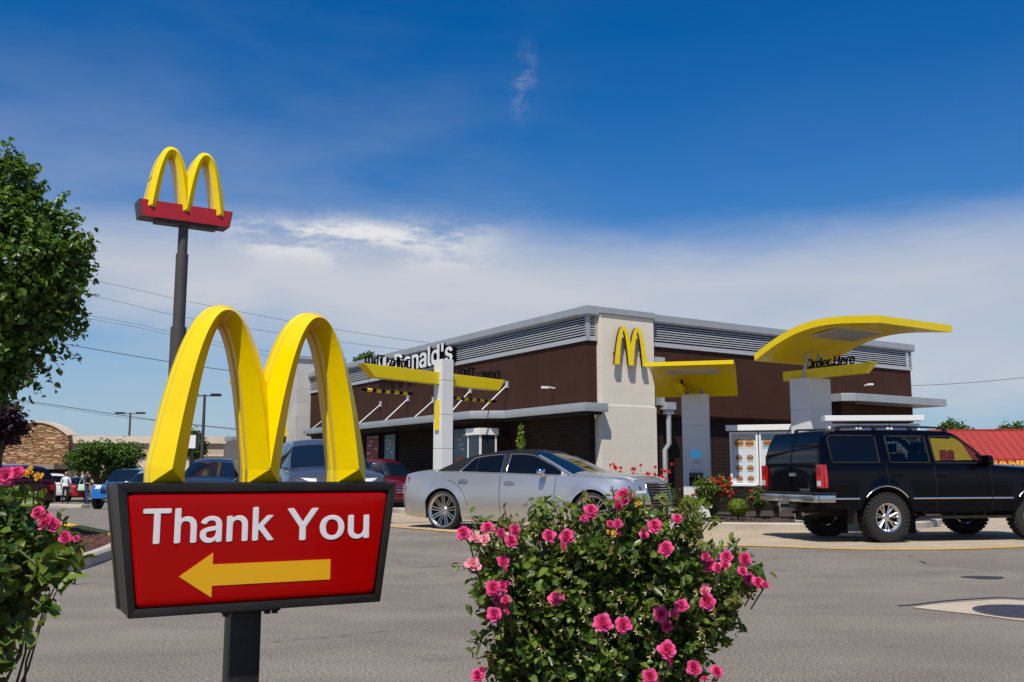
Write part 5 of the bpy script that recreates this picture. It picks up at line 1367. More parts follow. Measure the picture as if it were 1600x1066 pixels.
for sg in (-1, 1):
    for a, b_, m_ in wins:
        mb = MB(); c2.strip(mb, a, b_, zl2, lambda x: max(1.32, zh2(x)), .005, sg, 40, 6)
        w_ = mb.build('side_window', M[m_], c2.E, smooth=R(40))
        mb = MB(); tube_loop(mb, win_outline(c2, a, b_, zl2, lambda x: max(1.32, zh2(x)), sg, .004), .017); mb.build('window_seal', M['under'], w_, smooth=R(60))
    for x, z0, z1, ln in ((-1.40, .96, 1.29, 0), (-.48, .55, 1.29, 0), (.62, .55, 1.27, 0)): mb = MB(); seam(c2, mb, x, z0, z1, sg, lean=ln); mb.build('door_seam', M['under'], c2.E)
    # chrome side moulding in pieces between the wheels
    mb = MB()
    for a, b_ in ((-2.50, -1.955), (-.945, -.485), (-.475, .61), (.63, 1.03), (2.03, 2.3)):
        def F(u, v, a=a, b_=b_, sg=sg): return c2.side(a+(b_-a)*u, .715+.030*v, .003+.008*math.sin(PI*v), sg)
        mb.grid(F, 14, 3)
    mb.build('side_moulding', M['chrome'], c2.E, smooth=R(60))
    for xa in (P['xf'], P['xr']):
        mb = MB(); pts = []
        for i in range(23):
            a = R(-2+184*i/22) if True else 0
            z = .42+.512*math.sin(a); x = xa+.512*math.cos(a)
            if z < .70 and False: continue
            if z >= .70: pts.append(c2.side(x, z, .004, sg))
        mb.tube(pts, .017, 6); mb.build('arch_moulding', M['chrome'], c2.E, smooth=R(60))
    handle(c2, -1.20, 1.10, sg, M['black_paint'], .20); handle(c2, -.36, 1.09, sg, M['black_paint'], .20)
    mb = MB()
    mb.tube([(x, sg*(.66), c2.roof(x)+.03) for x in np.linspace(-2.1, .0, 12)], .018, 8)
    for x in (-2.1, -1.4, -.7, 0): mb.box(x-.03, x+.03, sg*.66-.025, sg*.66+.025, c2.roof(x)-.03, c2.roof(x)+.03)
    mb.build('roof_rail', M['under'], c2.E, smooth=R(40))
    # running board
    mb = MB(); mb.box(-.84, 1.0, sg*.86-.10, sg*.86+.10, .385, .43); 
    for x in (-.6, 0, .6): mb.box(x-.03, x+.03, sg*.70-.1, sg*.70+.1, .40, .56)
    mb.build('running_board', M['dark_metal'], c2.E, bevel=.012)
    # lamps
    mb = MB(); mb.grid(lambda u, v, sg=sg: (c2.side(-2.60+.07*u, .90+.38*v, .012, sg) if u > 0 else c2.side(-2.60, .90+.38*v, .012, sg)), 8, 8)
    mb.box(-2.648, -2.60, min(sg*.84, sg*.985), max(sg*.84, sg*.985), .90, 1.28)
    tl = mb.build('taillight', M['light_red'], c2.E)
    mb = MB(); mb.box(-2.652, -2.64, min(sg*.86, sg*.97), max(sg*.86, sg*.97), .93, 1.02); mb.build('reverse_lamp', M['light_clear'], tl)
    mb = MB(); mb.box(-2.652, -2.64, min(sg*.86, sg*.97), max(sg*.86, sg*.97), 1.03, 1.10); mb.build('brake_lamp', M['light_red_hot'], tl)
    mb = MB(); mb.box(2.36, 2.44, min(sg*.55, sg*.90), max(sg*.55, sg*.90), .92, 1.10); mb.build('headlight', M['light_clear'], c2.E, bevel=.01)
    mirror_part(c2, .42, 1.33, sg, M['black_paint'], (.14, .26, .20))
    # rear glass, one pane per door
    def F(u, v, sg=sg):
        z = 1.32+.44*v; y = sg*(.03+.83*u*(1-.10*v)); return (-2.60+.0+(.115*(v**2.2))-.012, y, z)
    mb = MB(); mb.grid(F, 8, 10); mb.build('rear_window', M['glass_dark'], c2.E, smooth=R(60))
    # mud flap and exhaust
    mb = MB(); mb.box(-2.02, -2.00, min(sg*.72, sg*.95), max(sg*.72, sg*.95), .30, .62); mb.build('mud_flap', M['rubber'], c2.E)
# tailgate skin above the belt so that the rear is closed
mb = MB()
def F(u, v):
    z = 1.26+.58*v; w_ = .915-.09*v; return (-2.60+.115*max(0, (z-1.32)/.44)**2.2-.004, -w_+2*w_*u, z)
mb.grid(F, 14, 12); mb.build('tailgate', M['black_paint'], c2.E, smooth=R(60))
mb = MB(); mb.box(-2.628, -2.622, -.006, .006, .78, 1.31)
for z in (1.30,): mb.box(-2.627, -2.622, -.9, .9, z-.004, z+.004)
mb.build('door_gap', M['glass_dark'], c2.E)
mb = MB(); mb.grid(lambda u, v: (-2.60+.115*(v**2.2)-.016, -.025+.05*u, 1.32+.46*v), 2, 10); mb.build('door_pillar', M['black_paint'], c2.E, smooth=R(60))
mb = MB(); mb.tube([(-2.66, -.02, 1.12), (-2.66, -.16, 1.12)], .014, 8); mb.box(-2.65, -2.62, -.19, .01, 1.09, 1.15); mb.build('door_handle', M['chrome_rough'], c2.E)
mb = MB(); mb.add([(-2.636+c_, -.28-a, .835+b) for a, b, c_ in text_mesh('TAHOE', .33, .055, .008, bold=.03)[0]], text_mesh('TAHOE', .33, .055, .008, bold=.03)[1]); mb.build('badge', M['chrome_rough'], c2.E)
mb = MB()
def bump(mb, xc, d, z0, z1, w_, t=.07):
    pts = [(xc+.30, -w_-.02), (xc+.02, -w_), (xc-.02, -w_*.93), (xc-.05, 0), (xc-.02, w_*.93), (xc+.02, w_), (xc+.30, w_+.02)]
    for p, q in zip(pts, pts[1:]):
        mb.obox((p[0], p[1], (z0+z1)/2), (q[0], q[1], (z0+z1)/2), t, z1-z0)
bump(mb, -2.70, 0, .665, .79, .95); bm_ = mb.build('rear_bumper', M['chrome_rough'], c2.E, bevel=.02, smooth=R(50))
mb = MB(); bump(mb, -2.68, 0, .795, .825, .94, .12); mb.box(-2.76, -2.60, -.34, .34, .56, .80); mb.build('bumper_step', M['under'], bm_, bevel=.01)
plate(bm_, (-2.775, 0, .70), 0, m=M['chrome_rough'])
mb = MB(); mb.box(-2.85, -2.55, -.04, .04, .50, .56); mb.lathe([(.001, .66), (.02, .655), (.027, .635), (.02, .61), (.012, .60), (.012, .56)], 14); mb.v = mb.v[:-84]+[(a-2.86, b, c_) for a, b, c_ in mb.v[-84:]]
mb.tube([(-2.4, -.45, .50), (-2.75, -.55, .47)], .035, 10); mb.build('tow_hitch', M['chrome_rough'], c2.E, smooth=R(40))
mb = MB(); mb.box(2.40, 2.52, -.92, .92, .62, .80); mb.build('front_bumper', M['chrome'], c2.E, bevel=.02)
mb = MB(); mb.box(2.38, 2.44, -.52, .52, .86, 1.10); mb.build('grille', M['under'], c2.E, bevel=.01)
mb = MB(); mb.grid(lambda u, v: (.77-.66*v, (-.80+.13*v)+(1.60-.26*v)*u, 1.315+.52*v+.03*math.sin(PI*v)+.012), 12, 10); mb.build('windshield', M['car_glass'], c2.E, smooth=R(50))
# axle, frame and interior
mb = MB(); mb.tube([(-1.45, -.8, .42), (-1.45, .8, .42)], .05, 10); mb.lathe([(.001, -.14), (.13, -.08), (.13, .08), (.001, .14)], 16, 'x'); mb.v = mb.v[:-64]+[(a-1.45, b, c_+.40) for a, b, c_ in mb.v[-64:]]
mb.tube([(1.53, -.8, .42), (1.53, .8, .42)], .045, 10); mb.box(-2.4, 2.3, -.42, -.34, .44, .56); mb.box(-2.4, 2.3, .34, .42, .44, .56)
mb.box(-2.35, -1.9, -.3, .3, .40, .60)
mb.build('chassis', M['under'], c2.E)
mb = MB()
for x, yy in ((-.30, -.38), (-.30, .38), (-1.22, -.38), (-1.22, .38)):
    mb.box(x-.09, x+.07, yy-.24, yy+.24, 1.2, 1.50); mb.box(x-.11, x-.01, yy-.12, yy+.12, 1.52, 1.68)
    for q in (-.05, .05): mb.tube([(x-.06, yy+q, 1.49), (x-.06, yy+q, 1.53)], .008, 5)
mb.build('seat', M['under'], c2.E, bevel=.03, smooth=R(40))
mb = MB(); mb.tube([(.22+.05*math.cos(a)*.5, .38+.18*math.sin(a), 1.38+.17*math.cos(a)) for a in [2*PI*i/20 for i in range(22)]], .014, 8); mb.box(.20, .34, .36, .40, 1.34, 1.40); mb.box(.35, .75, -.78, .78, 1.28, 1.37); mb.build('steering_wheel', M['under'], c2.E)
for x, steer in ((P['xr'], 0), (P['xf'], R(-16))):
    for sg in (-1, 1): tyre_rim(c2.E, (x, sg*.865, .412), .400, .30, .232, ('deep', 7), sg, tread=True, steer=steer)

# ---- everyday cars further back
def road_car(label, cat, px, Y, hdg, body, kind='suv', group=None, H=None, sc=1.0):
    if kind == 'suv':
        P = dict(W=1.86, xf=1.42, xr=-1.30, rw=.36, ra=.41, cb=1.03, mid=.70, sh=.05, lean=.30, lean2=.25, cw=.88, crown=.05, flare=.02,
             belt=[(-2.2, .90), (-2.1, 1.04), (-1.2, 1.08), (.8, 1.02), (1.4, .98), (2.0, .88), (2.35, .70)],
             top=[(-2.2, 1.0), (-2.1, 1.1), (.8, 1.12), (1.3, 1.09), (1.9, 1.0), (2.2, .90), (2.35, .76)],
             sill=[(-2.2, .40), (-1.9, .28), (0, .25), (1.9, .25), (2.35, .32)],
             roof=[(-2.16, 1.02), (-2.05, 1.25), (-1.85, 1.48), (-1.6, 1.60), (-.6, 1.66), (0, 1.65), (.3, 1.60), (.6, 1.45), (1.28, 1.08)], nose=(.7, 2.6, .35, 4))
    elif kind == 'jeep':
        P = dict(W=1.80, xf=1.25, xr=-1.15, rw=.40, ra=.47, cb=1.15, mid=.80, sh=.02, lean=.12, lean2=.1, cw=.90, crown=.03, flare=.02,
             belt=[(-1.9, 1.1), (-1.8, 1.15), (.5, 1.15), (1.2, 1.10), (1.85, 1.05)], top=[(-1.9, 1.12), (.5, 1.2), (1.2, 1.14), (1.85, 1.08)],
             sill=[(-1.9, .5), (0, .42), (1.85, .5)], roof=[(-1.88, 1.15), (-1.86, 1.6), (-1.7, 1.78), (-.5, 1.82), (.1, 1.79), (.25, 1.7), (.62, 1.18)], nose=(.25, 5, .15, 6))
    else:
        P = dict(W=1.80, xf=1.38, xr=-1.28, rw=.33, ra=.37, cb=.90, mid=.58, sh=.05, lean=.38, lean2=.3, cw=.86, crown=.05, flare=.02,
             belt=[(-2.3, .80), (-2.2, .92), (-1.2, .95), (.8, .90), (1.4, .86), (2.0, .76), (2.3, .62)],
             top=[(-2.3, .9), (-2.15, 1.0), (-1.5, 1.03), (.8, 1.0), (1.3, .96), (1.9, .86), (2.3, .66)],
             sill=[(-2.3, .34), (-1.9, .24), (0, .21), (1.9, .21), (2.3, .26)],
             roof=[(-1.85, .96), (-1.3, 1.22), (-.8, 1.38), (-.3, 1.43), (.2, 1.40), (.5, 1.30), (1.2, .94)], nose=(.7, 2.5, .45, 3.4))
    X = (px-800)/1514*Y
    c = Car('parked_car', label, cat, (X, Y), hdg, P, group)
    c.E.scale = (sc, sc, sc)
    c.body([M[body], M['under']]); c.cabin([M[body]], n=44)
    lo = lambda x: c.belt(x)+.02
    roofx = [p[0] for p in P['roof']]; a_ = roofx[0]+.28 if kind != 'sedan' else roofx[0]+.55
    hi = lambda x: max(lo(x)+.004, c.zs(x)-.05)
    for sg in (-1, 1):
        for x0, x1 in ((a_, -.25), (-.17, P['roof'][-1][0]-.28)):
            mb = MB(); c.strip(mb, x0, x1, lo, hi, .005, sg, 16, 4); mb.build('side_window', M['glass_dark'], c.E, smooth=R(40))
        mb = MB(); zt_ = P['belt'][-2][1]
        c.front(mb, sg*.44, sg*.86, lambda y: zt_-.17, lambda y: zt_-.005+.05*max(0, abs(y)-.5), .008, 12, 5); hl = mb.build('headlight', M['light_clear'], c.E, smooth=R(50))
        mb = MB(); c.front(mb, sg*.845, sg*.87, zt_-.15, zt_-.03, .007, 4, 4); mb.build('side_marker', M['light_orange'], hl)
        mb = MB(); c.front(mb, sg*.60, sg*.87, .74, .98 if kind != 'sedan' else .88, .008, 8, 5, rear=True); mb.build('taillight', M['light_red'], c.E, smooth=R(50))
        mirror_part(c, P['roof'][-1][0]-.55, P['cb']+.06, sg, M[body], (.13, .20, .14))
        for xq, dq in ((-.22, 0), (.72, .04)): mb = MB(); seam(c, mb, xq, .32, P['cb']-dq, sg, .006); mb.build('door_seam', M['under'], c.E)
        for x in (-1.0, -.05): handle(c, x, P['cb']-.14, sg, M['chrome_rough'])
        for x in (P['xr'], P['xf']): tyre_rim(c.E, (x, sg*(P['W']/2-.115), P['rw']), P['rw'], .22, P['rw']-.12, ('plain', 6), sg)
    x1 = P['roof'][-1][0]; x0 = [p for p in P['roof'] if p[1] > P['cb']+.35][-1][0]
    mb = MB(); c.topsheet(mb, x0-.12, x1-.03, lambda x: .80, .006); mb.build('windshield', M['glass_blue'], c.E, smooth=R(50))
    r0 = P['roof'][0][0]; r1 = [p for p in P['roof'] if p[1] > P['cb']+.42][0][0]
    mb = MB(); c.topsheet(mb, r0+.05, r1+.05, lambda x: .66, .006); mb.build('rear_window', M['glass_dark'], c.E, smooth=R(50))
    if kind == 'jeep':
        mb = MB()
        for i in range(7): mb.box(1.85, 1.875, -.36+i*.11, -.30+i*.11, .74, 1.0)
        mb.build('grille', M['under'], c.E)
    else:
        zg = P['belt'][-2][1]
        mb = MB(); c.front(mb, -.36, .36, zg-.30, zg-.03, .006, 10, 5); gr = mb.build('grille', M['under'], c.E, smooth=R(50))
        mb = MB()
        for k in range(4): mb.tube([(c.nx(abs(y), zg-.27+k*.07)+.014, y, zg-.27+k*.07) for y in np.linspace(-.34, .34, 7)], .012, 5)
        mb.build('grille_bars', M['chrome'], gr, smooth=R(60))
        mb = MB(); c.front(mb, -.6, .6, .30, .40, .005, 10, 3); mb.build('lower_intake', M['under'], c.E)
    xf_ = c.nx(0, .5, True); plate(c.E, (xf_-.02, 0, .62), 0)
    return c
TOW = lambda dx, dy: math.atan2(dy, dx)
road_car('dark grey crossover with large headlights seen between the sign arches', 'car', 500, 21.6, TOW(.36, -.93), 'grey_paint', 'suv', sc=1.11)
road_car('dark red sport utility vehicle nosing out behind the silver sedan', 'car', 590, 31.2, TOW(.50, -.86), 'red_paint', 'suv', sc=1.0)
road_car('navy blue wagon seen head-on under the left arch of the sign', 'car', 336, 31.5, TOW(.12, -.99), 'navy_paint', 'suv', sc=1.03)
road_car('pale silver wagon parked right beside the bright blue off-roader', 'car', 243, 40, TOW(.20, -.98), 'silver_blue', 'suv', 'cars in the left-hand car park', sc=1.0)
road_car('bright blue square off-roader behind the woman with the green bag', 'car', 203, 45, TOW(-.10, -.99), 'blue_paint', 'jeep', 'cars in the left-hand car park')
road_car('red saloon parked between the two pedestrians', 'car', 123, 59, TOW(-.2, .98), 'bright_red', 'sedan', 'cars in the left-hand car park')
road_car('white hatchback with red tail lamps behind the person in white', 'car', 84, 58, TOW(-.4, .9), 'white_car', 'suv', 'cars in the left-hand car park')
road_car('maroon estate car at the far left behind the roses', 'car', 6, 37, TOW(-.80, .60), 'maroon_paint', 'suv', 'cars in the left-hand car park', sc=1.06)

# ------------------------------------------------------------------ people
def skin_fig(name, joints, edges, mats, matfn, parent, root=0, sub=2):
    me = bpy.data.meshes.new(name); me.from_pydata([j[:3] for j in joints], edges, [])
    o = link(name, me, parent)
    for m in mats: me.materials.append(m)
    md = o.modifiers.new('skin', 'SKIN'); md.use_smooth_shade = True
    o.modifiers.new('sub', 'SUBSURF').levels = sub; o.modifiers['sub'].render_levels = sub
    sv = me.skin_vertices[0].data
    for i, j in enumerate(joints):
        r = j[3]; sv[i].radius = r if isinstance(r, tuple) else (r, r); sv[i].use_root = (i == root)
    bpy.context.view_layer.update()
    nm = bpy.data.meshes.new_from_object(o.evaluated_get(bpy.context.evaluated_depsgraph_get()))
    o.modifiers.clear(); o.data = nm; nm.name = name
    if not nm.materials:
        for m in mats: nm.materials.append(m)
    for p in nm.polygons: p.material_index = matfn(*p.center); p.use_smooth = True
    return o
def person(px, Y, rz, label, top, legs, hair, armpose, longhair=False, sleeve=.28):
    X = (px-800)/1514*Y
    E = empty('person', (X, Y, gz(X, Y)), rz, label, 'person')
    # faces +y in local space
    J = [(0, 0, .93, (.155, .105)), (0, 0, 1.05, (.135, .095)), (0, .01, 1.22, (.155, .105)), (0, .0, 1.37, (.15, .085)), (0, .005, 1.455, (.055, .055)), (0, .02, 1.50, (.05, .052)), (0, .03, 1.57, (.078, .092)), (0, .03, 1.645, (.070, .084))]
    Ed = [(0, 1), (1, 2), (2, 3), (3, 4), (4, 5), (5, 6), (6, 7)]
    for s in (-1, 1):
        b = len(J); st = .06*s
        J += [(s*.09, 0, .86, .088), (s*.10, st*.8+.01, .50, .058), (s*.10, st*1.2-.02, .28, .050), (s*.10, st*1.6-.03, .09, .036), (s*.105, st*1.6+.07, .035, (.038, .026)), (s*.11, st*1.6+.15, .025, (.034, .02))]
        Ed += [(0, b), (b, b+1), (b+1, b+2), (b+2, b+3), (b+3, b+4), (b+4, b+5)]
        b = len(J); ap = armpose[s]
        J += [(s*.185, 0, 1.375, .052), (*ap[0], .040), (*ap[1], .028), (*ap[2], (.032, .018))]
        Ed += [(3, b), (b, b+1), (b+1, b+2), (b+2, b+3)]
        # fingers and thumb
        h = Vector(ap[2]); d = (h-Vector(ap[1])).normalized()
        for k, o_ in enumerate((-.025, -.009, .008, .024)):
            J.append((h.x+d.x*.07, h.y+d.y*.07+o_, h.z+d.z*.07-.008, .009)); Ed.append((b+3, len(J)-1))
        J.append((h.x-s*.02+d.x*.02, h.y+.045, h.z+d.z*.03, .010)); Ed.append((b+3, len(J)-1))
    def mf(x, y, z):
        if z < .06: return 3
        if z < .95 and abs(x) < .21 and not (abs(x) > .15 and z > .7 and abs(x) > .17): return 2
        if z > 1.46: return 0
        if abs(x) > .20 and z < 1.37-sleeve: return 0
        return 1
    skin_fig('body', J, Ed, [M['skin'], M[top], M[legs], M['cloth_black']], mf, E)
    mb = MB()
    def F(u, v):
        a = 2*PI*u; b = PI*(v-.5); k = 1.0
        x = .088*math.cos(b)*math.cos(a); y = .102*math.cos(b)*math.sin(a); z = .115*math.sin(b)
        if y > .045 and z < .05: y = .045
        if longhair and z < 0 and y < .03: z *= 1.9; x *= 1.1
        return (x, y+.012, z+1.635)
    mb.grid(F, 20, 14); mb.build('hair', M[hair], E, smooth=R(60))
    mb = MB(); mb.cbox((0, .128, 1.585), (.022, .03, .035)); mb.build('nose', M['skin'], E, bevel=.008)
    mb = MB()
    for s in (-1, 1): mb.cbox((s*.032, .108, 1.612), (.020, .012, .008))
    mb.build('eye', M['under'], E)
    mb = MB(); mb.cbox((0, .112, 1.548), (.045, .012, .010)); mb.build('mouth', M['tomato'], E)
    return E
person(104, 54, R(8), 'person in white t-shirt and black trousers walking away, back turned', 'cloth_white', 'cloth_black', 'hair_blond',
       {-1: ((-.26, -.03, 1.12), (-.25, .05, .90), (-.245, .08, .82)), 1: ((.27, -.03, 1.12), (.25, .06, .91), (.245, .10, .83))})
E2 = person(137, 53, R(-82), 'person in dark top and jeans with a mint shoulder bag, facing right', 'cloth_black', 'denim', 'hair_brown',
       {-1: ((-.24, .02, 1.12), (-.18, .24, 1.10), (-.15, .32, 1.12)), 1: ((.24, .02, 1.12), (.18, .23, 1.06), (.15, .31, 1.08))}, True, .2)
bx, by = E2.location.x-.16, E2.location.y-.30
B = empty('shoulder_bag', (bx, by, E2.location.z+.72), R(12), 'mint green shoulder bag carried by the walking person', 'bag')
mb = MB(); mb.add([(-.19, -.05, 0), (.19, -.05, 0), (.17, .05, 0), (-.17, .05, 0), (-.15, -.03, .34), (.15, -.03, .34), (.15, .03, .34), (-.15, .03, .34)], [(0, 3, 2, 1), (4, 5, 6, 7), (0, 1, 5, 4), (1, 2, 6, 5), (2, 3, 7, 6), (3, 0, 4, 7)])
mb.build('bag_body', M['cloth_mint'], B, bevel=.03, smooth=R(60))
mb = MB(); mb.tube([(-.12, 0, .33), (-.08, .03, .55), (0, .06, .68), (.08, .03, .55), (.12, 0, .33)], .012, 6); mb.build('strap', M['cloth_mint'], B)

# ------------------------------------------------------------------ foliage
def leaf_mesh(name, pos, nrm, size, m, seed=0, asp=.55, fold=.25, droop=.5, szvar=.5, up=None, parent=None, rng=(0, 1)):
    pos = np.asarray(pos, float); n = len(pos); g = np.random.default_rng(seed)
    nrm = np.asarray(nrm, float)+g.normal(0, .55, (n, 3)); nrm /= np.linalg.norm(nrm, axis=1)[:, None]
    d = g.normal(0, 1, (n, 3)); d[:, 2] -= droop
    d -= nrm*(d*nrm).sum(1)[:, None]; d /= np.linalg.norm(d, axis=1)[:, None]+1e-9
    s_ = np.cross(nrm, d); L_ = size*(1+szvar*g.uniform(-1, 1, n))[:, None]; W_ = L_*asp*.5
    base = pos-d*L_*.5; tip = pos+d*L_*.5-nrm*L_*.10
    l1 = base+d*L_*.30+s_*W_+nrm*W_*fold*2; l2 = base+d*L_*.68+s_*W_*.80+nrm*W_*fold*1.4
    r1 = base+d*L_*.30-s_*W_+nrm*W_*fold*2; r2 = base+d*L_*.68-s_*W_*.80+nrm*W_*fold*1.4
    co_ = np.stack([base, l1, l2, tip, r2, r1], 1).reshape(-1, 3)
    me = bpy.data.meshes.new(name); me.vertices.add(6*n); me.vertices.foreach_set('co', co_.ravel())
    idx = (np.arange(n)[:, None]*6+np.array([0, 1, 2, 3, 0, 3, 4, 5])).ravel()
    me.loops.add(8*n); me.loops.foreach_set('vertex_index', idx.astype(np.int32))
    me.polygons.add(2*n); me.polygons.foreach_set('loop_start', np.arange(0, 8*n, 4).astype(np.int32))
    me.update(calc_edges=True); me.validate()
    a = me.attributes.new('rndv', 'FLOAT', 'POINT'); r = g.uniform(rng[0], rng[1], n)**1.3
    a.data.foreach_set('value', np.repeat(r, 6).astype(np.float32))
    me.materials.append(m)
    return link(name, me, parent)
def clusters(blobs, n_tw, per, tw_len, seed, shell=.55, jit=.02):
    # blobs: (cx,cy,cz, rx,ry,rz); twigs grow outwards from the blob surface region
    g = np.random.default_rng(seed); vols = np.array([b[3]*b[4]*b[5] for b in blobs])**.67; vols /= vols.sum()
    P_, N_, tw = [], [], []
    for i in range(n_tw):
        b = blobs[g.choice(len(blobs), p=vols)]
        d = g.normal(0, 1, 3); d /= np.linalg.norm(d)
        r = shell+(1-shell)*g.uniform(0, 1)**.6
        c = np.array(b[:3]); R_ = np.array(b[3:]); p = c+d*R_*r
        dirn = d*.8+g.normal(0, .45, 3)+np.array([0, 0, .25]); dirn /= np.linalg.norm(dirn)
        L_ = tw_len*g.uniform(.5, 1.2); tw.append((p-dirn*L_*.6, p+dirn*L_*.4))
        for k in range(per):
            t = (k+g.uniform(0, 1))/per
            P_.append(p+dirn*L_*(t-.6)+g.normal(0, jit, 3)); N_.append(d*.5+np.array([0, 0, .8]))
    return np.array(P_), np.array(N_), tw
def twig_mesh(tw, r, m, parent, name='twigs', n=3, every=1):
    mb = MB()
    for p, q in tw[::every]: mb.tube([p, (np.array(p)+np.array(q))/2+np.array([0, 0, .004]), q], [r, r*.8, r*.5], n, cap=False)
    return tag(mb.build(name, m, parent, recalc=False), kind='stuff')
def branchy(base, tips, r0, m, parent, name, seed=1, n=6):
    rr = random.Random(seed); mb = MB(); B_ = Vector(base)
    for t in tips:
        t = Vector(t); pts = [];
        for i in range(7):
            s = i/6; p = B_.lerp(t, s); p.z += (t-B_).length*.10*math.sin(PI*s)
            p += Vector((rr.uniform(-1, 1), rr.uniform(-1, 1), 0))*.03*(t-B_).length*math.sin(PI*s); pts.append(p)
        mb.tube(pts, [r0*(1-.8*i/6) for i in range(7)], n)
    return mb.build(name, m, parent, smooth=R(60))

# leafy young tree at left edge
TY = 14.5; TK = TY/9.2
tx_, ty_ = at(-28, 430, TY)[:2]
TR = empty('leafy_tree', (tx_, ty_, 0), 0, 'green leafy tree cut by the left edge of the picture', 'tree')
zc = at(0, 430, TY).z
bl = [(.80, -.1, zc+.02, .26, .3, .22), (.22, -.1, zc+.98, .26, .3, .26), (.30, -.1, zc-.80, .38, .4, .32), (-.05, 0, zc-1.08, .5, .5, .30), (0, 0, zc, .92, .9, 1.0), (.45, -.1, zc+.12, .62, .6, .62), (.38, 0, zc-.38, .62, .6, .5), (-.5, 0, zc, .7, .8, .9), (.1, .0, zc+.72, .42, .5, .52), (-.1, 0, zc-.72, .55, .6, .5), (.72, -.1, zc+.22, .36, .36, .30), (.62, -.05, zc-.22, .40, .4, .36), (.40, -.1, zc+.55, .36, .36, .34)]
bl = [(b[0]*TK, b[1]*TK, zc+(b[2]-zc)*TK, b[3]*TK, b[4]*TK, b[5]*TK) for b in bl]
P_, N_, tw = clusters(bl, 2700, 8, .24*TK, 5, .42, .04)
leaf_mesh('crown', P_, N_, .068*TK, M['leaf_tree'], 5, .62, .22, .9, parent=TR)
g = np.random.default_rng(3)
# sprays that hang out past the crown
sp, sn, st_ = [], [], []
for (px, py, L_) in ((152, 378, .20), (140, 402, .22), (150, 462, .2), (135, 525, .24), (148, 440, .18), (110, 300, .2), (60, 262, .22), (128, 570, .26), (88, 608, .22), (66, 618, .2), (50, 600, .2), (142, 500, .2), (120, 330, .2), (30, 250, .2), (100, 585, .25)):
    e = at(px, py, TY+g.uniform(-.4, .4))-Vector((tx_, ty_, 0)); c = Vector((0, 0, zc)); d = (e-c).normalized(); d.z -= .12; s0 = e-d*L_*1.6*TK
    st_.append((tuple(s0), tuple(e)))
    for k in range(20): 
        q = s0.lerp(e, g.uniform(0, 1)); sp.append([q.x+g.normal(0, .045), q.y+g.normal(0, .045), q.z+g.normal(0, .045)]); sn.append([0, -.3, .8])
leaf_mesh('outer_sprays', sp, sn, .068*TK, M['leaf_tree'], 8, .62, .22, 1.1, parent=TR)
twig_mesh(tw[::3]+st_, .008, M['bark'], TR)
branchy((0, 0, 1.5), [(.9, 0, zc+.3), (-.8, .3, zc+.5), (.3, -.5, zc+1.1), (.6, .3, zc-.5), (-.15, .15, zc+1.4), (-.8, -.3, zc-.3), (.5, -.2, zc-.9)], .07, M['bark'], TR, 'limbs')
mb = MB(); mb.tube([(0, 0, -.05), (.02, 0, .8), (0, 0, 1.6)], [.12, .10, .08], 12); mb.build('trunk', M['bark'], TR, smooth=R(60))

def far_tree(name, label, px, Y, pw, ytop, ybot, m, n=500, leaf=.25, trunk=True, seed=1, group=None, sq=1.0, cat='tree'):
    w_ = pw/1514*Y/2; c = at(px, (ytop+ybot)/2, Y); h = (ybot-ytop)/1514*Y/2; g0 = gz(c.x, c.y)
    E = empty(name, (c.x, c.y, g0), 0, label, cat, group)
    zc_ = c.z-g0; rr = random.Random(seed)
    bl = [(0, 0, zc_, w_*.72, w_*.7, h*.75)]
    for k in range(9):
        a = rr.uniform(0, 2*PI); e = rr.uniform(-.6, .8)
        bl.append((math.cos(a)*w_*.55, math.sin(a)*w_*.5, zc_+e*h*.6, w_*rr.uniform(.3, .45), w_*.4, h*rr.uniform(.28, .42)))
    P_, N_, tw = clusters(bl, n, 9, leaf*3, seed, .45, leaf*.4)
    leaf_mesh('crown', P_, N_, leaf, m, seed, .5, .2, .6, parent=E)
    branchy((0, 0, zc_-h*1.05 if zc_-h*1.05 > .2 else .1), [b[:3] for b in bl], .05*w_+.02, M['bark'], E, 'limbs', n=5)
    if trunk: mb = MB(); mb.tube([(0, 0, -.3), (0, 0, max(.15, zc_-h*.8))], [.09*w_+.04, .06*w_+.03], 8); mb.build('trunk', M['bark'], E)
    return E
far_tree('plum_tree', 'dark purple-leaved tree below the green tree at left', 2, 19, 92, 612, 712, M['leaf_purple'], 420, .075, seed=4)
far_tree('round_tree', 'rounded green tree in front of the stone gable', 155, 56, 142, 676, 762, M['leaf_far'], 900, .20, seed=6)
far_tree('garden_tree', 'small dark tree behind the white sign cabinet', 303, 70, 38, 668, 722, M['leaf_far'], 260, .28, seed=7)
far_tree('roadside_tree', 'green treetop showing above the roof beside the crossbeam', 572, 62, 46, 548, 590, M['leaf_far'], 240, .24, seed=8)
far_tree('distant_tree', 'distant treetop left of the red roof ridge', 1491, 95, 62, 654, 700, M['leaf_far'], 420, .32, seed=9, group='treetops beyond the red roof')
far_tree('distant_tree', 'distant treetop cut off by the right edge above the red roof', 1600, 97, 92, 656, 700, M['leaf_far'], 420, .32, seed=10, group='treetops beyond the red roof')
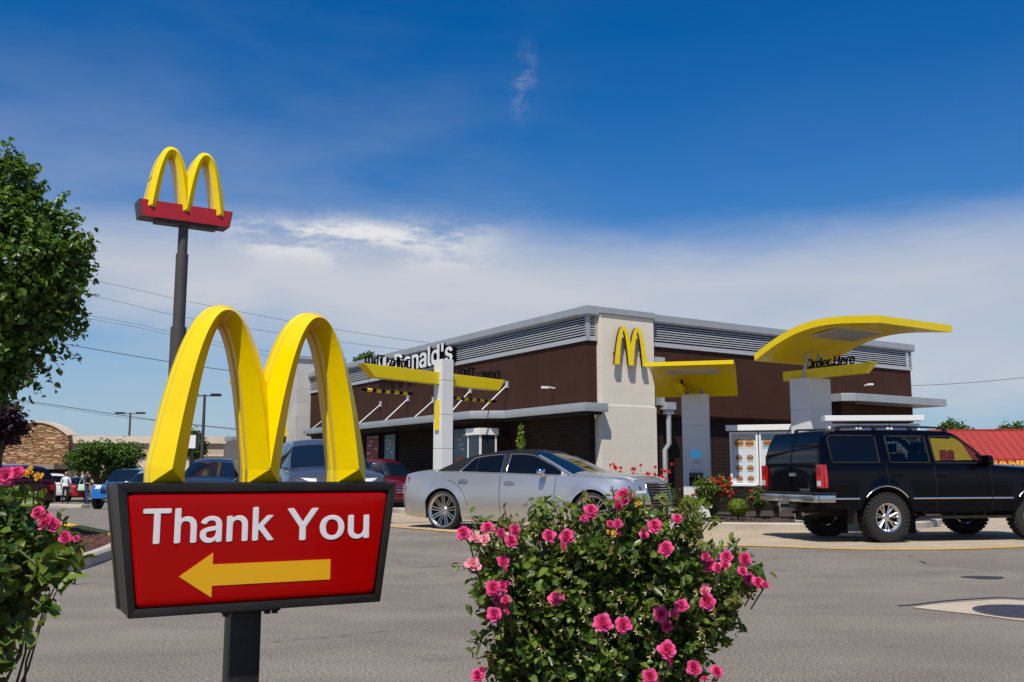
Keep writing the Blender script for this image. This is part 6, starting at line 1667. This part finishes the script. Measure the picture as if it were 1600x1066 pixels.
# conifer sapling against the dark wall
q = gp(814, 800); 
E = empty('conifer_sapling', (at(814, 700, 23.4).x, 23.4, gz(.3, 23.4)), 0, 'slim bright green conifer sapling in front of the dark brick wall', 'sapling')
P_, N_ = [], []
for k in range(900):
    z = .5+1.78*rnd.random()**1.15; r = .22*(1-(z-.4)/1.95)**.7*rnd.uniform(.3, 1)+.02; a = rnd.uniform(0, 2*PI); P_.append((r*math.cos(a), r*math.sin(a), z)); N_.append((math.cos(a), math.sin(a), .3))
leaf_mesh('foliage', P_, N_, .09, M['leaf_lime'], 3, .35, .2, -1.2, parent=E)
mb = MB(); mb.tube([(0, 0, -.1), (0, 0, 2.35)], [.025, .006], 8); mb.build('stem', M['bark'], E)

# ------------------------------------------------------------------ roses
def flower_mesh(name, r, m, seed, petals=26, asp=.50):
    g = np.random.default_rng(seed); vs = []; fs = []; rv = []
    for k in range(petals):
        t = k/petals; a = k*2.4+g.uniform(-.2, .2); el = .10+1.15*(1-t)**.9   # outer petals flat, inner upright
        el = 1.25*(1-t)**1.2+.02; L_ = r*(.45+.55*t)*g.uniform(.85, 1.1); W_ = L_*asp
        d = np.array([math.cos(a)*math.cos(el), math.sin(a)*math.cos(el), math.sin(el)]); s_ = np.array([-math.sin(a), math.cos(a), 0]); up = np.cross(d, s_)*-1
        b0 = d*r*.08+np.array([0, 0, (1-t)*r*.12])
        rf = up*W_*g.uniform(-.15, .15)
        c = [b0-s_*W_*.25, b0+s_*W_*.25, b0+d*L_*.66+s_*W_*.80+up*W_*.22, b0+d*L_*.66-s_*W_*.80+up*W_*.22, b0+d*L_*.98+s_*W_*.50-up*W_*.10+rf, b0+d*L_*.96-s_*W_*.50-up*W_*.10-rf, b0+d*L_*.6-up*W_*.05, b0+d*L_*1.03-up*W_*.14]
        o_ = len(vs); vs += [tuple(q) for q in c]
        fs += [(o_, o_+1, o_+6), (o_+1, o_+2, o_+6), (o_, o_+6, o_+3), (o_+6, o_+2, o_+4, o_+7), (o_+3, o_+6, o_+7, o_+5)]
        rv += [g.uniform(0, 1)*.6+.4*t]*8
    me = bpy.data.meshes.new(name); me.from_pydata(vs, [], fs); me.materials.append(m)
    at_ = me.attributes.new('rndv', 'FLOAT', 'POINT'); at_.data.foreach_set('value', np.array(rv, np.float32))
    for p in me.polygons: p.use_smooth = True
    return me
FL = [flower_mesh('flower', .033, M['petal'], i, 40+3*i) for i in range(5)]
FLR = [flower_mesh('flower', .05, M['petal_red'], 20+i, 14) for i in range(3)]
FLY = [flower_mesh('flower', .030, M['petal_yellow'], 40+i, 12) for i in range(2)]
FLP = [flower_mesh('flower', .036, M['petal_pale'], 50, 16)]
def aim(o, d, tw=0):
    o.rotation_euler = Vector(d).to_track_quat('Z', 'Y').to_euler()

def rose_bush(name, label, base, blobs, n_tw, per, tw_len, leaf, flowers, seed, stemr=.006, mats=('leaf_rose', 'leaf_olive'), stems=None, cat='rose bush', sparse=0.1):
    E = empty(name, base, 0, label, cat); b0 = Vector(base)
    lb = [(b[0]-b0.x, b[1]-b0.y, b[2]-b0.z)+tuple(b[3:]) for b in blobs]
    P_, N_, tw = clusters(lb, n_tw, per, tw_len, seed, .42, leaf*.45)
    g = np.random.default_rng(seed+1); mask = g.uniform(0, 1, len(P_)) < .86
    leaf_mesh('foliage', P_[mask], N_[mask], leaf, M[mats[0]], seed, .62, .2, .35, .4, parent=E)
    leaf_mesh('young_foliage', P_[~mask]+g.normal(0, leaf*.5, (int((~mask).sum()), 3)), N_[~mask], leaf*.8, M[mats[1]], seed+2, .5, .25, .2, .4, parent=E)
    twig_mesh(tw[::2], stemr*.32, M['stem'], E)
    branchy((0, 0, -.02), [b[:3] for b in lb]+[tuple(np.array(p)) for p, q in tw[::max(1, len(tw)//22)]], stemr, M['stem'], E, 'stems', seed)
    tips = []
    for (p, kind, s, d) in flowers:
        me = {'p': FL, 'r': FLR, 'y': FLY, 'l': FLP}[kind]; o = link('flower', me[int(abs(p.x*997+p.z*577)) % len(me)], E)
        o.location = p-b0; o.scale = (s, s, s); aim(o, d); o.rotation_euler.rotate_axis('Z', p.x*50)
        tips.append(p-b0)
    for t in tips:
        mb = MB(); c = Vector((t.x*.94, t.y+.06, t.z-.07*(1 if leaf < .06 else 2))); mb.tube([c, (t+c)/2+Vector((.004, .01, 0)), t-Vector((0, 0, .004))], [stemr*.35, stemr*.3, stemr*.25], 5)
        mb.build('flower_stem', M['stem'], E)
    return E
# the bush in front: positions of the blooms measured in the photograph, each given its own distance
fl = []
def F_(px, py, kind='p', s=1.0, Y=None, d=None):
    Y = Y or (2.72+.25*((px*7+py*3) % 10)/10)
    p = at(px, py, Y); fl.append((p, kind, s*(.63 if kind != 'y' else .5), d or (rnd.uniform(-.5, .5), -.9, rnd.uniform(.2, .9))))
Yf = 2.66
for a in [(725, 834, 'p', 1.05), (762, 826, 'p', 1.0), (782, 833, 'p', .7), (799, 846, 'p', 1.0), (741, 842, 'l', .8), (757, 844, 'l', .8), (739, 882, 'l', 1.0), (786, 878, 'p', .9), (770, 920, 'p', 1.1), (786, 916, 'p', .9),
          (787, 942, 'p', 1.0), (772, 961, 'p', 1.0), (858, 838, 'p', .9), (886, 839, 'p', 1.05), (869, 937, 'p', 1.15), (942, 974, 'p', 1.2), (974, 977, 'p', 1.1), (1033, 960, 'p', 1.1), (1065, 948, 'p', 1.0), (1042, 1016, 'p', 1.15),
          (1101, 921, 'l', .8), (1106, 941, 'p', 1.05), (975, 776, 'p', 1.15), (923, 799, 'p', 1.0), (914, 811, 'p', .55), (953, 819, 'p', .55), (966, 819, 'p', .65), (1006, 837, 'p', .7), (1023, 823, 'p', 1.0), (1058, 811, 'p', .75),
          (1041, 858, 'p', 1.0), (1102, 870, 'p', .7), (1108, 883, 'p', 1.0), (1135, 871, 'p', .85), (1163, 874, 'p', .95), (1132, 884, 'l', .8), (1160, 893, 'p', .7), (1170, 906, 'p', .9), (1184, 911, 'p', .9), (1084, 1044, 'p', 1.0),
          (1119, 1050, 'p', .9), (1016, 1058, 'p', 1.0), (747, 1056, 'p', .9), (1121, 889, 'p', .8), (804, 828, 'p', .8), (776, 939, 'p', .6)]: F_(*a, Y=Yf+.10*math.sin(a[0]))
gb = random.Random(5)
for a in list(fl):
    if gb.random() < .62 and len(fl) < 92:
        fl.append((a[0]+Vector((gb.uniform(-.034, .034), gb.uniform(-.03, .01), gb.uniform(-.034, .026))), a[1], a[2]*gb.uniform(.45, .85), (gb.uniform(-.8, .8), gb.uniform(-.9, .2), gb.uniform(.1, .9))))
for a in [(961, 834, 'y', .9), (952, 832, 'y', .7), (998, 787, 'y', .7), (905, 742, 'y', .01)]: F_(*a, Y=2.75) if a[3] > .1 else None
YB = 2.95
def B_(px, py, rx, rz, ry=.22, dY=0):
    c = at(px, py, YB+dY); k = YB/1514; return (c.x, c.y, c.z, rx*k, ry, rz*k)
bl = [B_(945, 985, 140, 100), B_(870, 925, 92, 62), B_(1020, 925, 92, 60), B_(800, 885, 50, 26), B_(1085, 955, 58, 46), B_(960, 865, 78, 34), B_(1125, 905, 40, 22), B_(930, 1070, 150, 65), B_(770, 910, 22, 34),
      B_(1000, 845, 44, 20), B_(905, 850, 44, 20), B_(1055, 885, 36, 24), B_(845, 1010, 70, 50), B_(1045, 1020, 52, 50), B_(950, 1140, 120, 90), B_(800, 950, 26, 28), B_(800, 1030, 30, 30), B_(1155, 890, 22, 14)]
base = at(940, 980, YB); 
RB = rose_bush('rose_bush', 'large pink rose bush in the foreground in front of the silver sedan', (base.x, base.y, 0), bl, 3900, 7, .065, .029, fl, 11, .0075)
# long bare shoots sticking out at the top
shoots = []; gs = np.random.default_rng(17)
man = [(850, 860, 852, 782), (880, 850, 866, 790), (915, 830, 902, 800), (1050, 860, 1080, 792), (1060, 850, 1088, 815), (1020, 830, 1040, 778), (985, 820, 990, 778), (800, 870, 765, 812), (1130, 930, 1182, 925), (760, 1010, 735, 1000), (790, 1030, 742, 1030), (800, 900, 722, 885), (1100, 990, 1150, 972)]
for k in range(70):
    t = gs.uniform(0, 1); px = 735+420*t; y0 = 880-45*math.sin(PI*t)+gs.uniform(-5, 25); man.append((940+(px-940)*.86, y0, px+gs.uniform(-18, 18), y0-gs.uniform(28, 78)))
for k in range(26):
    t = gs.uniform(0, 1); sd = gs.choice((-1, 1)); y0 = 900+140*t; xe = 775+25*t if sd < 0 else 1150-80*t; man.append((xe-sd*25, y0, xe+sd*gs.uniform(15, 45), y0-gs.uniform(-10, 25)))
for (a, b_, px, py) in man:
    p = at(a, b_, 2.90)-Vector((base.x, base.y, 0)); q = at(px, py, 2.86+gs.uniform(-.16, .16))-Vector((base.x, base.y, 0)); shoots.append((p, p.lerp(q, .5)+Vector((.004, 0, .012)), q))
mb = MB(); P_ = []; N_ = []; g = np.random.default_rng(4)
for s in shoots:
    mb.tube(s, [.0028, .0022, .0014], 5)
    for k in range(17):
        q = Vector(s[1]).lerp(Vector(s[2]), g.uniform(-.8, 1.05)); P_.append((q.x+g.normal(0, .012), q.y+g.normal(0, .012), q.z+g.normal(0, .012))); N_.append((0, -.4, .7))
tag(mb.build('shoots', M['stem_red'], RB, smooth=R(60)), kind='stuff'); P_ = np.array(P_); N_ = np.array(N_); mk = g.uniform(0, 1, len(P_)) < .35
leaf_mesh('shoot_foliage', P_[mk], N_[mk], .024, M['leaf_olive'], 5, .5, .2, .2, parent=RB); leaf_mesh('shoot_foliage', P_[~mk], N_[~mk], .026, M['leaf_rose'], 9, .55, .2, .2, parent=RB, rng=(.3, 1))
# dried hips and spent blooms
mb = MB()
for k in range(60):
    px, py = g.uniform(760, 1120), g.uniform(830, 1040); q = at(px, py, 2.72)-Vector((base.x, base.y, 0))
    for j in range(5):
        a = 2*PI*j/5+g.uniform(0, 1); r = .013; mb.add([(q.x, q.y, q.z), (q.x+math.cos(a)*r, q.y-.004, q.z+math.sin(a)*r), (q.x+math.cos(a+.35)*r*.6, q.y-.006, q.z+math.sin(a+.35)*r*.6)], [(0, 1, 2)])
mat('spent', (.42, .38, .16), .7, var=.3, vscale=30); tag(mb.build('spent_blooms', M['spent'], RB, recalc=False), kind='stuff')

# left rose bush, nearer
fl = []
for a in [(72, 815, 'p', 1.0), (60, 802, 'p', .8), (84, 820, 'p', .8), (103, 840, 'p', .75), (119, 842, 'p', .4), (10, 744, 'p', 1.1), (28, 740, 'p', .9), (-20, 750, 'p', 1)]: F_(*a, Y=2.25)
for a in [(48, 736, 'y', .9), (60, 745, 'y', .9), (42, 742, 'y', .7), (112, 869, 'y', .45)]: F_(*a, Y=2.25)
YB = 2.35
bl = [B_(-30, 880, 70, 85), B_(5, 835, 45, 40), B_(35, 890, 34, 36), B_(-60, 1000, 55, 75), B_(5, 945, 26, 30), B_(25, 855, 38, 36), B_(-10, 800, 36, 30), B_(-30, 790, 50, 30), B_(60, 868, 22, 18)]
base = at(-40, 900, YB)
RB2 = rose_bush('rose_bush', 'dark rose bush cut by the left edge beside the red sign', (base.x, base.y, 0), bl, 850, 7, .055, .034, fl, 21, .006)
mb = MB(); P_ = []; N_ = []
for pts in ([(40, 930), (80, 890), (125, 850)], [(40, 900), (85, 905), (118, 912)], [(30, 860), (60, 885), (75, 885)], [(10, 960), (30, 985), (55, 998)], [(50, 935), (70, 950), (82, 960)], [(60, 880), (90, 868), (112, 866)], [(-10, 1000), (5, 1020), (12, 1042)]):
    pp = [at(x, y, 2.22)-Vector((base.x, base.y, 0)) for x, y in pts]; mb.tube(pp, [.003, .0024, .0015], 5)
    for k in range(9):
        q = pp[1].lerp(pp[2], g.uniform(-.7, 1.05)); P_.append((q.x+g.normal(0, .01), q.y, q.z+g.normal(0, .012))); N_.append((0, -.5, .6))
tag(mb.build('shoots', M['stem'], RB2, smooth=R(60)), kind='stuff'); leaf_mesh('shoot_foliage', P_, N_, .040, M['leaf_rose'], 6, .6, .2, .5, parent=RB2)

# red rose bushes in the planting bed and clipped balls
def bed_bush(label, px, Y, ytop, ybot, pw, seed, nf=16, dens=170):
    k = Y/1514; c = at(px, (ytop+ybot)/2, Y); h = (ybot-ytop)/2*k; w_ = pw/2*k; rr = random.Random(seed); g0 = gz(c.x, c.y)+.12
    bl = [(c.x+rr.uniform(-.6, .6)*w_, c.y+rr.uniform(-.4, .4)*w_, c.z+rr.uniform(-.55, .45)*h, w_*.45, w_*.45, h*.5) for _ in range(7)]
    fl_ = []
    for _ in range(nf):
        a = rr.uniform(-1, 1); e = rr.uniform(-.15, .85)
        fl_.append((Vector((c.x+a*w_, c.y-w_*.45*math.sqrt(max(0, 1-a*a))*rr.uniform(.4, 1), c.z+h*(e*.95))), 'r', rr.uniform(.8, 1.3), (rr.uniform(-.4, .4), -.7, .6)))
    return rose_bush('rose_bush', label, (c.x, c.y, g0), bl, dens, 8, .2, .062, fl_, seed, .012)
bed_bush('red rose bush in front of the cream corner pier', 1000, 21.9, 719, 790, 104, 31, 44, 520)
bed_bush('red rose bush at the foot of the order pillar', 1113, 21.2, 742, 800, 62, 32, 22, 330)
bed_bush('low yellowing rose bush under the menu board', 1183, 21.9, 762, 798, 36, 33, 4, 160)
def ball(label, px, Y, ytop, ybot, seed):
    k = Y/1514; c = at(px, (ytop+ybot)/2, Y); r = (ybot-ytop)/2*k*1.05; E = empty('clipped_shrub', (c.x, c.y, c.z-r), 0, label, 'shrub', 'clipped yellow-green shrubs')
    g_ = np.random.default_rng(seed); d = g_.normal(0, 1, (1500, 3)); d /= np.linalg.norm(d, axis=1)[:, None]; P_ = d*(r*g_.uniform(.72, 1.03, 1500))[:, None]*np.array([1.15, 1.1, .95])+np.array([0, 0, r])
    leaf_mesh('foliage', P_, d, .045, M['leaf_lime'], seed, .45, .2, -.2, parent=E); mb = MB(); mb.tube([(0, 0, -.15), (0, 0, r)], .02, 6); mb.build('stem', M['bark'], E)
ball('round yellow-green shrub on the bark bed below the menu board', 1153, 20.9, 779, 806, 1)
ball('round yellow-green shrub partly behind the nose of the silver sedan', 1077, 20.9, 775, 803, 2)

# ------------------------------------------------------------------ neighbours
def wall_from_px(x0, x1, ytop, Y): return at(x0, ytop, Y), at(x1, ytop, Y)
Y = 72.0; k = Y/1514; gl = gz(-35, Y)
SB = empty('stone_gable_building', (at(60, 700, Y).x, Y, gl), R(4), 'beige shop building with an arched ledge-stone gable', 'building')
cx0 = SB.location.x
hw = 50*k; zt_ = at(60, 661, Y).z-gl; ze = at(60, 682, Y).z-gl; zb_ = at(60, 726, Y).z-gl
mb = MB(); pts = []
for i in range(17):
    a = -1+2*i/16; pts.append((a*hw, ze+(zt_-ze)*(1-a*a)))
mb.xprism([(-hw, zb_), (hw, zb_)]+pts[::-1], -.6, 1.5); mb.build('stone_gable', M['ledge_stone'], SB)
mb = MB()
for p, q in zip(pts, pts[1:]): mb.obox((p[0], .3, p[1]+.07), (q[0], .3, q[1]+.07), 2.0, .14)
mb.build('gable_coping', M['beige_wall'], SB)
mb = MB(); mb.box(-hw+1, hw+.0, -3.0, -.6, zb_-.35, zb_+.0); mb.box(-hw+.5, hw-.5, -.4, 1, -.3, zb_-.3, 1); mb.build('entrance_canopy', [M['tan_trim'], M['under']], SB)
zr_ = at(200, 681, Y).z-gl; L1 = (345-60)*k
mb = MB(); mb.box(hw, L1, .3, 20, -.5, zr_-.4); mb.box(-hw-14, -hw, .3, 20, -.5, zr_-1.1); mb.build('wall', M['beige_wall'], SB)
mb = MB(); mb.box(hw, L1+.2, -.1, 20.2, zr_-.55, zr_); mb.build('cornice', M['beige_wall'], SB)
mb = MB(); mb.box(hw, L1, .15, .3, zr_-1.35, zr_-.55); mb.build('trim_band', M['beige_trim'], SB)
mb = MB(); mb.box(hw, L1, .12, .3, zr_-1.5, zr_-1.36); mb.build('sill_band', M['beige_wall'], SB)
# lamp posts
def lamp(px, ytop, Y, label, hw_=.62):
    p = at(px, ytop, Y); g0 = gz(p.x, p.y); E = empty('street_lamp', (p.x, p.y, g0), 0, label, 'street lamp', 'twin-headed car park lamps'); z = p.z-g0
    mb = MB(); mb.tube([(0, 0, -.2), (0, 0, z-.05)], [.11, .07], 10); mb.build('pole', M['pole_brown'], E, smooth=R(50))
    mb = MB(); mb.tube([(-hw_*.5, 0, z-.12), (hw_*.5, 0, z-.12)], .04, 6); arm_ = mb.build('arm', M['pole_brown'], E)
    for s in (-1, 1):
        mb = MB(); mb.cbox((s*hw_*.75, 0, z-.08), (hw_*.62, .4, .14)); mb.build('lamp_head', M['dark_metal'], E, bevel=.03)
lamp(204, 644, 74, 'short twin-headed lamp post above the beige roof', 1.05)
lamp(320, 615, 52, 'tall twin-headed lamp post seen through the left arch', .82)
# white cabinet sign
p = at(299, 690, 60); E = empty('cabinet_sign', (p.x, p.y, gz(p.x, p.y)), 0, 'plain white box sign beside the left arch', 'sign'); z = p.z-E.location.z
mb = MB(); mb.box(-1.4, .32, -.15, .15, z-.42, z+.42); mb.build('cabinet', M['white_paint'], E); mb = MB(); mb.box(.32, .40, -.17, .17, z-.46, z+.48); mb.box(-1.4, .32, -.17, .17, z+.42, z+.48); mb.box(-.05, .12, -.08, .08, -.2, z-.42); mb.build('sign_frame', M['dark_metal'], E)
# house with a blue roof
p = at(376, 722, 90); g0 = gz(p.x, p.y); E = empty('blue_roofed_house', (p.x, p.y, g0), R(-20), 'small cream house with a blue roof behind the middle arch leg', 'house'); z = p.z-g0; zt_ = at(376, 699, 90).z-g0; zv = at(376, 716, 90).z-g0
mb = MB(); mb.xprism([(-1.6, -.3), (1.6, -.3), (1.6, zv), (0, zt_), (-1.6, zv)], 0, 6); mb.build('wall', M['beige_wall'], E)
mb = MB(); mb.obox((-.95, 3, (zv+zt_)/2+.05), (-.90, 3, (zv+zt_)/2+.05), .1, .1)
for s in (-1, 1):
    mb.add([(0, -.3, zt_+.12), (s*1.9, -.3, zv-.12), (s*1.9, 6.3, zv-.12), (0, 6.3, zt_+.12), (0, -.3, zt_+.0), (s*1.9, -.3, zv-.24), (s*1.9, 6.3, zv-.24), (0, 6.3, zt_+.0)], [(0, 1, 2, 3), (4, 7, 6, 5), (0, 4, 5, 1), (1, 5, 6, 2), (2, 6, 7, 3)])
mb.box(-5.5, -1.4, .5, 5, zv-.7, zv-.25); mb.build('roof', M['blue_roof'], E)
mb = MB(); mb.box(-5.3, -1.4, .8, 5, -.3, zv-.7); mb.build('wing_wall', M['beige_wall'], E)
mb = MB(); mb.box(-.45, .45, -.06, .02, zv-.1, zv+.55); mb.build('window', M['tan_trim'], E)
# red roofed shop on the right
Y = 78.0; k = Y/1514; p = at(1540, 745, Y); g0 = -1.3
E = empty('red_roofed_shop', (p.x, Y, g0), R(-9), 'shop with red standing-seam roof and lettered fascia at far right', 'building')
zrd = at(1540, 673, Y+5).z-g0; ze = at(1540, 717, Y).z-g0; zf = at(1540, 732, Y).z-g0
xl, xr_ = -100*k, 190*k
mb = MB()
mb.add([(xl, 0, ze), (xr_, 0, ze), (xr_, 5, zrd), (xl+2.2, 5, zrd), (xl, 12, ze), (xr_, 12, ze)], [(0, 1, 2, 3), (4, 3, 2, 5), (0, 3, 4), (1, 5, 2)])
x = xl+.6
rf = mb.build('roof', M['red_roof'], E, recalc=True)
mb = MB()
while x < xr_: 
    t0 = 0; mb.obox((x, -.02, ze+.03), (x, 5, zrd+.03), .05, .06) if x > xl+2.2 else None; x += .62
mb.obox((xl+2.2, 5, zrd+.05), (xr_, 5, zrd+.05), .25, .12); mb.build('roof_seam', M['red_roof'], rf)
mb = MB(); mb.box(xl, xr_, -.15, .15, zf, ze); mb.build('fascia', M['red_fascia'], E)
mb = MB(); x0 = (1531-1540)*k; add_text(mb, 'L.MANFUR', x0-.6, zf+.16, 6.0, .46, -.22, .05, bold=.04); mb.build('lettering', M['orange_letters'], E)
mb = MB(); mb.box(xl+.4, xr_-.4, .3, 11.8, -.5, zf); mb.build('wall', M['beige_wall'], E)
yx0, yx1 = (1466-1540)*k, (1513-1540)*k
mb = MB(); mb.xprism([(yx0-1.2, zf-.4), (yx1+.5, zf-.4), (yx0+1.3, zrd-.75), (yx0-1.2, zrd-.75)], -1.9, -1.6); yg = mb.build('yellow_gable', M['yellow_wall'], E)
mb = MB(); add_text(mb, 'ES', yx0-.1, zf+.55, 1.1, .9, -1.97, .06, bold=.05); mb.build('lettering', M['red_fascia'], yg)

# ------------------------------------------------------------------ wires
def wire(label, pts, Y, r=.02, ext=True):
    P_ = [at(x, y, Y+(dy if dy else 0)) for x, y, dy in pts]
    P_ = spline(P_, 8); mb = MB(); mb.tube(P_, r*.72, 5)
    return tag(mb.build('power_line', M['wire'], smooth=R(60)), label, 'wire', 'overhead wires')
wire('topmost faint overhead wire crossing behind the pylon and sign arches', [(-300, 345, 0), (145, 438, 0), (275, 467, 0), (400, 492, 0), (520, 514, 0), (700, 540, 0), (1000, 575, 0)], 95, .026)
wire('second overhead wire from the top, ending behind the restaurant roof', [(-300, 375, 0), (137, 461, 0), (270, 492, 0), (430, 520, 0), (640, 548, 0), (1000, 590, 0)], 95, .026)
wire('upper wire of the close pair passing behind the pylon pole', [(-300, 420, 0), (150, 495, 0), (268, 519, 0), (372, 541, 0), (520, 565, 0), (900, 620, 0)], 90, .022)
wire('lower wire of the close pair passing behind the pylon pole', [(-300, 428, 0), (150, 500, 0), (268, 524, 0), (372, 547, 0), (520, 572, 0), (900, 628, 0)], 90, .022)
wire('thick overhead wire meeting the left arch at mid height', [(-300, 468, 0), (120, 541, 0), (268, 566, 0), (372, 581, 0), (520, 600, 0), (900, 640, 0)], 85, .045)
wire('low dark wire running just above the short lamp post', [(-300, 580, 0), (35, 626, 0), (240, 656, 0), (378, 671, 0), (520, 682, 0), (900, 700, 0)], 80, .040)
wire('thin wire just under the low dark wire above the beige roof', [(-300, 588, 0), (35, 629, 0), (160, 648, 0), (240, 657.5, 0), (378, 672.5, 0), (520, 684, 0)], 80, .02)
wire('single wire rising to the right from behind the restaurant canopy', [(1300, 606, 0), (1430, 602.5, 0), (1500, 599, 0), (1600, 590, 0), (1900, 555, 0)], 80, .028)

# ------------------------------------------------------------------ light and sky
EL = 59; sdir = Vector((-.26, -.965, 0)).normalized()*math.cos(R(EL))+Vector((0, 0, math.sin(R(EL))))
sun = bpy.data.lights.new('sun', 'SUN'); sun.energy = 4.8; sun.angle = R(.53); sun.color = (1, .945, .84)
so = bpy.data.objects.new('sun', sun); COL.objects.link(so); so.rotation_euler = sdir.to_track_quat('Z', 'Y').to_euler(); so.location = (0, -10, 30)
w = bpy.data.worlds.new('World'); sc.world = w; w.use_nodes = True; nt = w.node_tree; N = nt.nodes; L = nt.links
for n in list(N): N.remove(n)
out = N.new('ShaderNodeOutputWorld'); bg = N.new('ShaderNodeBackground'); L.new(bg.outputs[0], out.inputs[0]); bg.inputs[1].default_value = .10
sky = N.new('ShaderNodeTexSky'); sky.sky_type = 'NISHITA'; sky.sun_disc = False; sky.sun_elevation = R(EL); sky.sun_rotation = math.atan2(sdir.x, sdir.y)
sky.altitude = 100; sky.air_density = 1.0; sky.dust_density = .4; sky.ozone_density = 3.0
tc = N.new('ShaderNodeTexCoord').outputs['Generated']
sp_ = N.new('ShaderNodeSeparateXYZ'); L.new(tc, sp_.inputs[0])
h_ = mnode(nt, 'SQRT', mnode(nt, 'ADD', mnode(nt, 'MULTIPLY', sp_.outputs[0], sp_.outputs[0]), mnode(nt, 'MULTIPLY', sp_.outputs[1], sp_.outputs[1])))
te = mnode(nt, 'DIVIDE', sp_.outputs[2], h_)           # tangent of the elevation
az = mnode(nt, 'ARCTAN2', sp_.outputs[0], sp_.outputs[1])
mp = N.new('ShaderNodeMapping'); mp.inputs['Scale'].default_value = (1, 1, 3.2); L.new(tc, mp.inputs['Vector'])
n1 = noise(nt, mp.outputs[0], 2.6, 5, .55); n2 = noise(nt, mp.outputs[0], 9, 7, .62, dist=.4)
hsv = N.new('ShaderNodeHueSaturation'); hsv.inputs['Saturation'].default_value = 1.47; hsv.inputs['Value'].default_value = 1.07; hsv.inputs['Hue'].default_value = .508; L.new(sky.outputs[0], hsv.inputs['Color'])
lowc = mixc(nt, maprange(nt, te, .0, .26, .75, 0), hsv.outputs[0], (2.1, 3.9, 6.0))
# cloud bank: lower and upper edge bent by noise and azimuth
wob = mnode(nt, 'ADD', mnode(nt, 'MULTIPLY', mnode(nt, 'SUBTRACT', n1, .5), .09), mnode(nt, 'MULTIPLY', mnode(nt, 'SUBTRACT', n2, .5), .035))
te2 = mnode(nt, 'ADD', te, wob)
azr = maprange(nt, az, -.30, .0, 0, 1)
topedge = maprange(nt, te2, .195, .282, 1, 0)
lowL = maprange(nt, te2, .11, .19, 0, 1); lowR = maprange(nt, te2, .045, .10, 0, 1)
mxl = N.new('ShaderNodeMix'); mxl.data_type = 'FLOAT'; L.new(azr, mxl.inputs[0]); L.new(lowL, mxl.inputs[2]); L.new(lowR, mxl.inputs[3])
dens = mnode(nt, 'MULTIPLY', topedge, mxl.outputs[0])
dens = mnode(nt, 'MULTIPLY', dens, maprange(nt, n1, .25, .7, .66, .95))
# thin veil higher up and one small wisp
veil = mnode(nt, 'MULTIPLY', mnode(nt, 'MULTIPLY', maprange(nt, te2, .50, .26, .08, .30), maprange(nt, n1, .25, .75)), maprange(nt, az, -.1, .15, 1, .15))
def gauss(v, c, s): 
    q = mnode(nt, 'DIVIDE', mnode(nt, 'SUBTRACT', v, c), s); return mnode(nt, 'EXPONENT', mnode(nt, 'MULTIPLY', mnode(nt, 'MULTIPLY', q, q), -1.0))
n3 = noise(nt, tc, 30, 7, .7, dist=.25)
wx = mnode(nt, 'ADD', az, mnode(nt, 'MULTIPLY', mnode(nt, 'SUBTRACT', te, .43), -.12))
wisp = mnode(nt, 'MULTIPLY', mnode(nt, 'MULTIPLY', gauss(wx, .014, .010), gauss(te, .425, .030)), maprange(nt, n3, .40, .66, 0, .42))
n4 = noise(nt, mp.outputs[0], 9, 8, .68, dist=.08)
bright = mnode(nt, 'MULTIPLY', mnode(nt, 'MULTIPLY', gauss(az, -.165, .13), gauss(te2, .248, .021)), maprange(nt, n4, .33, .56, 0, 1))
den = mnode(nt, 'ADD', mnode(nt, 'ADD', dens, veil), mnode(nt, 'ADD', wisp, bright), clamp=True)
ccol = mixc(nt, bright, (5.5, 5.8, 6.5), (7.9, 8.0, 8.2))
fin = mixc(nt, den, lowc, ccol)
L.new(fin, bg.inputs[0])
vs_ = sc.view_settings; vs_.view_transform = 'Standard'; vs_.look = 'None'; vs_.exposure = 0; vs_.gamma = 1
